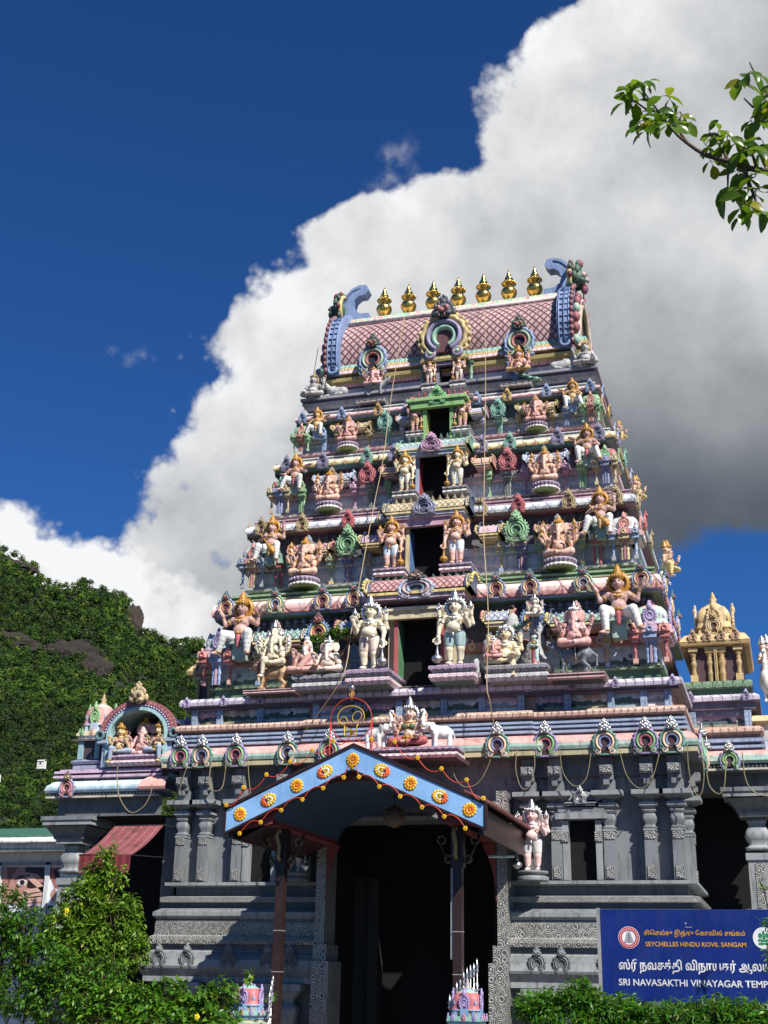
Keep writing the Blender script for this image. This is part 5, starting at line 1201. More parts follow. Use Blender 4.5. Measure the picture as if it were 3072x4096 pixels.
# elephant: trunk raised
B = [('e', (.05, 0, .42), (.3, .17, .19)), ('e', (-.15, 0, .45), (.17, .16, .18)), ('e', (-.33, 0, .58), (.13, .12, .14)), ('c', (-.2, 0, .5), (-.33, 0, .58), .13, .11)]
for x, y in ((-.16, -.1), (-.2, .1), (.24, -.1), (.28, .1)): B += [('c', (x, y, .36), (x, y, .16), .082, .058), ('c', (x, y, .16), (x - .005, y, .03), .056, .062)]
tr = [(-.4, 0, .58), (-.5, 0, .64), (-.53, 0, .78), (-.5, 0, .92), (-.47, 0, 1.0), (-.5, 0, 1.06), (-.56, 0, 1.05), (-.57, 0, 1.0)]; rr = [.075, .062, .05, .042, .036, .033, .03, .026]
for i in range(7): B.append(('c', tr[i], tr[i + 1], rr[i], rr[i + 1]))
for q in (-1, 1): B.append(('e', (-.24, q * .15, .56), (.1, .018, .13), (0, 0, q * -.3)))
B += [('c', (.35, 0, .45), (.4, 0, .28), .018, .012), ('e', (.4, 0, .25), (.02, .02, .04)), ('c', (-.42, 0, .5), (-.47, 0, .46), .04, .03)]
e = MB(); tk = [MB(), MB()]
for q in (-1, 1): e.ball((-.42, q * .085, .61), .016, EYEM, 7, 5); tk[q > 0].tube([(-.42, q * .06, .53), (-.5, q * .075, .5), (-.55, q * .075, .53)], .016, paint('f2eee0'), 6, rr=[.02, .016, .006])
ELEPH = animal('elephant', B, [('eyes', e, None), ('tusk', tk[0], None), ('tusk', tk[1], None), ('saddle_cloth', saddle(.06, .44, .13, .195, paint('b86a70'), paint('d8c070')), None)])
# peacock: upright curved neck to -x, folded tail to +x
B = [('e', (0, 0, .3), (.17, .1, .12), (0, .35, 0)), ('c', (-.1, 0, .36), (-.17, 0, .5), .075, .045), ('c', (-.17, 0, .5), (-.14, 0, .66), .044, .036), ('c', (-.14, 0, .66), (-.18, 0, .72), .036, .042), ('c', (-.2, 0, .72), (-.27, 0, .7), .022, .006), ('c', (.02, -.04, .2), (.0, -.04, .03), .022, .016), ('c', (.02, .04, .2), (.0, .04, .03), .022, .016), ('c', (0, -.04, .02), (-.06, -.04, .015), .016, .01), ('c', (0, .04, .02), (-.06, .04, .015), .016, .01)]
tl = MB(); TG = paint('3f7a6a'); TG2 = paint('7ab0a0'); TY = paint('c8a848')
for i in range(7):
    for j in range(3):
        a = .12 + i * .085; yy = (-.05 + .05 * j); tl.ball((a, yy * (1 + i * .25), .3 - i * .035 + .02 * math.sin(i)), (.07, .03 + .004 * i, .045), TG if (i + j) % 2 else TG2, 8, 5)
for j in range(5): tl.ball((.7, -.1 + .05 * j, .09), (.05, .025, .03), TY if j % 2 else TG, 7, 5)
cr = MB()
for i in range(5): cr.tube([(-.16, 0, .745), (-.15 + .015 * i, -.02 + .01 * i, .8)], .005, TG2, 4); cr.ball((-.15 + .015 * i, -.02 + .01 * i, .81), .012, TG2, 6, 4)
PEA = animal('peacock', B, [('tail', tl, None), ('crest', cr, None)], .011, .02)
# swan / goose mount with long neck
B = [('e', (0, 0, .34), (.17, .12, .21), (0, -.35, 0)), ('c', (-.03, 0, .5), (-.06, 0, .66), .075, .045), ('c', (-.06, 0, .66), (-.03, 0, .84), .042, .034), ('e', (-.05, 0, .88), (.05, .04, .045)), ('c', (-.09, 0, .87), (-.15, 0, .85), .02, .008), ('c', (.02, -.05, .2), (.03, -.05, .03), .03, .02), ('c', (.02, .05, .2), (.03, .05, .03), .03, .02), ('c', (.03, -.05, .02), (-.05, -.05, .015), .02, .01), ('c', (.03, .05, .02), (-.05, .05, .015), .02, .01), ('c', (.1, 0, .24), (.25, 0, .18), .08, .02)]
wg = MB()
for q in (-1, 1):
    for i in range(5):
        for j in range(3): wg.ball((.02 + .05 * i, q * (.1 - .008 * i), .42 - .05 * i - .06 * j), (.045, .02, .035), paint('d8d4cc') if (i + j) % 2 else paint('a8a49c'), 7, 4)
SWAN = animal('goose', B, [('wings', wg, None)], .011, .02)
def place_ped(*a): return None
# ------------------------------------------------------------------ statues in their places
def slab(name, x, y, w_, d, z0, z1, c1, c2, c3, par=None):
    """lotus-petalled stone ledge carrying statues, a bracket of the tower"""
    mb = MB(); h = z1 - z0
    pl = [(-w_ / 2, d), (-w_ / 2, 0), (w_ / 2, 0), (w_ / 2, d)]
    mb.sweep(pl, [(-.06, z0, c3), (-.01, z0 + .03 * h, c2), (.03, z0 + .25 * h, c2), (.02, z0 + .46 * h, c3), (-.03, z0 + .5 * h, c3), (-.03, z0 + .54 * h, c1), (.03, z0 + .74 * h, c1), (.03, z0 + .92 * h, c1), (-.01, z1, c1), (-.05, z1 + .001)])
    return mb.build('statue_ledge', tower, (x, y, 0))
PG1 = petals('ledge_mauve', 'a88ab0', 'bfa2c4', 9., .1, '5a4666'); PG2 = petals('ledge_pink', 'dcb8c8', 'ead2da', 9., .1, '8a6a80'); PGG = petals('ledge_grey', '8a8894', 'a8a6ae', 9., .1, '4a4850'); PGW = petals('ledge_pale', 'c8c8cc', 'dcdcdc', 9., .1, '7a7a80'); TEAL = paint('4f8078')
WHITE = 'e6e2d8'; CREAM = 'd8cba8'; PINK = 'd29a90'; PINKC = 'd8a694'
C_T1 = dict(skin=CREAM, cloth='dcd4c4', sash='c05a60', gold=SILVER, crown=SILVER); gold = dict(gold=DULLGOLD, crown=DULLGOLD)
# guardians beside the doors
place(G_STAND, 'guardian_statue', 'tallest cream guardian with silver crown and mace, left of the lowest green-lined doorway', -.74, -.03, 6.70, 1.28 / 1.06, dict(C_T1, cloth='d9c0b0'), group='door guardians')
place(G_STAND, 'guardian_statue', 'cream guardian with silver crown and pale blue shorts, right of the lowest green-lined doorway', .74, -.03, 6.70, 1.28 / 1.06, dict(C_T1, cloth='8fb4b8'), mir=True, group='door guardians')
for (xx, yy, zz, h, sk, cl, ttl) in ((.6, .655, 8.69, .92, PINKC, 'c6d4e4', 'second doorway, the one with blue inside'), (.5, 1.12, 10.32, .76, CREAM, 'ece4cc', 'third doorway, the one with red inside'), (.47, 1.68, 11.77, .62, PINK, 'c89a60', 'fourth doorway, the one framed in bright green'), (.3, 2.1, 12.985, .5, 'dfb8a8', 'd8c8b8', 'small top doorway under the great arch')):
    for s_ in (-1, 1):
        place(G_STAND, 'guardian_statue', ('pink' if sk != CREAM else 'cream') + ' guardian with mace, %s of the %s' % ('left' if s_ < 0 else 'right', ttl), s_ * xx, yy, zz, h * 1.07 / 1.06, dict(skin=sk, cloth=cl, sash='4f9080' if h == .62 else cl, **gold), mir=s_ > 0, group='door guardians')
for s_ in (-1, 1):
    slab('l', s_ * .72, -.16, .72, .9, 6.42, 6.70, PG1, PG2, TEAL); slab('l', s_ * .6, .56, .52, .7, 8.52, 8.69, PG1, PG2, GRND); slab('l', s_ * .48, 1.03, .4, .6, 10.17, 10.32, PGG, PGW, paint('7a8a90')); slab('l', s_ * .45, 1.6, .3, .5, 11.64, 11.77, PGG, PGW, paint('7a8a90')); slab('l', s_ * .29, 2.04, .26, .4, 12.8, 12.985, PGG, PGW, paint('7a7a8a'))
# wide-seated athletes
L4 = dict(seat='8fb0a4', skin='c2918a', cloth=WHITE, sash='c05060', **gold)
for s_ in (-1, 1):
    sd = 'left' if s_ < 0 else 'right'
    place(A_LIFT, 'seated_athlete_statue', 'large seated athlete with both palms raised, %s end of the lowest tier' % sd, s_ * 3.38, .60, 7.2, 1.24 / .94, wx=.9, cols=dict(L4), mir=s_ > 0, group='seated athletes')
    place(A_MACE, 'seated_athlete_statue', 'seated athlete holding a slanting golden mace, %s end of the second tier' % sd, s_ * 3.08, 1.08, 9.11, .97 / .94, wx=.9, cols=dict(L4, skin='bd928c', seat='7fa8a0', sash='b89050'), mir=s_ < 0 and False, group='seated athletes')
    place(A_REST, 'seated_athlete_statue', 'pink seated athlete in white leggings, %s end of the third tier' % sd, s_ * 2.84, 1.52, 10.68, .84 / .94, wx=.9, cols=dict(L4, sash='c85a70'), mir=s_ > 0, group='seated athletes')
    place(A_REST, 'seated_athlete_statue', 'gold-skinned seated athlete in white leggings, %s end of the fourth tier' % sd, s_ * 2.56, 1.86, 11.96, .68 / .94, wx=.9, cols=dict(L4, skin='c99c5c', seat='88a8d0', sash='b89050'), mir=s_ > 0, group='seated athletes')
# elephant-headed gods on lotus seats
for s_ in (-1, 1):
    sd = 'left' if s_ < 0 else 'right'
    for (P_, xx, yy, zz, h, sk, ttl) in ((G8, 2.36, 1.0, 8.74, .72, 'd9a88f', 'second'), (G8, 2.08, 1.4, 10.34, .62, 'd8a48e', 'third'), (G4, 1.87, 1.78, 11.72, .52, 'd2958e', 'fourth')):
        r = place(P_, 'elephant_god_statue', 'many-armed pink elephant-headed god on a round lotus seat, %s half of the %s tier' % (sd, ttl), s_ * xx, yy, zz, h * 1.1 / .68, dict(skin=sk, cloth='c8a060', **gold), wx=.82, mir=s_ > 0 and h > .7, group='seated elephant gods')
        for o in r.children:
            if o.name.startswith('lotus_seat'):
                for i, m in enumerate(slots(o.data, ('9c86a8', 'dccfd8', '7a9a4a'))): o.material_slots[i].link = 'OBJECT'; o.material_slots[i].material = m
# lowest tier, left half
place(LION, 'lion_statue', 'tawny standing lion carrying the five-headed elephant god', -2.53, .15, 6.49, .82, dict(skin='b98f55', mane='a06a4c'), cat='animal statue')
place(G10F, 'elephant_god_statue', 'cream five-headed elephant god with many arms, riding the tawny lion', -2.54, .14, 6.86, 1.04, wx=.86, cols=dict(skin=CREAM, cloth='d8cca8', gold=SILVER, crown=SILVER))
place(SAGE, 'sage_statue', 'bearded sage in rose robes seated left of the small elephant god', -1.94, .16, 6.70, 1.07, dict(skin='d3a090', cloth='cf9488', hair='d8d8d8', gold=DULLGOLD), skip=('ornaments', 'crown'))
place(G2N, 'elephant_god_statue', 'small two-armed elephant god seated between the sage and the left guardian', -1.53, .16, 6.70, .98, dict(skin='e4c8b8', cloth='d8b860', gold=SILVER, crown=SILVER))
slab('l', -1.58, .0, 1.02, .8, 6.42, 6.69, PGG, PGW, paint('7a8088')); slab('l', -2.54, .02, .9, .8, 6.40, 6.48, paint('c8a0a8'), paint('c8a0a8'), paint('3f4a48'))
# lowest tier, right half
ROCKM = paint('a2a3a6', .8, .4)
def rock(nm, blobs):
    me = sdf_mesh(nm, [('e', b[0], b[1]) for b in blobs], .03, .08, ROCKM)
    for v in me.vertices:
        n_ = mnoise.fractal(Vector(v.co) * 7, 1, 2, 4); v.co += v.normal * n_ * .035
    return me
o = inst('mountain_backdrop', rock('rocks', [((1.45, .55, 7.0), (.24, .14, .34)), ((1.58, .56, 7.3), (.14, .12, .42)), ((1.2, .56, 7.0), (.12, .12, .36)), ((1.95, .5, 6.85), (.2, .14, .28)), ((2.2, .48, 6.72), (.1, .1, .16)), ((1.08, .1, 6.62), (.07, .12, .22)), ((1.98, .5, 7.15), (.09, .1, .28)), ((2.0, .5, 7.38), (.08, .09, .16))]))
tag(o, 'grey rocky mountain behind the seated pale god and the small lady', 'sculpture')
place(D_HANG, 'seated_god_statue', 'pale gold god seated before the grey rocks with one leg hanging', 1.53, .22, 6.68, 1.13, dict(skin='dfc896', cloth='d8c090', gold=SILVER, crown=SILVER))
place(G2N, 'elephant_god_statue', 'tiny pink elephant-headed child on the pale god\'s lap', 1.38, .06, 6.79, .58, dict(skin='e09a98', cloth='d8b040', gold=DULLGOLD, crown=SILVER))
place(LADY, 'lady_statue', 'small lady in yellow blouse and red skirt beside the grey rocks', 2.04, .16, 6.69, .57, dict(skin='9fc0bc', cloth='c8505e', sash='d8b040', gold=DULLGOLD, crown=paint('2a2a30')), rz=R(-40))
place(PEA, 'peacock_statue', 'blue peacock with green tail perched above the grey rocks', 2.06, .36, 7.36, .56, dict(skin='4f6fa8'), mir=True, cat='animal statue')
place(D_YOUTH, 'rider_statue', 'tiny fair god riding the blue peacock above the rocks', 2.03, .28, 7.53, .54, dict(skin='e4c8b8', cloth='e0d8c8', gold=SILVER, crown=SILVER))
slab('l', 1.76, -.02, .98, .8, 6.40, 6.68, PGG, PGW, paint('7a8088')); slab('l', 2.72, .0, .86, .8, 6.38, 6.5, paint('c09aa0'), paint('b8888c'), paint('3f4a48'))
place(RAT, 'rat_statue', 'dark grey rat with snout raised, standing on the lowest tier below a pink elephant god', 2.68, .13, 6.51, .86, dict(skin='6f7880'), cat='animal statue')
place(G4N, 'elephant_god_statue', 'rose pink elephant god with silver crown riding the dark grey rat', 2.70, .13, 6.90, 1.14, wx=.82, cols=dict(skin='dc9c98', cloth='d8a0a0', gold=SILVER, crown=SILVER))
# top storey
place(BULL, 'bull_statue', 'grey lying bull with pink saddle cloth, left corner below the barrel roof', -2.30, 2.2, 12.965, .62, dict(skin='a8aaac'), cat='animal statue', group='corner bulls')
place(BULL, 'bull_statue', 'grey lying bull with pink saddle cloth, right corner below the barrel roof', 2.34, 2.2, 12.965, .62, dict(skin='a8aaac'), mir=True, cat='animal statue', group='corner bulls')
place(DWARF, 'dwarf_statue', 'grey chubby figure seated before the bull, left corner below the barrel roof', -2.77, 2.14, 12.965, .85, dict(skin='b0aeb0', cloth='b0aeb0', gold=paint('9a9498'), crown=paint('a8884c')), group='corner dwarfs')
place(DWARF, 'dwarf_statue', 'grey chubby figure seated before the bull, right corner below the barrel roof', 2.80, 2.14, 12.965, .85, dict(skin='b0aeb0', cloth='b0aeb0', gold=paint('9a9498'), crown=paint('a8884c')), mir=True, group='corner dwarfs')
place(RAT, 'rat_statue', 'small grey rat carrying an elephant god below the left roof arch', -1.43, 2.1, 12.86, .62, dict(skin='8a8f94'), mir=True, cat='animal statue')
place(G4N, 'elephant_god_statue', 'small pink elephant god on a rat below the left roof arch', -1.47, 2.1, 13.06, .66, dict(skin='e0a8a8', cloth='c87878', **gold))
place(PEA, 'peacock_statue', 'blue and green peacock below the right roof arch', 1.40, 2.08, 12.72, .72, dict(skin='4f6a98'), cat='animal statue')
place(D_YOUTH, 'rider_statue', 'pink god in gold robes seated on the peacock below the right roof arch', 1.50, 2.1, 12.97, .84, dict(skin='d8a098', cloth='c89a50', **gold))
for s_ in (-1, 1): slab('l', s_ * 1.47, 1.96, .56, .5, 12.66, 12.72 + .0, PGG, PGW, paint('6a6a7a'))
# right flank figures seen in profile
for (xx, yy, zz, h, ttl) in ((4.02, 1.9, 8.42, .8, 'second'), (3.52, 2.3, 10.06, .62, 'third'), (3.24, 2.5, 11.42, .5, 'fourth')):
    place(SWAN, 'goose_statue', 'white goose on the right flank of the tower beside the %s tier' % ttl, xx + .02, yy, zz - .02, h * .72, dict(skin='d4d0c8'), rz=R(60), cat='animal statue')
    place(TRIPLE, 'three_headed_statue', 'three-headed gold-crowned rider on the right flank beside the %s tier' % ttl, xx + .1, yy, zz + h * .3, h, dict(skin='d8b090', cloth='d2b85c', **gold), rz=R(62), group='flank riders')
# golden finials along the roof ridge
m = MB(); m.lathe([(.11, 0), (.13, .03), (.075, .08), (.07, .12), (.15, .17), (.19, .25), (.2, .31), (.17, .38), (.09, .43), (.075, .48), (.15, .52), (.16, .55), (.1, .58), (.08, .61), (.11, .65), (.09, .71), (.05, .75), (.06, .77), (.025, .87), (.004, .93)], 0, 0, 0, GOLD, 24)
for k in range(18): a = 2 * math.pi * k / 18; m.ball((.16 * math.cos(a), .16 * math.sin(a), .54), (.035, .035, .02), GOLD, 6, 4)
FIN = m.mesh('finial')
nm = ('leftmost', 'second', 'third', 'middle', 'fifth', 'sixth', 'rightmost')
for i in range(7):
    o = inst('roof_finial', FIN, None, (-1.65 + .55 * i, 3.28, 15.24), 0, (.86, .86, .88))
    tag(o, '%s golden pot-shaped finial%s on the roof ridge' % (nm[i], '' if i in (0, 3, 6) else ' from the left'), 'finial', 'golden finials along the ridge')
# base guardians on stone drums
for s_ in (-1, 1):
    r = place(G_STAND, 'guardian_statue', ('pink guardian with silver crown and mace on a grey stone drum right of the porch', 'pink guardian on a grey stone drum half hidden behind the left porch post')[s_ < 0], s_ * 1.95, .04, 3.44, 1.0, dict(skin='e3b6b4', cloth='c8c4c6', sash='c8c4c6', gold=SILVER, crown=SILVER), mir=s_ > 0, group='base guardians')
    m = MB(); m.lathe([(.24, -.16), (.25, -.1), (.2, -.08), (.2, -.06), (.24, -.04), (.24, -.005), (.2, 0)], 0, 0, 0, GREY, 24); inst('drum', m.mesh('drum'), r, (0, .0, 0), 0, (.98, .98, .9))
# lady with two white elephants above the porch
lx = .27
place(D_LADY, 'lady_statue', 'lady in dark green blouse and red skirt seated between two white elephants above the porch', .03, -.20, 5.335, 1.12, dict(skin='cfa89a', cloth='b0484c', sash='2f5f4c', gold=DULLGOLD, crown=SILVER))
place(ELEPH, 'elephant_statue', 'white elephant with raised trunk, left of the lady above the porch', -.52, -.24, 5.335, .56, dict(skin='e2deda'), rz=R(-18), mir=True, cat='animal statue', group='white elephants')
place(ELEPH, 'elephant_statue', 'white elephant with raised trunk, right of the lady above the porch', .56, -.24, 5.335, .56, dict(skin='e2deda'), rz=R(18), cat='animal statue', group='white elephants')
slab('l', .02, -.42, 1.66, .9, 5.14, 5.33, PG1, PG2, paint('55525e'))
# ------------------------------------------------------------------ left wing: shrine niche on a lower cornice
WB = paint('8fa6c8'); MAUV = paint('c9a8cc'); MAUVD = paint('6a4468'); BEAD = metal('bead_silver', (.55, .54, .5), .42, .3)
CYAN = band2('cornice_cyan', '6f96b8', 'bfe0dc', .10, .05, 2.4, '6a7a8a')
def beads(par, x0, x1, y, z, r, name='bead_row'):
    mb = MB(); n = int((x1 - x0) / (r * 2.05))
    for i in range(n): mb.ball((x0 + (i + .5) * (x1 - x0) / n, y, z), r, BEAD, 9, 6)
    return mb.build(name, par)
wing = tag(empty('shrine_wing', (0, 0, 0)), 'lower wing left of the gateway with pale blue cornice over dark doorway pillars', 'wing')
mb = MB()
pl = [(-6.66, 3.5), (-6.66, .46), (-4.62, .46)]
mb.sweep(pl, [(.0, 4.46, GREYD), (.0, 4.76, GREYD), (.17, 4.765, paint('b8b4a4')), (.17, 4.80, GREYD), (.07, 4.805, GREYD), (.07, 4.855, WB), (.18, 4.86, CYAN), (.2, 4.9, CYAN), (.17, 4.98, CYAN), (.1, 5.05, CYAN), (.03, 5.085, MAUVD), (.03, 5.12, MAUV), (.1, 5.13, MAUV), (.1, 5.17, MAUVD), (.02, 5.175, MAUVD), (.02, 5.2, MAUV), (.09, 5.21, MAUV), (.09, 5.25, MAUVD), (.02, 5.255, MAUV), (.02, 5.29, MAUV), (-.3, 5.295)])
mb.build('cornice', wing)
beads(wing, -6.8, -4.7, .36, 4.832, .032)
mb = MB(); sv = band2('cornice_salmon', '7fa8b0', 'd89084', .12, .03, 2.4, '8a4a50')
mb.sweep([(-4.76, 1.2), (-4.76, .40), (-4.45, .40)], [(.0, 4.87, sv), (.2, 4.875, sv), (.22, 4.92, sv), (.18, 5.02, sv), (.08, 5.1, sv), (.0, 5.12, sv)]); mb.build('corner_return', wing)
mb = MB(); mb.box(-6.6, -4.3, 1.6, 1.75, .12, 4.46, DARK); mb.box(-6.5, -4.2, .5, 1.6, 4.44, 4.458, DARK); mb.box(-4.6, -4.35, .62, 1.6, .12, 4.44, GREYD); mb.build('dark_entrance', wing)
arch(wing, -6.37, .22, 4.78, .32, ['8a90b8', 'c86a70', 'd89090', '6a3a40', paint('6a5c48'), 'c8a060', '303030'])
def stone_pillar(name, par, x, y, zt, w_=.22, top=.5):
    """broad stone pillar: plain shaft, ring, pot, neck, square capital under a stepped block"""
    mb = MB(); a = GREYL
    mb.box(-w_ - .05, w_ + .05, -w_ - .05, w_ + .05, .12 - zt, -1.9, a)
    mb.box(-w_ * .86, w_ * .86, -w_ * .86, w_ * .86, -1.9, -1.13, a); mb.box(-.075, .075, -w_ * .86 - .012, -w_ * .86 + .01, -1.9, -1.18, SIL)
    mb.box(-w_, w_, -w_, w_, -1.13, -1.02, a)
    mb.lathe([(.2, -1.02), (.23, -.98), (.17, -.95), (.15, -.92), (.2, -.84), (.22, -.78), (.2, -.7), (.15, -.62), (.14, -.56), (.17, -.54), (.17, -.51), (.14, -.5), (.15, -.44)], 0, 0, 0, a, 24, w_ / .22, .75)
    mb.box(-w_ * 1.25, w_ * 1.25, -w_ * 1.25, w_ * 1.25, -.44, -.31, GREYL); mb.lathe([(.24, -.31), (.25, -.25), (.34, -.14), (.36, -.13)], 0, 0, 0, GREYD, 4, w_ / .22 * 1.3, .99, False, R(45))
    mb.box(-top, top, -top * .8, top * .8, -.13, -.05, GREYL); mb.box(-top * 1.06, top * 1.06, -top * .85, top * .85, -.049, .02, GREY)
    return mb.build(name, par, (x, y, zt))
stone_pillar('pillar', wing, -6.38, .72, 4.44, .2, .48)
# small domed pavilion and the arched niche
pavilion(wing, -6.14, .80, 5.83, .56, .82, ['d8c4a0', '6fa27c', 'd89490', '7ab06c', 'b89a60', 'a8bcd8'])
mb = MB(); B1 = paint('86b4c0'); B2 = paint('8c9cc0')
mb.sweep([(-6.44, 1.2), (-6.44, .56), (-5.78, .56)], [(0, 5.3, B2), (.04, 5.31, B2), (.04, 5.37, MAUVD), (.0, 5.38, B2), (.06, 5.40, B2), (.08, 5.44, B2), (.0, 5.48, paint('4a3a44')), (.0, 5.80, paint('4a3a44')), (.05, 5.81, paint('d8c4a0')), (.1, 5.835, paint('d8c4a0')), (-.05, 5.84)])
for x in (-6.36, -6.02, -5.86): mb.box(x - .05, x + .05, .52, .58, 5.48, 5.8, B1)
mb.build('pavilion_base', wing)
cx, rz_, hw = -5.16, 5.86, .6
mb = MB(); TB = paint('8fc4c8'); NAV = paint('3f4a78'); RDL = petals('red_leaves', '8f3a44', 'b85560', 16., .08, '5a2028'); NICHE = paint('2f3038')
def archband(r0, r1, y0, y1, m, a0=0., a1=180., nseg=30, zc=rz_, hz=.82):
    rows = []
    for i in range(nseg + 1):
        a = R(a0 + (a1 - a0) * i / nseg); c, d = math.cos(a), math.sin(a) * hz
        rows.append([(cx + r1 * c, y0, zc + r1 * d), (cx + r0 * c, y0, zc + r0 * d), (cx + r0 * c, y1, zc + r0 * d), (cx + r1 * c, y1, zc + r1 * d)])
    mb.grid(rows, m, lambda i, j: (i * .05, j * .1), True, False)
archband(.53, .60, .34, 1.1, TB); archband(.60, .66, .36, .9, NAV); archband(.66, .76, .34, .42, RDL)
for i in range(31):
    a = R(6 + 168 * i / 30); mb.ball((cx + .63 * math.cos(a), .35, rz_ + .52 * math.sin(a)), .022, paint('a8a0d0'), 7, 5)
for q in (-1, 1):
    mb.box(cx + q * .565 - .035, cx + q * .565 + .035, .34, 1.1, 5.3, rz_, TB); mb.box(cx + q * .64 - .04, cx + q * .64 + .04, .38, 1.1, 5.3, 5.72, WB); mb.box(cx + q * .66 - .1, cx + q * .66 + .1, .32, .7, 5.72, 5.78, WB)
    mb.torus((cx + q * .72, .33, rz_ + .0), (0, 1, 0), .07, .03, paint('4f7f88'), 12, 6)
rows = []
mb.face([(cx + .56 * math.cos(R(180 * i / 24)), 1.05, rz_ + .46 * math.sin(R(180 * i / 24))) for i in range(25)][::-1] + [], NICHE)
mb.box(cx - .55, cx + .55, 1.05, 1.06, 5.3, rz_, NICHE)
mb.build('arched_niche', wing)
mb = MB(); lion_face(mb, (0, 0, 0), .7, paint('b8a070'), paint('8a7448'), paint('3a3028'))
mb.build('crest_mask', wing, (cx, .28, 6.52))
def wing_ledge(x, y, w_, d, z0, z1):
    mb = MB(); h = z1 - z0
    mb.sweep([(-w_ / 2, d), (-w_ / 2, 0), (w_ / 2, 0), (w_ / 2, d)], [(-.02, z0, PG2), (.02, z0 + .3 * h, PG2), (.0, z0 + .5 * h, PG1), (-.03, z0 + .54 * h, PG1), (.02, z0 + .8 * h, PG1), (-.01, z1, PG1), (-.05, z1 + .001)]); mb.build('lotus_ledge', wing, (x, y, 0))
wing_ledge(cx, .30, 1.02, .6, 5.3, 5.5)
place(G4N, 'elephant_god_statue', 'pink elephant god seated in the arched niche of the left wing', -5.13, .62, 5.46, 1.08, dict(skin='e2a6a4', cloth='a8a0b8', gold=SILVER, crown=DULLGOLD))
place(D_LADYH, 'lady_statue', 'gold lady with one leg hanging, left of the elephant god in the niche', -5.52, .44, 5.50, .86, dict(skin='d8b878', cloth='8fa4c4', sash='c890a0', gold=DULLGOLD, crown=DULLGOLD), rz=R(10))
place(D_LADYH, 'lady_statue', 'gold lady with one leg hanging, right of the elephant god, shaded in the niche', -4.76, .44, 5.50, .86, dict(skin='d8b878', cloth='8fa4c4', sash='c890a0', gold=DULLGOLD, crown=DULLGOLD), mir=True, rz=R(-10))
# awning
aw = tag(empty('awning', (0, 0, 0)), 'dark red awning with pale stripes and scalloped valance over the left wing entrance', 'awning')
AWN = uvpat('awning_cloth', lambda n, u, v, uv: (n.mix(n.math('MULTIPLY', n.ss(n.math('ABSOLUTE', n.math('SUBTRACT', fr(n, u, 6.6), .5)), .06, .02), .55), n.mix(n.ss(n('ShaderNodeTexNoise', {'Vector': uv, 'Scale': 3., 'Detail': 4.}).outputs[0], .5, .7, 0, .8), (*lin('84182a'), 1), (*lin('60121e'), 1)), (*lin('c09088'), 1)), None), rough=.75, amt=.4)
mb = MB(); P0, P1, P2, P3 = at(645 / 1.5082, 3150 + 220 / 1.5082, -.25), at(880 / 1.5082, 3150 + 218 / 1.5082, -.25), at(832 / 1.5082, 3150 + 412 / 1.5082, -1.1), at(480 / 1.5082, 3150 + 412 / 1.5082, -1.1)
xa, xb, zt, zb = -5.22, -4.30, 4.22, 3.63
rows = []
for i in range(9):
    t_ = i / 8; rows.append([(xa + (xb - xa) * j / 12, -1.1 + 1.05 * t_, zb + (zt - zb) * t_ - .05 * math.sin(math.pi * t_) + .012 * math.sin(j * 2.1) * (1 - t_)) for j in range(13)])
mb.grid(rows, AWN, lambda i, j: ((xb - xa) * j / 12, i * .15)); mb.build('canopy_cloth', aw)
mb = MB(); rows = [[], []]
for j in range(49):
    x = xa + (xb - xa) * j / 48; rows[0].append((x, -1.115, zb)); rows[1].append((x, -1.12 + .012 * math.sin(j * .9), zb - .23 - .045 * abs(math.sin(j / 48 * math.pi * 5))))
mb.grid(rows[::-1], paint('7c1a28', .8)); mb.build('valance', aw)
mb = MB(); mb.tube([(xa - .01, -1.1, zb + .01), (xb + .01, -1.1, zb + .01)], .016, paint('6a2a30'), 8); mb.tube([(xb, -1.1, zb), (xb, .5, zb + .1)], .012, DARK, 6); mb.tube([(xa - .01, -.04, zt), (xb + .01, -.04, zt)], .02, DARK, 6); mb.tube([(xb, -.04, zt), (xb, .5, zt)], .02, DARK, 6); mb.tube([(xa, -.04, zt), (xa, .5, zt)], .02, DARK, 6); mb.build('awning_frame', aw)
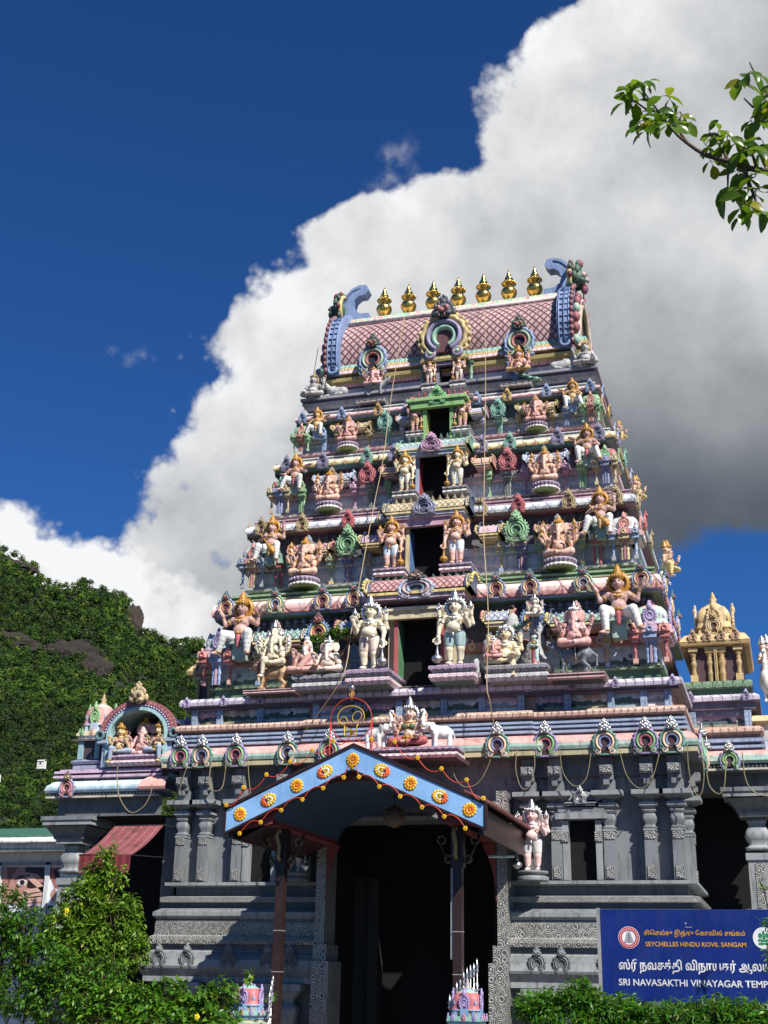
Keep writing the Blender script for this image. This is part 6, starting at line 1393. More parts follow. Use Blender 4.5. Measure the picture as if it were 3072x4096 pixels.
# ------------------------------------------------------------------ right wing: golden corner shrine set back
GD = paint('c09c50'); GDL = paint('d2b46c'); GDD = paint('7a6238')
rw = tag(empty('golden_shrine', (0, 0, 0)), 'gold domed corner shrine on a rose cornice, set back right of the gateway', 'shrine')
def gold_shrine(par, x0, x1, y0, mirx=1):
    xm = (x0 + x1) / 2; w_ = (x1 - x0) / 2
    mb = MB(); pl = [(xm - w_ - .1, 5.0), (xm - w_ - .1, y0 + .2), (xm + w_ + .1, y0 + .2), (xm + w_ + .1, 5.0)]
    mb.sweep(pl, [(.02, 5.20, GREYD), (.26, 5.215, paint('b8b4a4')), (.26, 5.25, GREYD), (.18, 5.255, GREYD), (.18, 5.32, GREYD), (.26, 5.325, PINKK), (.29, 5.37, PINKK), (.27, 5.45, PINKK), (.2, 5.53, PINKK), (.13, 5.56, BLUED), (.07, 5.565, BLUED), (.07, 5.6, WHB), (.13, 5.61, BLUE), (.13, 5.65, BLUED), (.06, 5.655, BLUED), (.06, 5.7, WHB), (.12, 5.71, BLUE), (.12, 5.76, BLUED), (.03, 5.8, TERD), (.07, 5.84, TERRA), (.12, 5.88, TERRA), (.12, 5.93, TERRA), (.05, 5.98, TERD), (-.1, 5.985, PANEL[0]), (-.1, 6.28, LILD), (.02, 6.29, LILD), (.02, 6.40, LILD), (.1, 6.42, LILAC), (.1, 6.49, LILAC), (.03, 6.54, LILD), (-.1, 6.545)])
    mb.build('cornice', par); beads(par, xm - w_ - .3, xm + w_ + .3, y0 + .0, 5.29, .033)
    for x in (xm - w_ + .02, xm + w_ - .02): m = MB(); m.box(x - .06, x + .06, y0 + .2, y0 + .3, 5.99, 6.275, POST); m.build('frieze_post', par); arch(par, x, y0 + .07, 6.41, .14, mono('a898c8', '6b5a8a'), 'small_arch')
    arch(par, xm + .12 * mirx, y0 - .1, 5.22, .34, ['8a90b8', '6fa85a', '8fc070', '4a3038', BEAD, BEAD, '303030'])
    mb = MB(); pl = [(xm - w_, 4.6), (xm - w_, y0 + .28), (xm + w_, y0 + .28), (xm + w_, 4.6)]
    mb.sweep(pl, [(0, 6.55, GRND), (.0, 6.66, GRN), (.08, 6.68, GRN), (.1, 6.78, GRND), (-.05, 6.8, paint('5a3a44')), (-.05, 7.4, GDD), (.02, 7.41, GD), (.1, 7.43, GD), (.12, 7.5, GDL), (.04, 7.62, GDL), (.0, 7.64, GD), (-.2, 7.65)])
    mb.build('shrine_body', par)
    for x, me in ((xm - w_ + .1, PILLAR), (xm, PILLAR2), (xm + w_ - .1, PILLAR)): inst('pillar', me, par, (x, y0 + .3, 6.8), 0, (.36 if me is PILLAR else .5, .34, .6), slots(me, ['b08e48', 'c8a85e']))
    for k in range(4): arch(par, xm - w_ + .12 + (w_ - .12) * 2 * k / 3, y0 + .16, 7.5, .16, ['cdb274', 'd08a80', 'cdb274', '6a4a30', 'b08e48', 'c8a85e', '4a3a20'], 'small_arch')
    pavilion(par, xm, y0 + .85, 7.5, w_ * 1.45, .98, [GDL, GD, GDL, 'c8ac70', GD, GD], 'golden_dome')
    arch(par, xm, y0 + .44, 7.70, .30, ['c8ac70', 'd4bc84', 'c8ac70', '5a3a30', 'b08e48', 'c8a85e', '4a3a20'])
gold_shrine(rw, 4.32, 5.28, 2.15)
mb = MB(); mb.box(4.2, 7.5, 2.45, 3.2, 4.92, 5.20, GREYD); mb.box(4.2, 7.5, 3.2, 3.4, .12, 5.2, DARK)
mb.sweep([(5.38, 4.9), (5.38, 2.6), (7.5, 2.6)], [(.0, 5.2, GREYD), (.2, 5.215, PINKK), (.22, 5.36, PINKK), (.1, 5.54, PINKK), (.06, 5.56, BLUED), (.1, 5.6, WHB), (.1, 5.7, BLUE), (.06, 5.76, BLUED), (.0, 5.78, paint('c8c4bc')), (.0, 6.05, paint('b8a468')), (.1, 6.1, paint('c8b880')), (.05, 6.2, GDD), (-.2, 6.22)])
mb.build('side_range', rw)
stone_pillar('pillar', rw, 5.26, 2.5, 4.92, .21, .5)
place(SWAN, 'goose_statue', 'large white goose standing right of the golden domed shrine', 5.62, 2.5, 6.42, 1.0, dict(skin='d8d4cc'), rz=R(75), cat='animal statue')
place(TRIPLE, 'three_headed_statue', 'three-headed pale rider on the large goose right of the golden shrine', 5.66, 2.75, 6.95, .95, dict(skin='e0c0b0', cloth='c85a60', gold=DULLGOLD, crown=SILVER), rz=R(30))
lw = tag(empty('golden_shrine', (0, 0, 0)), 'gold shrine half hidden behind the left corner of the gateway', 'shrine')
gold_shrine(lw, -5.2, -4.32, 2.3, -1)
# ------------------------------------------------------------------ entrance porch
porch = tag(empty('entrance_porch', (0, 0, 0)), 'gabled entrance porch with sky blue gable boards on brown posts and red tiles', 'porch')
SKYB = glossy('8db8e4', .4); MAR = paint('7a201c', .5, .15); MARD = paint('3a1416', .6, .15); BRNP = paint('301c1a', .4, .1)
yf, AX, ZE, ZA = -2.97, 1.87, 4.08, 4.92
def rake(mb, y0, y1, dz0, dz1, m, x=AX, ins=0.):
    """two sloping boards meeting at the ridge, dz measured down from the roof line"""
    for q in (-1, 1):
        a = [(q * x, ZE - dz0), (0, ZA - dz0), (0, ZA - dz1), (q * x, ZE - dz1)]
        f = [(px, y0, pz) for px, pz in a]; b = [(px, y1, pz) for px, pz in a]
        if q > 0: f, b = f[::-1], b[::-1]
        mb.face(f[::-1], m); mb.face(b, m)
        for k in range(4):
            k2 = (k + 1) % 4; mb.face([f[k], f[k2], b[k2], b[k]], m)
mb = MB(); rake(mb, yf, yf + .05, .035, .345, SKYB); mb.build('gable_board', porch)
mb = MB(); rake(mb, yf - .02, yf + .06, -.01, .034, BRNP, AX + .03); rake(mb, yf - .015, yf + .055, .346, .38, BRNP, AX + .03)
for q in (-1, 1): a, b = sorted((q * (AX + .001), q * (AX + .035))); mb.box(a, b, yf - .018, yf + .05, ZE - .345, ZE - .036, BRNP)
mb.build('gable_trim', porch)
TILE = uvpat('red_tiles', lambda n, u, v, uv: (lambda t, s: (n.mix(n.math('MULTIPLY', n.math('MAXIMUM', n.ss(t, .4, .5), n.ss(s, .86, .95)), .6), (*lin('93372f'), 1), (*lin('3f1512'), 1)), n.math('SUBTRACT', 1, n.math('MAXIMUM', t, s))))(n.math('ABSOLUTE', n.math('SUBTRACT', fr(n, u, 7.), .5)), fr(n, v, 6.)), rough=.7, amt=.35, bdist=.02)
mb = MB(); yb = .2
for q in (-1, 1):
    A = [(q * (AX + .06), yf + .03, ZE - .01), (0, yf + .03, ZA + .02), (0, yb, ZA + .02), (q * (AX + .06), yb, ZE - .01)]
    if abs(q) and q > 0: A = A[::-1]
    L = 2.05; D_ = yb - yf; uv = [(0, 0), (0, L), (D_, L), (D_, 0)]; uv = uv[::-1] if q > 0 else uv
    mb.face(A[::-1], TILE, uv[::-1])
    for k in range(22):                                               # curved eave tiles
        y = yf + .08 + k * .142; mb.tube([(q * (AX + .08), y, ZE - .02), (q * (AX - .3), y, ZE + .155)], .035, TILE, 6)
mb.build('tiled_roof', porch)
mb = MB()
for q in (-1, 1):
    A = [(q * (AX + .05), yf + .05, ZE - .05), (0, yf + .05, ZA - .02), (0, yb, ZA - .02), (q * (AX + .05), yb, ZE - .05)]
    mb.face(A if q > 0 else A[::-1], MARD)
    a, b = sorted((q * 1.78, q * 1.84)); mb.box(a, b, yf + .06, yb, ZE - .42, ZE - .06, BRNP)
    a, b = sorted((q * 1.2, q * 1.38)); mb.box(a, b, yf + .3, .0, 3.86, 3.97, MAR)
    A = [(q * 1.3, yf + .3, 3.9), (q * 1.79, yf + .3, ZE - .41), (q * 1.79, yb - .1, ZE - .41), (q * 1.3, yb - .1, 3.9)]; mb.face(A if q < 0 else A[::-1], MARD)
mb.build('roof_timbers', porch)
# maroon spandrel with arched soffit, blue vault behind it
mb = MB(); Na = 24; arcp = [(-1.2 + 2.4 * i / Na, 3.92 + .50 * math.sqrt(max(0, 1 - (2 * i / Na - 1) ** 2)) ** 1.15) for i in range(Na + 1)]
top = lambda x: ZA - .36 - (ZA - ZE) / AX * abs(x)
for i in range(Na):
    (x0, z0), (x1, z1) = arcp[i], arcp[i + 1]
    mb.face([(x0, yf + .1, min(z0, top(x0) + .03)), (x1, yf + .1, min(z1, top(x1) + .03)), (x1, yf + .1, top(x1) + .03), (x0, yf + .1, top(x0) + .03)], MAR)
for q in (-1, 1): A = [(q * 1.2, yf + .1, 3.86), (q * 1.82, yf + .1, 3.74), (q * 1.82, yf + .1, top(1.82) + .03), (q * 1.2, yf + .1, top(1.2) + .03)]; mb.face(A if q > 0 else A[::-1], MAR)
mb.build('arched_spandrel', porch)
mb = MB(); mb.grid([[(x, yf + .1, z), (x, -.05, z)] for x, z in arcp], glossy('2c4258', .7), None); mb.build('blue_vault', porch)  # vault blue darkened to include its deep shade
for q in (-1, 1):
    p = MB(); x = q * 1.31; p.box(x - .062, x + .062, -2.212, -2.088, .12, 3.86, BRNP); p.box(x - .085, x + .085, -2.235, -2.065, 3.3, 3.86, BRNP)
    if q > 0: p.box(x - .098, x - .065, -2.19, -2.11, 2.1, 3.3, paint('9a9a98'))
    for zz in (2.45, 1.9): p.box(x - .066, x + .066, -2.216, -2.084, zz, zz + .012, paint('8a8a88'))
    po = p.build('porch_post', porch)
    for sx in (-1, 1):
        b_ = MB(); b_.torus((x + sx * .24, -2.15, 3.68), (0, 1, 0), .055, .014, paint('6a5c30'), 14, 6); b_.torus((x + sx * .14, -2.15, 3.42), (0, 1, 0), .05, .014, paint('6a5c30'), 14, 6); b_.tube([(x + sx * .1, -2.15, 3.36), (x + sx * .2, -2.15, 3.5), (x + sx * .33, -2.15, 3.8)], .016, BRNP, 6); b_.build('scroll_bracket', porch)
    b_ = MB(); b_.tube([(x, -2.26, 3.42), (x, -2.33, 3.46), (x, -2.30, 3.6), (x, -2.42, 3.74), (x, -2.36, 3.84), (x, -2.28, 3.82)], .028, paint('8a7a34'), 8); b_.build('scroll_bracket', porch)
    a, b = sorted((q * 1.2, q * 1.37)); br = MB()
    for k in range(8):
        t0, t1 = k / 8, (k + 1) / 8; zz = lambda t: 3.0 + .85 * t; xx = lambda t: 1.38 - .22 * t ** 2.2
        P_ = [(q * 1.385, -.02, zz(t0)), (q * xx(t0), -.02, zz(t0)), (q * xx(t1), -.02, zz(t1)), (q * 1.385, -.02, zz(t1))]; br.face(P_ if q < 0 else P_[::-1], paint('8a2a24')); br.face([(px, .0, pz) for px, py, pz in (P_[::-1] if q < 0 else P_)], paint('8a2a24'))
    br.build('red_brace', porch)
# rosettes on the gable boards
YG = glossy('e8b818', .35); OR = glossy('e8641c', .4); YGD = glossy('c8a820', .4)
def rosette(nm):
    mb = MB()
    for k in range(12):
        a = 2 * math.pi * k / 12; c, d = math.cos(a), math.sin(a); mb.ball((.1 * c, 0, .1 * d), (.034, .02, .034), YG, 8, 5); mb.ball((.068 * c, -.014, .068 * d), (.02, .014, .02), OR, 7, 4)
    for k in range(12):
        a = 2 * math.pi * (k + .5) / 12; mb.ball((.055 * math.cos(a), -.008, .055 * math.sin(a)), (.03, .014, .03), YGD, 7, 4)
    mb.ball((0, -.012, 0), (.028, .02, .028), OR, 8, 5); return mb.mesh(nm)
def oval(nm):
    mb = MB()
    for k in range(14):
        a = 2 * math.pi * k / 14; c, d = math.cos(a), math.sin(a); side = c > .55
        mb.ball((.13 * c, 0, .092 * d), (.036, .02, .034), OR if side else YG, 8, 5)
        if not side: mb.ball((.085 * c, -.012, .056 * d), (.022, .014, .02), glossy('f0ecd8', .4), 7, 4); mb.ball((.06 * c, -.012, .038 * d), (.02, .014, .018), YGD, 7, 4)
        else: mb.ball((.1 * c, -.01, .06 * d), (.034, .016, .02), OR, 7, 4)
    mb.ball((0, -.014, 0), (.03, .018, .026), YGD, 8, 5); return mb.mesh(nm)
ROS, OVA = rosette('rosette'), oval('oval_rosette')
sl_ = math.atan((ZA - ZE) / AX)
for i, x in enumerate((-1.66, -1.24, -.82, -.41, 0, .43, .84, 1.26, 1.67)):
    z = ZA - (ZA - ZE) / AX * abs(x) - .19 - (.03 if x == 0 else 0)
    inst('oval_rosette' if i % 2 else 'rosette', OVA if i % 2 else ROS, porch, (x, yf - .005, z), (0, (sl_ if x > 0 else (math.pi - sl_)) if i % 2 else 0, 0), .74)
# garlands of red wire with small yellow flowers, above and below the boards
fm = MB()
for k in range(6): a = 2 * math.pi * k / 6; fm.ball((.032 * math.cos(a), 0, .032 * math.sin(a)), (.021, .012, .021), YG, 7, 4)
fm.ball((0, -.01, 0), (.016, .012, .016), glossy('d88a18', .35), 7, 4); FLW = fm.mesh('garland_flower'); REDW = glossy('d0401c', .5)
def garland(pts, name, label, sag, up):
    g_ = tag(empty(name, (0, 0, 0)), label, 'garland', 'flower garlands on the porch')
    mb = MB()
    for (x0, z0), (x1, z1) in zip(pts[:-1], pts[1:]):
        P_ = []
        for k in range(9):
            t_ = k / 8; P_.append((x0 + (x1 - x0) * t_, yf - .04, z0 + (z1 - z0) * t_ + up * sag * 4 * t_ * (1 - t_)))
        mb.tube(P_, .0065, REDW, 5)
    mb.build('wire', g_)
    for x, z in pts: inst('garland_flower', FLW, g_, (x, yf - .055, z), 0, .66)
garland([(-1.86, 4.11), (-1.61, 4.35), (-1.27, 4.52), (-.92, 4.69), (-.6, 4.84), (-.28, 4.96), (0, 5.08)], 'flower_garland', 'red wire garland with yellow flowers along the top of the left gable board', .10, -1)
garland([(0, 5.08), (.28, 4.97), (.62, 4.92), (.95, 4.69), (1.29, 4.53), (1.64, 4.37), (1.87, 4.12)], 'flower_garland', 'red wire garland with yellow flowers along the top of the right gable board', .10, -1)
garland([(-1.63, 3.71), (-1.32, 3.86), (-1.02, 4.02), (-.71, 4.16), (-.41, 4.31), (-.11, 4.45), (0, 4.58)], 'flower_garland', 'scalloped red garland with yellow flowers under the left gable board', .085, 1)
garland([(0, 4.58), (.11, 4.45), (.41, 4.31), (.71, 4.17), (1.02, 4.02), (1.33, 3.89), (1.62, 3.73)], 'flower_garland', 'scalloped red garland with yellow flowers under the right gable board', .085, 1)
o = MB(); o.ball((0, 0, 0), .155, paint('5a4636'), 20, 14)
for k in range(60): a = k * 2.4; zz = -1 + 2 * (k + .5) / 60; rr_ = math.sqrt(1 - zz * zz); o.ball((.155 * rr_ * math.cos(a), .155 * rr_ * math.sin(a), .155 * zz), .014, paint('8a6a48'), 5, 3)
o.tube([(0, 0, .15), (0, 0, .4)], .006, DARK, 5); tag(o.build('globe_lamp', None, (.18, -1.5, 4.1)), 'round brown pierced globe lamp hanging under the porch vault', 'lamp')
o = MB(); o.tube([(1.36, -.4, 3.62), (1.75, -.4, 3.62)], .022, paint('b8e0e4'), 8); tag(o.build('tube_lamp'), 'pale blue tube lamp fixed beside the right porch post', 'lamp')
# neon om in a ring above the porch ridge
om = tag(empty('om_emblem', (-.64, -1.2, 5.62)), 'red neon ring with golden om letter and silver ball on top, behind the porch ridge', 'emblem')
m = MB(); m.torus((0, 0, .02), (0, 1, 0), .34, .007, glossy('c8402c', .4), 40, 8); m.tube([(-.34, 0, -.0), (-.34, 0, -1.0)], .012, glossy('c8402c', .4), 6); m.tube([(.34, 0, 0), (.34, 0, -1.0)], .012, glossy('c8402c', .4), 6); m.build('ring', om)
m = MB(); YN = glossy('c8a83c', .35)
m.tube([(-.22 + .22 * (1 - math.cos(a)) * 1.0, -.01, .06 + .17 * math.sin(a)) for a in [R(x) for x in range(-40, 225, 15)]], .009, YN, 6)
m.torus((.1, -.01, .06), (0, 1, 0), .085, .008, YN, 20, 6, (1, .8)); m.torus((-.12, -.01, .0), (0, 1, 0), .06, .008, YN, 18, 6)
m.tube([(-.1, -.01, -.08), (-.1, -.01, -.24), (.0, -.01, -.24), (.0, -.01, -.12), (.0, -.01, -.24), (.1, -.01, -.24), (.1, -.01, -.1), (.12, -.01, -.06)], .011, YN, 6)
m.tube([(-.06, -.01, -.1), (-.06, -.01, -.2)], .01, YN, 6); m.build('om_letter', om)
m = MB(); m.ball((0, 0, .0), .05, metal('steel_ball', (.8, .8, .82), .12, .02), 14, 10); m.tube([(0, 0, -.05), (0, 0, -.2)], .012, DULLGOLD, 6); m.torus((0, 0, -.1), (0, 1, 0), .04, .01, DULLGOLD, 12, 5)
m.build('ball_finial', om, (0, 0, .52))
# ------------------------------------------------------------------ foliage tools
def leafmat(name, c1, c2, c3, rough=.4, tr=.3):
    m, n = newmat(name); isl = n('ShaderNodeNewGeometry').outputs['Random Per Island']
    c = n.ramp(isl, [(0, lin(c1)), (.5, lin(c2)), (.9, lin(c2)), (1, lin(c3))])
    geo = n('ShaderNodeNewGeometry').outputs['Position']
    nz = n('ShaderNodeTexNoise', {'Vector': geo, 'Scale': 1.7, 'Detail': 3.}).outputs[0]
    c = n.mix(n.ss(nz, .35, .65, .0, .45), c, (*[x * .55 for x in lin(c1)], 1))
    p = n('ShaderNodeBsdfPrincipled', {'Base Color': c, 'Roughness': rough, 'Specular IOR Level': .45})
    t = n('ShaderNodeBsdfTranslucent', {'Color': n.mix(.5, c, (.25, .4, .02, 1))}); mx = n('ShaderNodeMixShader', {0: tr, 1: p.outputs[0], 2: t.outputs[0]})
    n('ShaderNodeOutputMaterial', {0: mx.outputs[0]}); return m
def leaves_mesh(name, P, Dr, Nn, L, W, mat, shape='lance'):
    """folded leaf blades: base points P, directions Dr, facing Nn, lengths L, widths W (arrays)"""
    P, Dr, Nn = np.asarray(P, float), np.asarray(Dr, float), np.asarray(Nn, float); L = np.asarray(L, float)[:, None]; W = np.asarray(W, float)[:, None]
    Dr /= np.linalg.norm(Dr, axis=1)[:, None]; S = np.cross(Dr, Nn); S /= np.maximum(np.linalg.norm(S, axis=1), 1e-6)[:, None]; N2 = np.cross(S, Dr)
    prof = [(0, .0), (.3, .8), (.62, 1.), (.86, .6), (1., 0)] if shape == 'obovate' else [(0, 0), (.25, .85), (.5, 1.), (.78, .55), (1., 0)]
    V = []
    for k, (t, wv) in enumerate(prof):
        mid = P + Dr * L * t + N2 * L * (-.28 * t * t)
        V.append(mid)
        if 0 < k < 4: V.append(mid + S * W * .5 * wv + N2 * W * .18 * wv); V.append(mid - S * W * .5 * wv + N2 * W * .18 * wv)
    # order: 0 base, 1 m1,2 r1,3 l1, 4 m2,5 r2,6 l2, 7 m3,8 r3,9 l3, 10 tip
    n = len(P); V = np.stack(V, 1).reshape(-1, 3)
    T = np.array([[0, 2, 1, 1], [0, 1, 3, 3], [1, 2, 5, 4], [3, 1, 4, 6], [4, 5, 8, 7], [6, 4, 7, 9], [7, 8, 10, 10], [9, 7, 10, 10]])
    me = bpy.data.meshes.new(name); F = (np.arange(n)[:, None, None] * 11 + T[None]).reshape(-1, 4)
    F = [tuple(f) if f[2] != f[3] else (f[0], f[1], f[2]) for f in F.tolist()]
    me.from_pydata(V.tolist(), [], F); me.polygons.foreach_set('use_smooth', [True] * len(F)); me.materials.append(mat); me.update(); return me
RS = np.random.default_rng(5)
BARK = paint('5a4636', .85, .4)
def shrub(name, label, blobs, n, L, W, mat, ground_at, cat='shrub', group=None, shape='lance', clump=.16, stems=9, sprigs=0, flowers=None):
    """blobs = [(centre, radii)], leaves gathered in sprigs through the outer part of every blob"""
    root = tag(empty(name, ground_at), label, cat, group); G = Vector(ground_at)
    P, Dr, Nn = [], [], []; vol = np.array([b[1][0] * b[1][1] * b[1][2] for b in blobs]) ** .7; vol /= vol.sum(); st = MB()
    ncl = n // 11
    for c in range(ncl):
        b = blobs[RS.choice(len(blobs), p=vol)]; d = RS.normal(size=3); d /= np.linalg.norm(d); d[2] = d[2] * .85 + .12
        r = RS.uniform(.55, 1.06) ** .6; cc = np.array(b[0]) + d * np.array(b[1]) * r; ax = d * .8 + RS.normal(size=3) * .35 + np.array([0, -.1, .5]); ax /= np.linalg.norm(ax)
        for i in range(11):
            t = RS.uniform(-.5, .55); base = cc + ax * clump * t + RS.normal(size=3) * .012; q = RS.normal(size=3); q -= ax * (q @ ax); q /= np.linalg.norm(q)
            dr = ax * RS.uniform(.3, .9) + q + np.array([0, 0, -.15]); P.append(base); Dr.append(dr); Nn.append(np.array([0, 0, 1.]) + q * .2 + RS.normal(size=3) * .35)
        if c % 5 == 0: st.tube([cc - ax * clump * 1.5, cc + ax * clump * .4], .006, BARK, 4)
    N_ = len(P); sc_ = RS.uniform(.65, 1.25, N_)
    P = np.array(P) - np.array(G); inst('foliage', leaves_mesh('foliage', P, Dr, Nn, L * sc_, W * sc_, mat, shape), root)
    s2 = MB()
    for v_ in st.v: pass
    st.v = [(v[0] - G.x, v[1] - G.y, v[2] - G.z) for v in st.v]
    for k in range(stems):
        b = blobs[k % len(blobs)]; e = Vector(b[0]) - G; a = Vector((e.x * .25 + RS.normal() * .05, e.y * .25, 0)); m_ = a.lerp(e, .5) + Vector(RS.normal(size=3) * .06)
        st.tube([a, m_, e], .02, BARK, 6, rr=[.028, .02, .008])
    st.build('stems', root, fix=False)
    if flowers:
        for fx in flowers:
            f_ = MB()
            for k in range(5): a = 2 * math.pi * k / 5; f_.ball((.022 * math.cos(a), -.01, .022 * math.sin(a)), (.02, .012, .02), glossy('f0d820', .5), 7, 4)
            f_.ball((0, -.02, 0), (.01, .01, .01), glossy('d8a818', .5), 6, 4); f_.build('flower', root, Vector(fx) - G)
    return root
def S7(x, y, Y): return at(1900 + x / 1.4155, 3000 + y / 1.4155, Y)
def S5(x, y, Y): return at(x / 1.5082, 3150 + y / 1.5082, Y)
LM1 = leafmat('leaf_mid', '346016', '5a8c24', 'a4ae40'); LM2 = leafmat('leaf_dark', '2a4e14', '4c7c20', '94a83a'); LM3 = leafmat('leaf_bright', '2c5c16', '48801f', '98b048', .35, .35); LM5 = leafmat('leaf_mixed', '44661a', '6f9428', 'b8b44c'); LM4 = leafmat('leaf_olive', '4a5c1a', '74842a', 'b0a848')
def blob5(x, y, Y, rx, ry, rz): return (tuple(S5(x, y, Y)), (rx, ry, rz))
shrub('tall_shrub', 'tall bushy shrub with yellow-green tips standing before the left wing pillar', [blob5(650, 425, -2.3, .09, .1, .16), blob5(600, 520, -2.3, .22, .16, .14), blob5(690, 560, -2.3, .13, .14, .18), blob5(560, 610, -2.3, .2, .18, .2), blob5(520, 700, -2.4, .36, .3, .32), blob5(680, 820, -2.4, .4, .35, .3), blob5(560, 980, -2.5, .46, .4, .35), blob5(780, 770, -2.3, .13, .14, .26), blob5(800, 1000, -2.5, .22, .25, .32), blob5(420, 860, -2.5, .36, .3, .36)], 12000, .078, .034, LM5, (-4.4, -2.4, .12), flowers=[S5(405, 745, -3.0)])
shrub('broad_shrub', 'broad dark green shrub at the lower left edge below the poster window', [blob5(40, 760, -2.9, .3, .3, .4), blob5(150, 900, -3.0, .4, .35, .35), blob5(30, 1000, -3.0, .42, .35, .4), blob5(250, 1060, -3.1, .4, .35, .35), blob5(400, 1150, -3.2, .4, .35, .3), blob5(120, 1250, -3.2, .5, .4, .4), blob5(620, 1150, -3.1, .3, .3, .3), blob5(350, 1330, -3.2, .6, .4, .35)], 12000, .075, .032, LM2, (-5.3, -3.1, .12))
shrub('glossy_hedge', 'low bright glossy hedge along the bottom left, reaching the left gate post', [blob5(520, 1260, -3.5, .32, .3, .2), blob5(700, 1280, -3.5, .32, .3, .22), blob5(860, 1310, -3.5, .3, .28, .2), blob5(1020, 1290, -3.4, .22, .25, .24), blob5(1200, 1330, -3.3, .25, .25, .18), blob5(1340, 1270, -3.2, .16, .2, .2), blob5(620, 1400, -3.6, .5, .3, .2), blob5(950, 1420, -3.6, .5, .3, .18), blob5(1280, 1410, -3.4, .35, .3, .16), blob5(1520, 1130, -3.0, .05, .06, .1), blob5(1640, 1250, -2.9, .04, .05, .06)], 6500, .085, .04, LM1, (-3.4, -3.5, .12), shape='obovate', flowers=[S5(1190, 1385, -3.75)])
def blob7(x, y, Y, rx, ry, rz): return (tuple(S7(x, y, Y)), (rx, ry, rz))
shrub('clipped_hedge', 'bright green hedge of pointed leaves under the blue signboard', [blob7(330, 1475, -4.3, .16, .3, .16), blob7(430, 1485, -4.3, .2, .3, .2), blob7(600, 1435, -4.4, .2, .3, .22), blob7(700, 1515, -4.4, .2, .3, .2), blob7(850, 1515, -4.4, .24, .3, .2), blob7(1000, 1545, -4.5, .24, .3, .16), blob7(1150, 1535, -4.5, .24, .3, .17), blob7(1330, 1525, -4.5, .24, .3, .18), blob7(1480, 1515, -4.5, .24, .3, .19), blob7(1640, 1555, -4.5, .24, .3, .18), blob7(1800, 1555, -4.5, .3, .3, .18), blob7(600, 1595, -4.6, .5, .3, .2), blob7(1000, 1655, -4.6, .6, .3, .2), blob7(1500, 1655, -4.6, .6, .3, .2)], 16000, .085, .024, LM3, (4.3, -4.4, .12), cat='hedge', stems=14)
# ------------------------------------------------------------------ sign board
def S9(x, y): return at(2380 + x / 2.3974, 3550 + y / 2.3974, -3.5)
sg = tag(empty('signboard', (3.45, -3.5, .12)), 'navy blue board with gold and white lettering on a grey steel frame above the hedge', 'sign')
NAVY = glossy('162a72', .35); tl = S9(48, 208); bt = S9(80, 1085)
mb = MB(); mb.box(tl.x, 6.6, -3.5, -3.46, bt.z, tl.z, NAVY); mb.build('board', sg, (-3.45, 3.5, -.12))
mb = MB(); STEEL = paint('8a8e92', .45)
for x in (tl.x - .045, 6.62): mb.box(x, x + .04, -3.52, -3.44, .12, tl.z + .015, STEEL)
mb.box(tl.x, 6.62, -3.455, -3.42, tl.z - .06, tl.z - .02, STEEL); mb.box(tl.x, 6.62, -3.455, -3.42, bt.z + .02, bt.z + .06, STEEL); mb.build('frame', sg, (-3.45, 3.5, -.12))
def text(body, x0, x1, base, cap, mat, prefix=None, name='lettering', bold=.0, ref='H'):
    """lettering fitted between photograph positions x0..x1 on the board; cap = height of the reference letter in the same units"""
    def mk(t):
        c = bpy.data.curves.new('t', 'FONT'); c.body = t; c.offset = bold; c.resolution_u = 4; o = bpy.data.objects.new('t', c); COL.objects.link(o)
        dg = bpy.context.evaluated_depsgraph_get(); me = bpy.data.meshes.new_from_object(o.evaluated_get(dg)); bpy.data.objects.remove(o); return me
    me = mk(body); xs = np.array([v.co[:] for v in me.vertices]); pre = np.array([v.co[:] for v in mk(prefix or body).vertices]); rf = np.array([v.co[:] for v in mk(ref).vertices])
    a, b = S9(x0, base), S9(x1, base); c_ = S9(x0, base - cap)
    kx = (b.x - a.x) / (pre[:, 0].max() - pre[:, 0].min()); kz = (c_.z - a.z) / (rf[:, 1].max() - max(0, rf[:, 1].min()))
    for v in me.vertices: v.co = ((v.co.x - pre[:, 0].min()) * kx + a.x - 3.45, -.004, v.co.y * kz + a.z - .12)
    me.materials.clear(); me.materials.append(mat); return inst(name, me, sg)
GT = glossy('d8a018', .5); WT = glossy('dcdcdc', .5)
text('உ', 862, 905, 362, 24, WT, ref='உ'); mb = MB(); a, b = S9(865, 382), S9(930, 382); mb.box(a.x - 3.45, b.x - 3.45, -.005, -.004, a.z - .12, a.z - .116, WT); mb.build('underline', sg)
text('சிெசல்சு இந்து ேகாவில் சங்கம்', 470, 1440, 455, 34, GT, bold=.012, ref='ச')
text('SEYCHELLES HINDU KOVIL SANGAM', 485, 1450, 562, 42, GT, bold=.012)
text('ஸ்ரீ நவசக்தி விநாயகர் ஆலயம்', 230, 1690, 782, 66, WT, prefix='ஸ்ரீ நவசக்தி விநாயகர் ஆலய', bold=.02, ref='ச')
text('SRI NAVASAKTHI VINAYAGAR TEMPLE', 230, 1660, 936, 62, WT, prefix='SRI NAVASAKTHI VINAYAGAR TEMP', bold=.015)
def disc(mb, cx, cy, r0, r1, m, dz, n=48):
    c = S9(cx, cy); k = (S9(cx + 100, cy).x - c.x) / 100
    P = lambda r, i: (c.x - 3.45 + r * k * math.cos(2 * math.pi * i / n), -dz, c.z - .12 + r * k * math.sin(2 * math.pi * i / n))
    if r0 == 0: mb.face([P(r1, i) for i in range(n)][::-1][::-1], m)
    else:
        for i in range(n): mb.face([P(r0, i), P(r1, i), P(r1, i + 1), P(r0, i + 1)], m)
WHT = glossy('ececec', .5); REDS = glossy('c02832', .5); GRNS = glossy('2f8a58', .5)
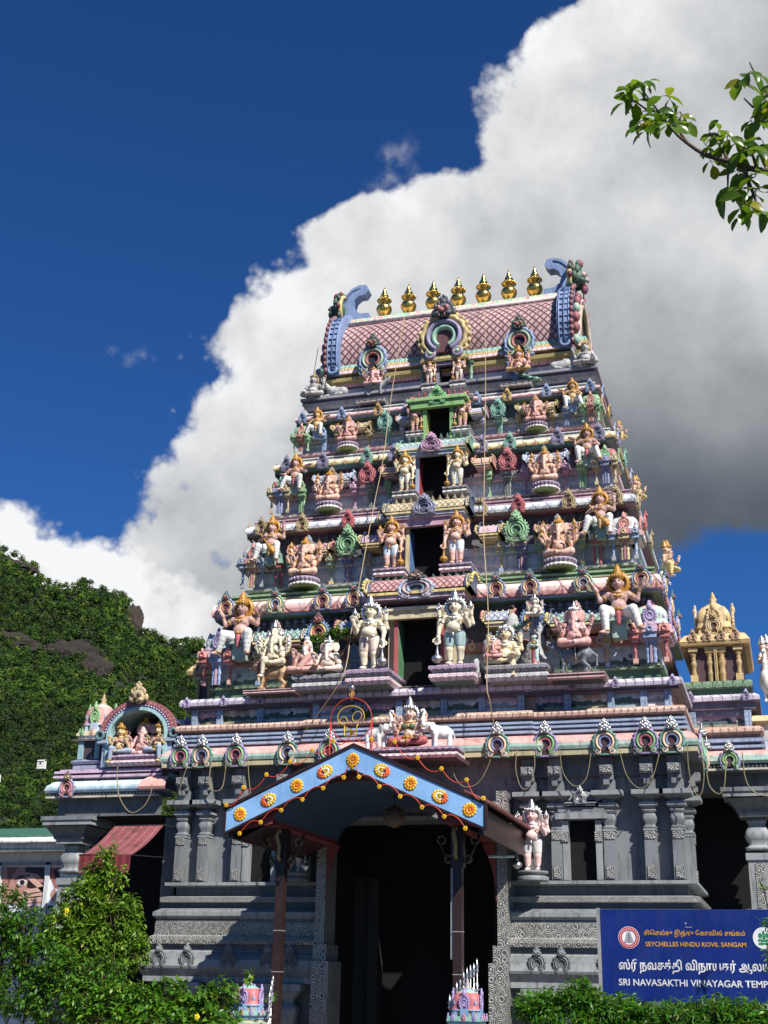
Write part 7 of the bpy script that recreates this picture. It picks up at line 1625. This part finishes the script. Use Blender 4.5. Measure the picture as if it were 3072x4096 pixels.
mb = MB(); disc(mb, 325, 480, 0, 102, WHT, .004); disc(mb, 325, 480, 66, 97, REDS, .006)
c = S9(325, 480); k_ = (S9(425, 480).x - c.x) / 100
def qd(mb, x0, x1, y0, y1, m, dz, cx=325, cy=480):
    c = S9(cx, cy); mb.face([(c.x - 3.45 + x0 * k_, -dz, c.z - .12 + y0 * k_), (c.x - 3.45 + x1 * k_, -dz, c.z - .12 + y0 * k_), (c.x - 3.45 + x1 * k_, -dz, c.z - .12 + y1 * k_), (c.x - 3.45 + x0 * k_, -dz, c.z - .12 + y1 * k_)], m)
GYS = glossy('9a9a9a', .5)
for i in range(6): w_ = 46 - 5.2 * i; qd(mb, -w_, w_, -48 + 16 * i, -36 + 16 * i, GYS, .006)
for i in range(5): qd(mb, -5, 5, -44 + 16 * i, -36 + 16 * i, DARK, .007)
qd(mb, -18, 18, 50, 58, GYS, .006)
for i in range(28):                                                    # ring inscription, marks only a pixel wide
    a = 2 * math.pi * i / 28; r_ = 81; x, y = r_ * math.cos(a), r_ * math.sin(a); qd(mb, x - 4, x + 4, y - 5, y + 5, WHT, .008)
mb.build('emblem', sg)
mb = MB(); disc(mb, 1618, 485, 0, 104, WHT, .004)
def el(mb, x, y, rx, ry, m, dz, cx=1618, cy=485):
    c = S9(cx, cy); mb.face([(c.x - 3.45 + (x + rx * math.cos(2 * math.pi * i / 24)) * k_, -dz, c.z - .12 + (y + ry * math.sin(2 * math.pi * i / 24)) * k_) for i in range(24)], m)
for x, y, rx, ry in ((0, 18, 22, 24), (-32, 22, 16, 24), (32, 22, 16, 24), (0, 52, 12, 16), (0, -22, 30, 26), (-40, -20, 14, 12), (40, -20, 14, 12), (-26, -52, 28, 12), (26, -52, 28, 12), (6, -6, 8, 26)): el(mb, x, y, rx, ry, GRNS, .005 + .0004 * abs(x) / 10)
for x, y, rx, ry in ((-8, 22, 3, 3), (9, 22, 3, 3), (-14, -2, 3, 16), (18, -4, 3, 14), (0, -40, 18, 3)): el(mb, x, y, rx, ry, WHT, .0085)
mb.build('emblem', sg)
# ------------------------------------------------------------------ gate posts with little domes, spear-topped gate leaves
for s_ in (-1, 1):
    gp = tag(empty('gate_post', (s_ * 1.54, -2.6, .12)), ('left' if s_ < 0 else 'right') + ' gate post topped by a small pink and blue painted dome', 'gate post', 'domed gate posts')
    mb = MB(); PUR = paint('c29acb'); mb.box(-.2, .2, -.2, .2, 0, 1.0, paint('b4a0c0')); mb.sweep([(-.24, .24), (-.24, -.24), (.24, -.24), (.24, .24)], [(-.05, .98, PUR), (.03, 1.0, PUR), (.05, 1.06, PUR), (.02, 1.1, paint('9cc0a8')), (.02, 1.13, paint('9cc0a8')), (-.06, 1.14)]); mb.box(-.19, .19, -.19, .19, 1.13, 1.2, paint('c8b07c')); mb.build('post', gp)
    pavilion(gp, 0, 0, 1.17, .40, .52, ['7fc0b0', 'b8a070', 'c8626c', '9c86c8', 'a8a49c', '6f9fd0'], 'painted_dome')
    gl = tag(empty('gate_leaf', (s_ * 1.26, -2.55, .12), R(104) if s_ < 0 else R(76)), ('left' if s_ < 0 else 'right') + ' open gate leaf of silver spear-tipped bars', 'gate', 'silver gate leaves')
    mb = MB(); sd = 1
    for k in range(9):
        x = -(.06 + .1 * k) if False else .06 + .1 * k; h = 1.35 + .42 * math.sin(k / 8 * math.pi * .5) + (.05 if k == 8 else 0)
        mb.tube([(x, 0, .1), (x, 0, h)], .011, SILVER, 6); mb.lathe([(.011, 0), (.026, .03), (.012, .05), (.024, .08), (.002, .19)], x, 0, h, SILVER, 8)
        mb.torus((x, 0, h - .16), (0, 1, 0), .034, .008, SILVER, 12, 5)
    for z in (.2, .8, 1.2): mb.tube([(0, 0, z), (.9, 0, z)], .016, SILVER, 6)
    mb.tube([(.0, 0, 1.25), (.2, 0, 1.42), (.45, 0, 1.55), (.9, 0, 1.6)], .018, paint('8f86b8'), 6)
    mb.build('spear_bars', gl)
# ------------------------------------------------------------------ neighbours
nb = tag(empty('shop_building', (0, 0, 0)), 'white shop with green corrugated roof and a poster in its window, far left', 'building')
WALLW = paint('d8d4cc', .7, .2); 
GR = uvpat('green_sheet', lambda n, u, v, uv: (n.mix(n.ss(n.math('ABSOLUTE', n.math('SUBTRACT', fr(n, u, 9.), .5)), .1, .4), (*lin('1f8a62'), 1), (*lin('126048'), 1)), n.math('SINE', n.math('MULTIPLY', u, 56.))), rough=.4, amt=.2, bdist=.03)
YB2 = 3.0
mb = MB(); mb.box(-16, -7.55, YB2 + .25, 9, 0, 4.2, WALLW); mb.build('wall', nb)
mb = MB(); mb.face([(-16, YB2 - .1, 4.42), (-7.4, YB2 - .1, 4.42), (-7.4, 6.2, 5.0), (-16, 6.2, 5.0)], GR, [(0, 0), (8.6, 0), (8.6, 3.3), (0, 3.3)]); mb.box(-16, -7.4, YB2 - .1, YB2 + .25, 4.14, 4.19, paint('c4beb4'))
mb.face([(-7.4, YB2 - .1, 4.42), (-7.4, YB2 - .1, 4.2), (-7.4, 6.2, 4.2), (-7.4, 6.2, 5.0)][::-1], WALLW); mb.build('roof', nb)
mb = MB(); mb.tube([(-16, YB2 - .16, 4.36), (-7.4, YB2 - .16, 4.33)], .055, paint('e4e2de', .4), 10); mb.box(-16, -7.4, YB2 - .1, YB2 - .05, 4.2, 4.41, paint('dcdad4')); mb.build('gutter', nb)
wn = MB(); x0, x1, z0, z1 = -9.5, -7.75, 2.0, 3.9; fy = YB2 + .2
for x in (x0, -8.39, x1): wn.box(x - .05, x + .05, fy, fy + .06, z0, z1 + .05, paint('c8ccd0', .4))
wn.box(x0, x1, fy, fy + .06, z1, z1 + .06, paint('8a8e92')); wo = wn.build('window', nb)
def W5(x, y): p = S5(x, y, fy + .03); return p.x, p.z
po = MB(); SK = glossy('b8897c', .4); SK2 = glossy('d2a898', .4); HR = glossy('2a1a18', .5); SKD = glossy('8a5a50', .5); WHP = glossy('d8dce4', .4)
yp = fy + .045
def ply(pts, m, dy): po.face([(*((lambda q: (q[0], yp - dy, q[1]))(W5(x, y))),) for x, y in pts][::-1], m)
ply([(10, 480), (358, 480), (358, 990), (10, 990)], WHP, 0); ply([(10, 480), (268, 480), (268, 706), (10, 706)], SK, .002)
ply([(150, 480), (266, 480), (266, 560), (220, 520), (150, 510)], HR, .004); ply([(40, 480), (110, 480), (80, 520), (45, 600)], SKD, .004); ply([(165, 560), (266, 575), (266, 620), (160, 605)], HR, .004)
ply([(98, 575), (115, 556), (140, 553), (165, 566), (150, 590), (118, 592)], glossy('e6dcd8', .4), .006); ply([(118, 560), (140, 557), (150, 572), (140, 588), (122, 588)], HR, .008); ply([(85, 560), (110, 535), (150, 528), (185, 545), (150, 540), (112, 548)], HR, .006)
def finger(a, b, r, m):
    A = Vector(a); B_ = Vector(b); d = (B_ - A).normalized(); n_ = Vector((-d.y, d.x)); P = []
    for k in range(9): t = math.pi * k / 8; P.append(B_ + d * r * math.sin(t) + n_ * r * math.cos(t))
    P += [A - n_ * r * 1.15, A + n_ * r * 1.15]; ply([tuple(p) for p in P][::-1], m, .010)
finger((266, 620), (165, 528), 15, SK2); finger((266, 612), (150, 634), 15, SK2); finger((266, 668), (80, 688), 16, SK2); finger((266, 640), (110, 662), 14, SK2)
for x, y in ((168, 530), (150, 634), (160, 680)): ply([(x - 12, y - 7), (x + 10, y - 8), (x + 12, y + 6), (x - 10, y + 8)], glossy('4a3038', .2), .013)
ply([(288, 490), (345, 480), (358, 480), (358, 620), (325, 600), (300, 540)], glossy('a8605a', .4), .004); ply([(320, 500), (358, 490), (358, 540), (330, 545)], HR, .006); ply([(300, 640), (330, 600), (345, 660), (310, 700)], SK, .004)
for i, cc in enumerate(('3a3038', 'a8506a', '6a8a5a', 'b06a58', '383848', 'c8b0b8')): xx = 135 + 38 * i; ply([(xx, 712), (xx + 33, 712), (xx + 33, 742), (xx, 742)], glossy(cc, .4), .004); ply([(xx, 760), (xx + 30, 760), (xx + 30, 800), (xx, 800)], glossy(('b8808a', '8a3048', 'd8d0c8')[i % 3], .4), .004)
o = po.build('poster', nb)
mb = MB(); mb.box(6.0, 14, 5, 10, 0, 5.0, paint('e2d4b0', .7, .15)); mb.box(5.9, 14, 4.9, 10, 5.0, 5.12, paint('c8b890')); mb.box(7.2, 8.2, 4.97, 4.999, 2.2, 3.6, paint('4a5058', .3)); tag(mb.build('cream_building'), 'plain cream building behind the right edge pillar', 'building')
# ------------------------------------------------------------------ ropes and cables
ROPE = paint('b89a68', .8, .2); CABLE = paint('84794f', .6, .2)
def rope(name, label, pts, r, m, cat='rope', group=None, sub=4):
    P = [Vector(p) for p in pts]; out = []
    for i in range(len(P) - 1):
        a, b = P[max(0, i - 1)], P[min(len(P) - 1, i + 2)]
        for k in range(sub):
            t = k / sub; p0, p1 = P[i], P[i + 1]; m0, m1 = (p1 - a) * .5, (b - p0) * .5
            out.append((2 * t ** 3 - 3 * t * t + 1) * p0 + (t ** 3 - 2 * t * t + t) * m0 + (-2 * t ** 3 + 3 * t * t) * p1 + (t ** 3 - t * t) * m1)
    out.append(P[-1]); mb = MB(); mb.tube(out, r, m, 6); return tag(mb.build(name), label, cat, group)
rope('long_rope', 'long tan rope hanging from the roof left of centre down to the cornice', [at(1618, 1270, 1.9), at(1570, 1550, 1.75), at(1530, 1850, 1.35), at(1490, 2050, 1.0), at(1413, 2475, .3), at(1385, 2660, -.25), at(1340, 2760, -.3), at(1198, 2956, .1)], .0085, ROPE)
rope('long_rope', 'long tan rope hanging straight from the roof right of the doorways', [at(1938, 1245, 1.9), at(1942, 1550, 1.8), at(1936, 1960, 1.1), at(1935, 2150, .7), at(1953, 2460, .1), at(1947, 2730, -.2), at(1958, 2800, -.25), at(1980, 2922, .1)], .0085, ROPE)
rope('thin_rope', 'thin dark rope from the left roof corner down the left edge', [at(1273, 1390, 2.2), at(1248, 1530, 2.1), at(1217, 1640, 2.0)], .008, paint('5a5048'), sub=2)
def loop(k, pts, where):
    return rope('hanging_cable', 'pale yellow cable on the great cornice, ' + where, [at(x, y, .03) for x, y in pts], .0075, CABLE, 'cable', 'cable loops under the cornice', 6)
def q3(*p): return [(1800 + x / 1.3042, 2600 + y / 1.3042) for x, y in p]
def q1(*p): return [(150 + x / 1.7463, 2700 + y / 1.7463) for x, y in p]
def q2(*p): return [(650 + x / 1.2762, 2600 + y / 1.2762) for x, y in p]
for i, (pts, wh) in enumerate(((q3((5, 590), (30, 670), (80, 715), (150, 690), (205, 590), (215, 520)), 'just right of the elephants'), (q3((350, 520), (343, 620), (370, 715), (410, 715), (440, 620), (440, 550)), 'between first two arches right of the porch'),
        (q3((572, 520), (590, 640), (650, 710), (710, 670), (735, 540)), 'second gap between arches right of the porch'), (q3((882, 510), (920, 650), (985, 720), (1050, 680), (1092, 540)), 'third gap between arches right of the porch'),
        (q3((1238, 490), (1245, 620), (1275, 740), (1310, 750), (1325, 660), (1318, 560)), 'at its right corner'), (q1((1213, 600), (1200, 740), (1235, 810), (1290, 780), (1316, 640)), 'above the left end of the porch'),
        (q1((1045, 640), (1010, 740), (985, 830)), 'over the first left pilaster'), (q2((250, 560), (240, 690), (275, 720), (310, 690), (325, 560)), 'below its second and third arches from the left'), (q2((435, 540), (440, 640), (450, 740)), 'a short end near the porch gable'))): loop(i, pts, wh)
rope('hanging_cable', 'sagging yellow cable loop below the left wing cornice', [at(x, y, -.0) for x, y in q1((560, 640), (555, 720), (575, 860), (650, 960), (740, 920), (790, 830), (800, 760))], .0095, CABLE, 'cable', 'cable loops under the cornice', 6)
rope('hanging_cable', 'yellow cable hanging below the rose cornice of the right wing', [at(2600 + x / 2.212, 2300 + y / 2.212, 1.9) for x, y in ((815, 1560), (835, 1760), (880, 1880), (960, 1940), (1060, 1960))], .0105, CABLE, 'cable', 'cable loops under the cornice', 6)
rope('hanging_cable', 'pointed yellow cable loop under the rose cornice of the right wing', [at(2600 + x / 2.212, 2300 + y / 2.212, 1.9) for x, y in ((500, 1740), (520, 1850), (570, 1920), (625, 1932), (660, 1850), (670, 1620))], .0105, CABLE, 'cable', 'cable loops under the cornice', 6)
# plant rooted behind the sage
shrub('weed_tuft', 'dark weedy plant growing out of the tier behind the sage', [((-1.75, .5, 7.4), (.28, .08, .14)), ((-1.45, .48, 7.52), (.2, .08, .1)), ((-1.12, .42, 7.62), (.06, .05, .14)), ((-2.0, .5, 7.25), (.12, .07, .08))], 1500, .05, .03, LM2, (-1.6, .6, 7.0), cat='plant', clump=.08, stems=3)
# ------------------------------------------------------------------ overhanging tree, top right
def SB(x, y, Y=-13.4): return at(2350 + x / 2.2978, 150 + y / 2.2978, Y)
LT = leafmat('leaf_tree', '3c5a14', '688a1e', 'b4a434', .28, .5)
base = SB(1659, 1230); TX = base.x + 2.6
tr = tag(empty('almond_tree', (TX, -13.0, 0)), 'tree with drooping rounded leaves, one branch reaching in at upper right', 'tree')
O_ = Vector((TX, -13.0, 0))
mb = MB()
trunk = [Vector((TX, -13, 0)), Vector((TX + .05, -13, 2)), Vector((TX - .1, -13.05, 4)), Vector((TX - .3, -13.1, base.z - .6)), Vector((TX - .9, -13.2, base.z - .15))]
mb.tube([p - O_ for p in trunk], .1, BARK, 10, rr=[.17, .14, .11, .06, .025]); mb.build('trunk', tr)
mb = MB()
def limb_(pts, r0, r1):
    n_ = len(pts); mb.tube([Vector(p) - O_ for p in pts], r0, BARK, 7, rr=[r0 + (r1 - r0) * i / (n_ - 1) for i in range(n_)])
main = [(1560, 1215), (1440, 1190), (1300, 1140), (1180, 1110), (1080, 1075), (1000, 1030), (910, 965), (830, 900), (740, 800), (660, 690), (580, 590), (520, 500)]
limb_([trunk[-1], SB(1900, 1300), base] + [SB(*p) for p in main], .022, .004)
limb_([SB(910, 965), SB(850, 870), SB(855, 720)], .012, .005)
limb_([trunk[-1], SB(2100, 900), SB(1800, 700, -13.3), SB(1659, 520, -13.3), SB(1560, 380, -13.3), SB(1490, 230, -13.3)], .02, .004)
limb_([SB(1440, 1190), SB(1480, 1320), SB(1540, 1480), SB(1570, 1580)], .014, .005); limb_([SB(1300, 1140), SB(1240, 1040), SB(1160, 900)], .012, .004); limb_([SB(1659, 520, -13.3), SB(1520, 640, -13.3), SB(1440, 560)], .012, .004); limb_([SB(1560, 1215), SB(1520, 1090), SB(1480, 1000)], .012, .004); limb_([SB(1300, 1140), SB(1290, 1280), SB(1290, 1420)], .01, .004); limb_([SB(660, 690), SB(540, 660), SB(400, 560)], .009, .004)
tips = [(540, 400, .8), (470, 420, .8), (400, 480, .9), (350, 560, 1), (430, 590, 1), (650, 500, 1), (740, 530, 1), (610, 640, 1.1), (500, 700, 1.1), (640, 760, 1.2), (550, 800, 1.2), (740, 650, 1), (850, 680, .9), (780, 800, 1.1), (850, 790, 1), (620, 860, 1.1), (480, 770, 1),
        (1480, 230, .8), (1510, 330, 1), (1420, 420, 1.1), (1370, 520, 1.1), (1560, 450, 1.2), (1630, 540, 1.2), (1540, 640, 1.2), (1600, 740, 1.2), (1500, 760, 1.1), (1660, 650, 1.2), (1700, 400, 1.2), (1750, 800, 1.2),
        (1130, 880, .8), (1200, 870, .8), (1250, 960, 1), (1100, 1000, .8), (1290, 900, .9), (1360, 980, 1.1), (1440, 1010, 1.1), (1550, 1010, 1.1), (1620, 980, 1.1), (1200, 1060, .8), (1130, 1130, .8), (1250, 1190, 1), (1380, 1210, 1.1), (1450, 1290, 1.1), (1550, 1260, 1.1), (1300, 1330, 1.1), (1400, 1390, 1.1), (1550, 1400, 1), (1280, 1440, 1.1), (1450, 1500, 1.1), (1560, 1560, 1.1), (1630, 1600, 1.2), (1430, 1580, 1.1), (1700, 1500, 1.2), (1750, 1200, 1.2)]
P, Dr, Nn, L = [], [], [], []
for x, y, k in tips[::1]:
    if RS.uniform() < .2: continue
    c = SB(x, y, -13.4 + RS.uniform(-.12, .12)) - O_; n_ = int(RS.integers(4, 7)) if x < 1900 else 8
    for i in range(n_):
        a = 2 * math.pi * (i + RS.uniform(-.3, .3)) / n_; d = np.array([math.cos(a), math.sin(a) * .7, RS.uniform(-1.3, .25)]); P.append(np.array(c) + d * .012 + RS.normal(size=3) * .012); Dr.append(d); Nn.append(np.array([math.cos(a) * .4, -.9, .7]) + RS.normal(size=3) * .3); L.append(.108 * k * RS.uniform(.75, 1.15))
        mb.tube([c, Vector(P[-1])], .0025, BARK, 4)
L = np.array(L); inst('foliage', leaves_mesh('tree_leaves', P, Dr, Nn, L, L * .62, LT, 'obovate'), tr)
mb.build('branches', tr, fix=False)
# crown of the same tree beyond the right edge of the frame
P, Dr, Nn = [], [], []
for i in range(2200):
    d = RS.normal(size=3); d /= np.linalg.norm(d); c = np.array([.9, .3, base.z + .5]) + d * np.array([1.5, 1.3, 1.0]) * RS.uniform(.5, 1.) ; P.append(c); Dr.append(d + RS.normal(size=3) * .6 + [0, 0, -.6]); Nn.append(d * .4 + [0, 0, 1.] + RS.normal(size=3) * .3)
inst('outer_foliage', leaves_mesh('tree_leaves', P, Dr, Nn, RS.uniform(.07, .11, 2200), RS.uniform(.035, .05, 2200), LT, 'obovate'), tr)
# sapling tip at the right edge
shrub('sapling', 'thin sapling with narrow leaves at the right edge before the pillar', [(tuple(at(3050, 3540, -4.2)), (.07, .06, .06)), (tuple(at(3085, 3700, -4.2)), (.08, .08, .12)), (tuple(at(3110, 3850, -4.3)), (.1, .1, .2))], 330, .07, .018, LM1, (5.75, -4.2, .12), cat='sapling', stems=3, clump=.08)
# ------------------------------------------------------------------ forested hill
def ridge_pts():
    D_ = [(-500, 820), (-300, 960), (-120, 1090), (0, 1182), (28, 1196), (62, 1226), (112, 1268), (140, 1264), (190, 1258), (245, 1276), (278, 1302), (292, 1330), (300, 1356), (316, 1368), (350, 1380), (390, 1392), (430, 1386), (520, 1425), (700, 1530), (1000, 1640), (1400, 1720), (1700, 1700), (2000, 1760)]
    return [direl(*p) for p in D_]
RPT = ridge_pts(); RA = np.array([p[0] for p in RPT]); RE = np.array([p[1] for p in RPT])
def hill_at(a, t):
    """point of the hill: azimuth a, t = 0 foot .. 1 ridge"""
    e1 = np.interp(a, RA, RE); r = 90 + 330 * t; e = R(-.9) + (e1 - R(-.9)) * np.power(t, .85)
    wob = 6 * np.sin(a * 40 + t * 9) * t * (1 - t)
    return CAM.x + r * np.sin(a), CAM.y + r * np.cos(a), CAM.z + (r) * np.tan(e) + wob
mb = MB(); na, nt = 90, 26
RK = newmat('hill_rock'); c_, b_ = weather(RK[1], lin('5f5855'), .7); finish(RK[1], c_, .85, bump=b_, bstr=1., bdist=.4)
rows = []
for j in range(nt + 3):
    row = []
    for i in range(na + 1):
        a = RA[0] + (RA[-1] - RA[0]) * i / na
        if j <= nt: p = hill_at(a, j / nt)
        else: p = hill_at(a, 1.); k = (j - nt); p = (p[0] + 60 * k * math.sin(a), p[1] + 60 * k * math.cos(a), p[2] - (3, 25)[k - 1])
        n_ = mnoise.fractal(Vector(p) * .03, 1, 2, 4) * 2.5; row.append((p[0], p[1], p[2] + n_ - 1.5))
    rows.append(row)
UND = newmat('hill_undergrowth'); c_, b_ = weather(UND[1], lin('1c2a12'), .5); finish(UND[1], c_, .9)
mb.grid(rows[::-1], UND[0]); struct(mb.build('hill'))
# bare rock faces standing out of the trees
def rockface(nm, dx, dy, t, rx, ry, rz, seed, col):
    a, e = direl(dx, dy); c = Vector(hill_at(a, t)); m_ = newmat('rock_' + nm); cc, bb = weather(m_[1], lin(col), .5); finish(m_[1], cc, .85, bump=bb, bstr=1., bdist=.5)
    bm = bmesh.new(); bmesh.ops.create_icosphere(bm, subdivisions=5, radius=1); me = bpy.data.meshes.new(nm)
    for v in bm.verts:
        n_ = mnoise.fractal(v.co * 2.2 + Vector((seed, 0, 0)), 1, 2, 6); q = v.co * (1 + .28 * n_); v.co = Vector((q.x * rx, q.y * ry, q.z * rz))
    bm.to_mesh(me); bm.free(); me.materials.append(m_[0]); o = inst('rock_face', me, None, c - Vector((0, 0, 2)), -a); struct(o); return a, t
def tof(dx, dy):
    a, e = direl(dx, dy); e1 = float(np.interp(a, RA, RE)); return a, max(0., (e - R(-.9)) / (e1 - R(-.9))) ** (1 / .85)
ROCKS = [(30, 1215, 12, 6, 5, 1, '564a40'), (160, 1400, 15, 7, 9, 3, '4c433b'), (205, 1435, 8, 6, 11, 6, '4e453c'), (92, 1325, 11, 5, 3.0, 4, '78614f'), (22, 1385, 12, 6, 7, 5, '50473d'), (289, 1335, 5, 5, 12, 7, '5c5046')]
for i, (dx, dy, rx, ry, rz, sd_, col) in enumerate(ROCKS):
    a, t = tof(dx, dy); rockface('r%d' % i, dx, dy, t, rx * .6, ry * .55, rz * .5, sd_ * 3.1, col)
def crown_template(seed):
    """crown of loose leaf clumps: small tilted quads through a lumpy dome"""
    r_ = np.random.default_rng(seed); V, F = [], []; lobes = [(r_.normal(size=3) * [.45, .45, .25], r_.uniform(.45, .75)) for _ in range(6)]
    for k in range(190):
        c, rad = lobes[k % 6]; d = r_.normal(size=3); d /= np.linalg.norm(d); d[2] = abs(d[2]) * 1.1 - .25; p = c + d * rad * r_.uniform(.75, 1.05)
        n_ = d + r_.normal(size=3) * .3; n_ /= np.linalg.norm(n_); x = np.cross(n_, [.3, .5, .8]); x /= np.linalg.norm(x); y = np.cross(n_, x); s_ = r_.uniform(.06, .14)
        i = len(V); V += [p - x * s_ - y * s_ * .7, p + x * s_ - y * s_ * .5, p + x * s_ * .7 + y * s_, p - x * s_ * .8 + y * s_ * .8]; F += [[i, i + 1, i + 2], [i, i + 2, i + 3]]
    return np.array(V), np.array(F)
TP = [crown_template(s) for s in range(5)]
def forest(name, n, a0, a1, t0, t1, size, mat, label=None):
    VV, FF = [], []; off = 0; k = 0
    while k < n:
        a = RS.uniform(a0, a1); t = RS.uniform(t0, t1); x, y, z = hill_at(a, t); d = math.hypot(x - CAM.x, y - CAM.y)
        px, py = a, None; skip = False
        for (dx, dy, rx, ry, rz, *_r) in ROCKS:
            ra, rt = tof(dx, dy); 
            if abs(a - ra) * d < rx * .36 and abs(t - rt) * 120 < rz * .28: skip = True
        k += 1
        if skip: continue
        V, F = TP[RS.integers(5)]; s = size * d * RS.uniform(.5, 1.7); th = RS.uniform(0, 6.28); c, q = math.cos(th), math.sin(th)
        W = np.stack([V[:, 0] * c - V[:, 1] * q, V[:, 0] * q + V[:, 1] * c, V[:, 2] * RS.uniform(.75, 1.25)], 1) * s + [x, y, z + s * .35]
        VV.append(W); FF.append(F + off); off += len(V)
    VV = np.concatenate(VV); FF = np.concatenate(FF); me = bpy.data.meshes.new(name); me.vertices.add(len(VV)); me.vertices.foreach_set('co', VV.ravel()); me.loops.add(FF.size); me.loops.foreach_set('vertex_index', FF.ravel()); me.polygons.add(len(FF)); me.polygons.foreach_set('loop_start', np.arange(0, FF.size, 3)); me.polygons.foreach_set('loop_total', np.full(len(FF), 3)); me.materials.append(mat); me.update(); me.validate()
    o = inst(name, me); o['kind'] = 'stuff'; return o
m_, n_ = newmat('forest_leaves'); isl0 = n_('ShaderNodeNewGeometry').outputs['Random Per Island']; pos = n_('ShaderNodeNewGeometry').outputs['Position']
isl = n_.math('ADD', n_.math('MULTIPLY', isl0, .3), n_.ss(n_('ShaderNodeTexNoise', {'Vector': pos, 'Scale': .33, 'Detail': 1.}).outputs[0], .3, .72, 0, .7))
c_ = n_.ramp(isl, [(0, lin('1c2d11')), (.3, lin('34521c')), (.6, lin('4f7024')), (.85, lin('6f8a2e')), (1, lin('98a03c'))])
lf = n_('ShaderNodeTexNoise', {'Vector': pos, 'Scale': 1.6, 'Detail': 5., 'Roughness': .7}).outputs[0]; bgn = n_('ShaderNodeTexNoise', {'Vector': pos, 'Scale': .018, 'Detail': 3.}).outputs[0]
c_ = n_.mix(n_.ss(lf, .4, .62, .65, 0.), c_, (*[x * .35 for x in lin('1c2e10')], 1)); c_ = n_.mix(n_.ss(bgn, .42, .6, .55, 0.), c_, (*lin('17280f'), 1))  # broad dark patches stand in for cloud shadow on the trees
finish(n_, c_, .75, spec=.2, bump=lf, bstr=.9, bdist=.6)
al, ar = direl(-140, 1500)[0], direl(460, 1400)[0]
forest('forest', 5200, al, ar, .02, 1.0, .0038, m_)
forest('far_forest', 900, ar, RA[-1], .1, 1.0, .006, m_)
for (dx, dy, sz, lab) in ((112, 1690, .7, 'small white house among the trees low on the hillside'), (22, 1697, .45, 'tiny pale hut among the trees at the left edge')):
    a, t = tof(dx, dy); x, y, z = hill_at(a, max(t, .12)); h_ = tag(empty('hillside_house', (x, y - 4, z + 1.5)), lab, 'house'); m = MB(); m.box(-sz, sz, -sz * .6, sz * .6, -1, sz * .5, paint('d8d8d4')); m.box(-sz * .3, sz * .2, -sz * .62, -sz * .6, -.2, .25 * sz, paint('3a3f44')); m.build('wall', h_)
    m = MB(); m.face([(-sz * 1.1, -sz * .75, sz * .5), (sz * 1.1, -sz * .75, sz * .5), (sz * 1.1, 0, sz * .95), (-sz * 1.1, 0, sz * .95)], paint('c8c4c0')); m.face([(-sz * 1.1, 0, sz * .95), (sz * 1.1, 0, sz * .95), (sz * 1.1, sz * .75, sz * .5), (-sz * 1.1, sz * .75, sz * .5)], paint('c8c4c0')); m.build('roof', h_)
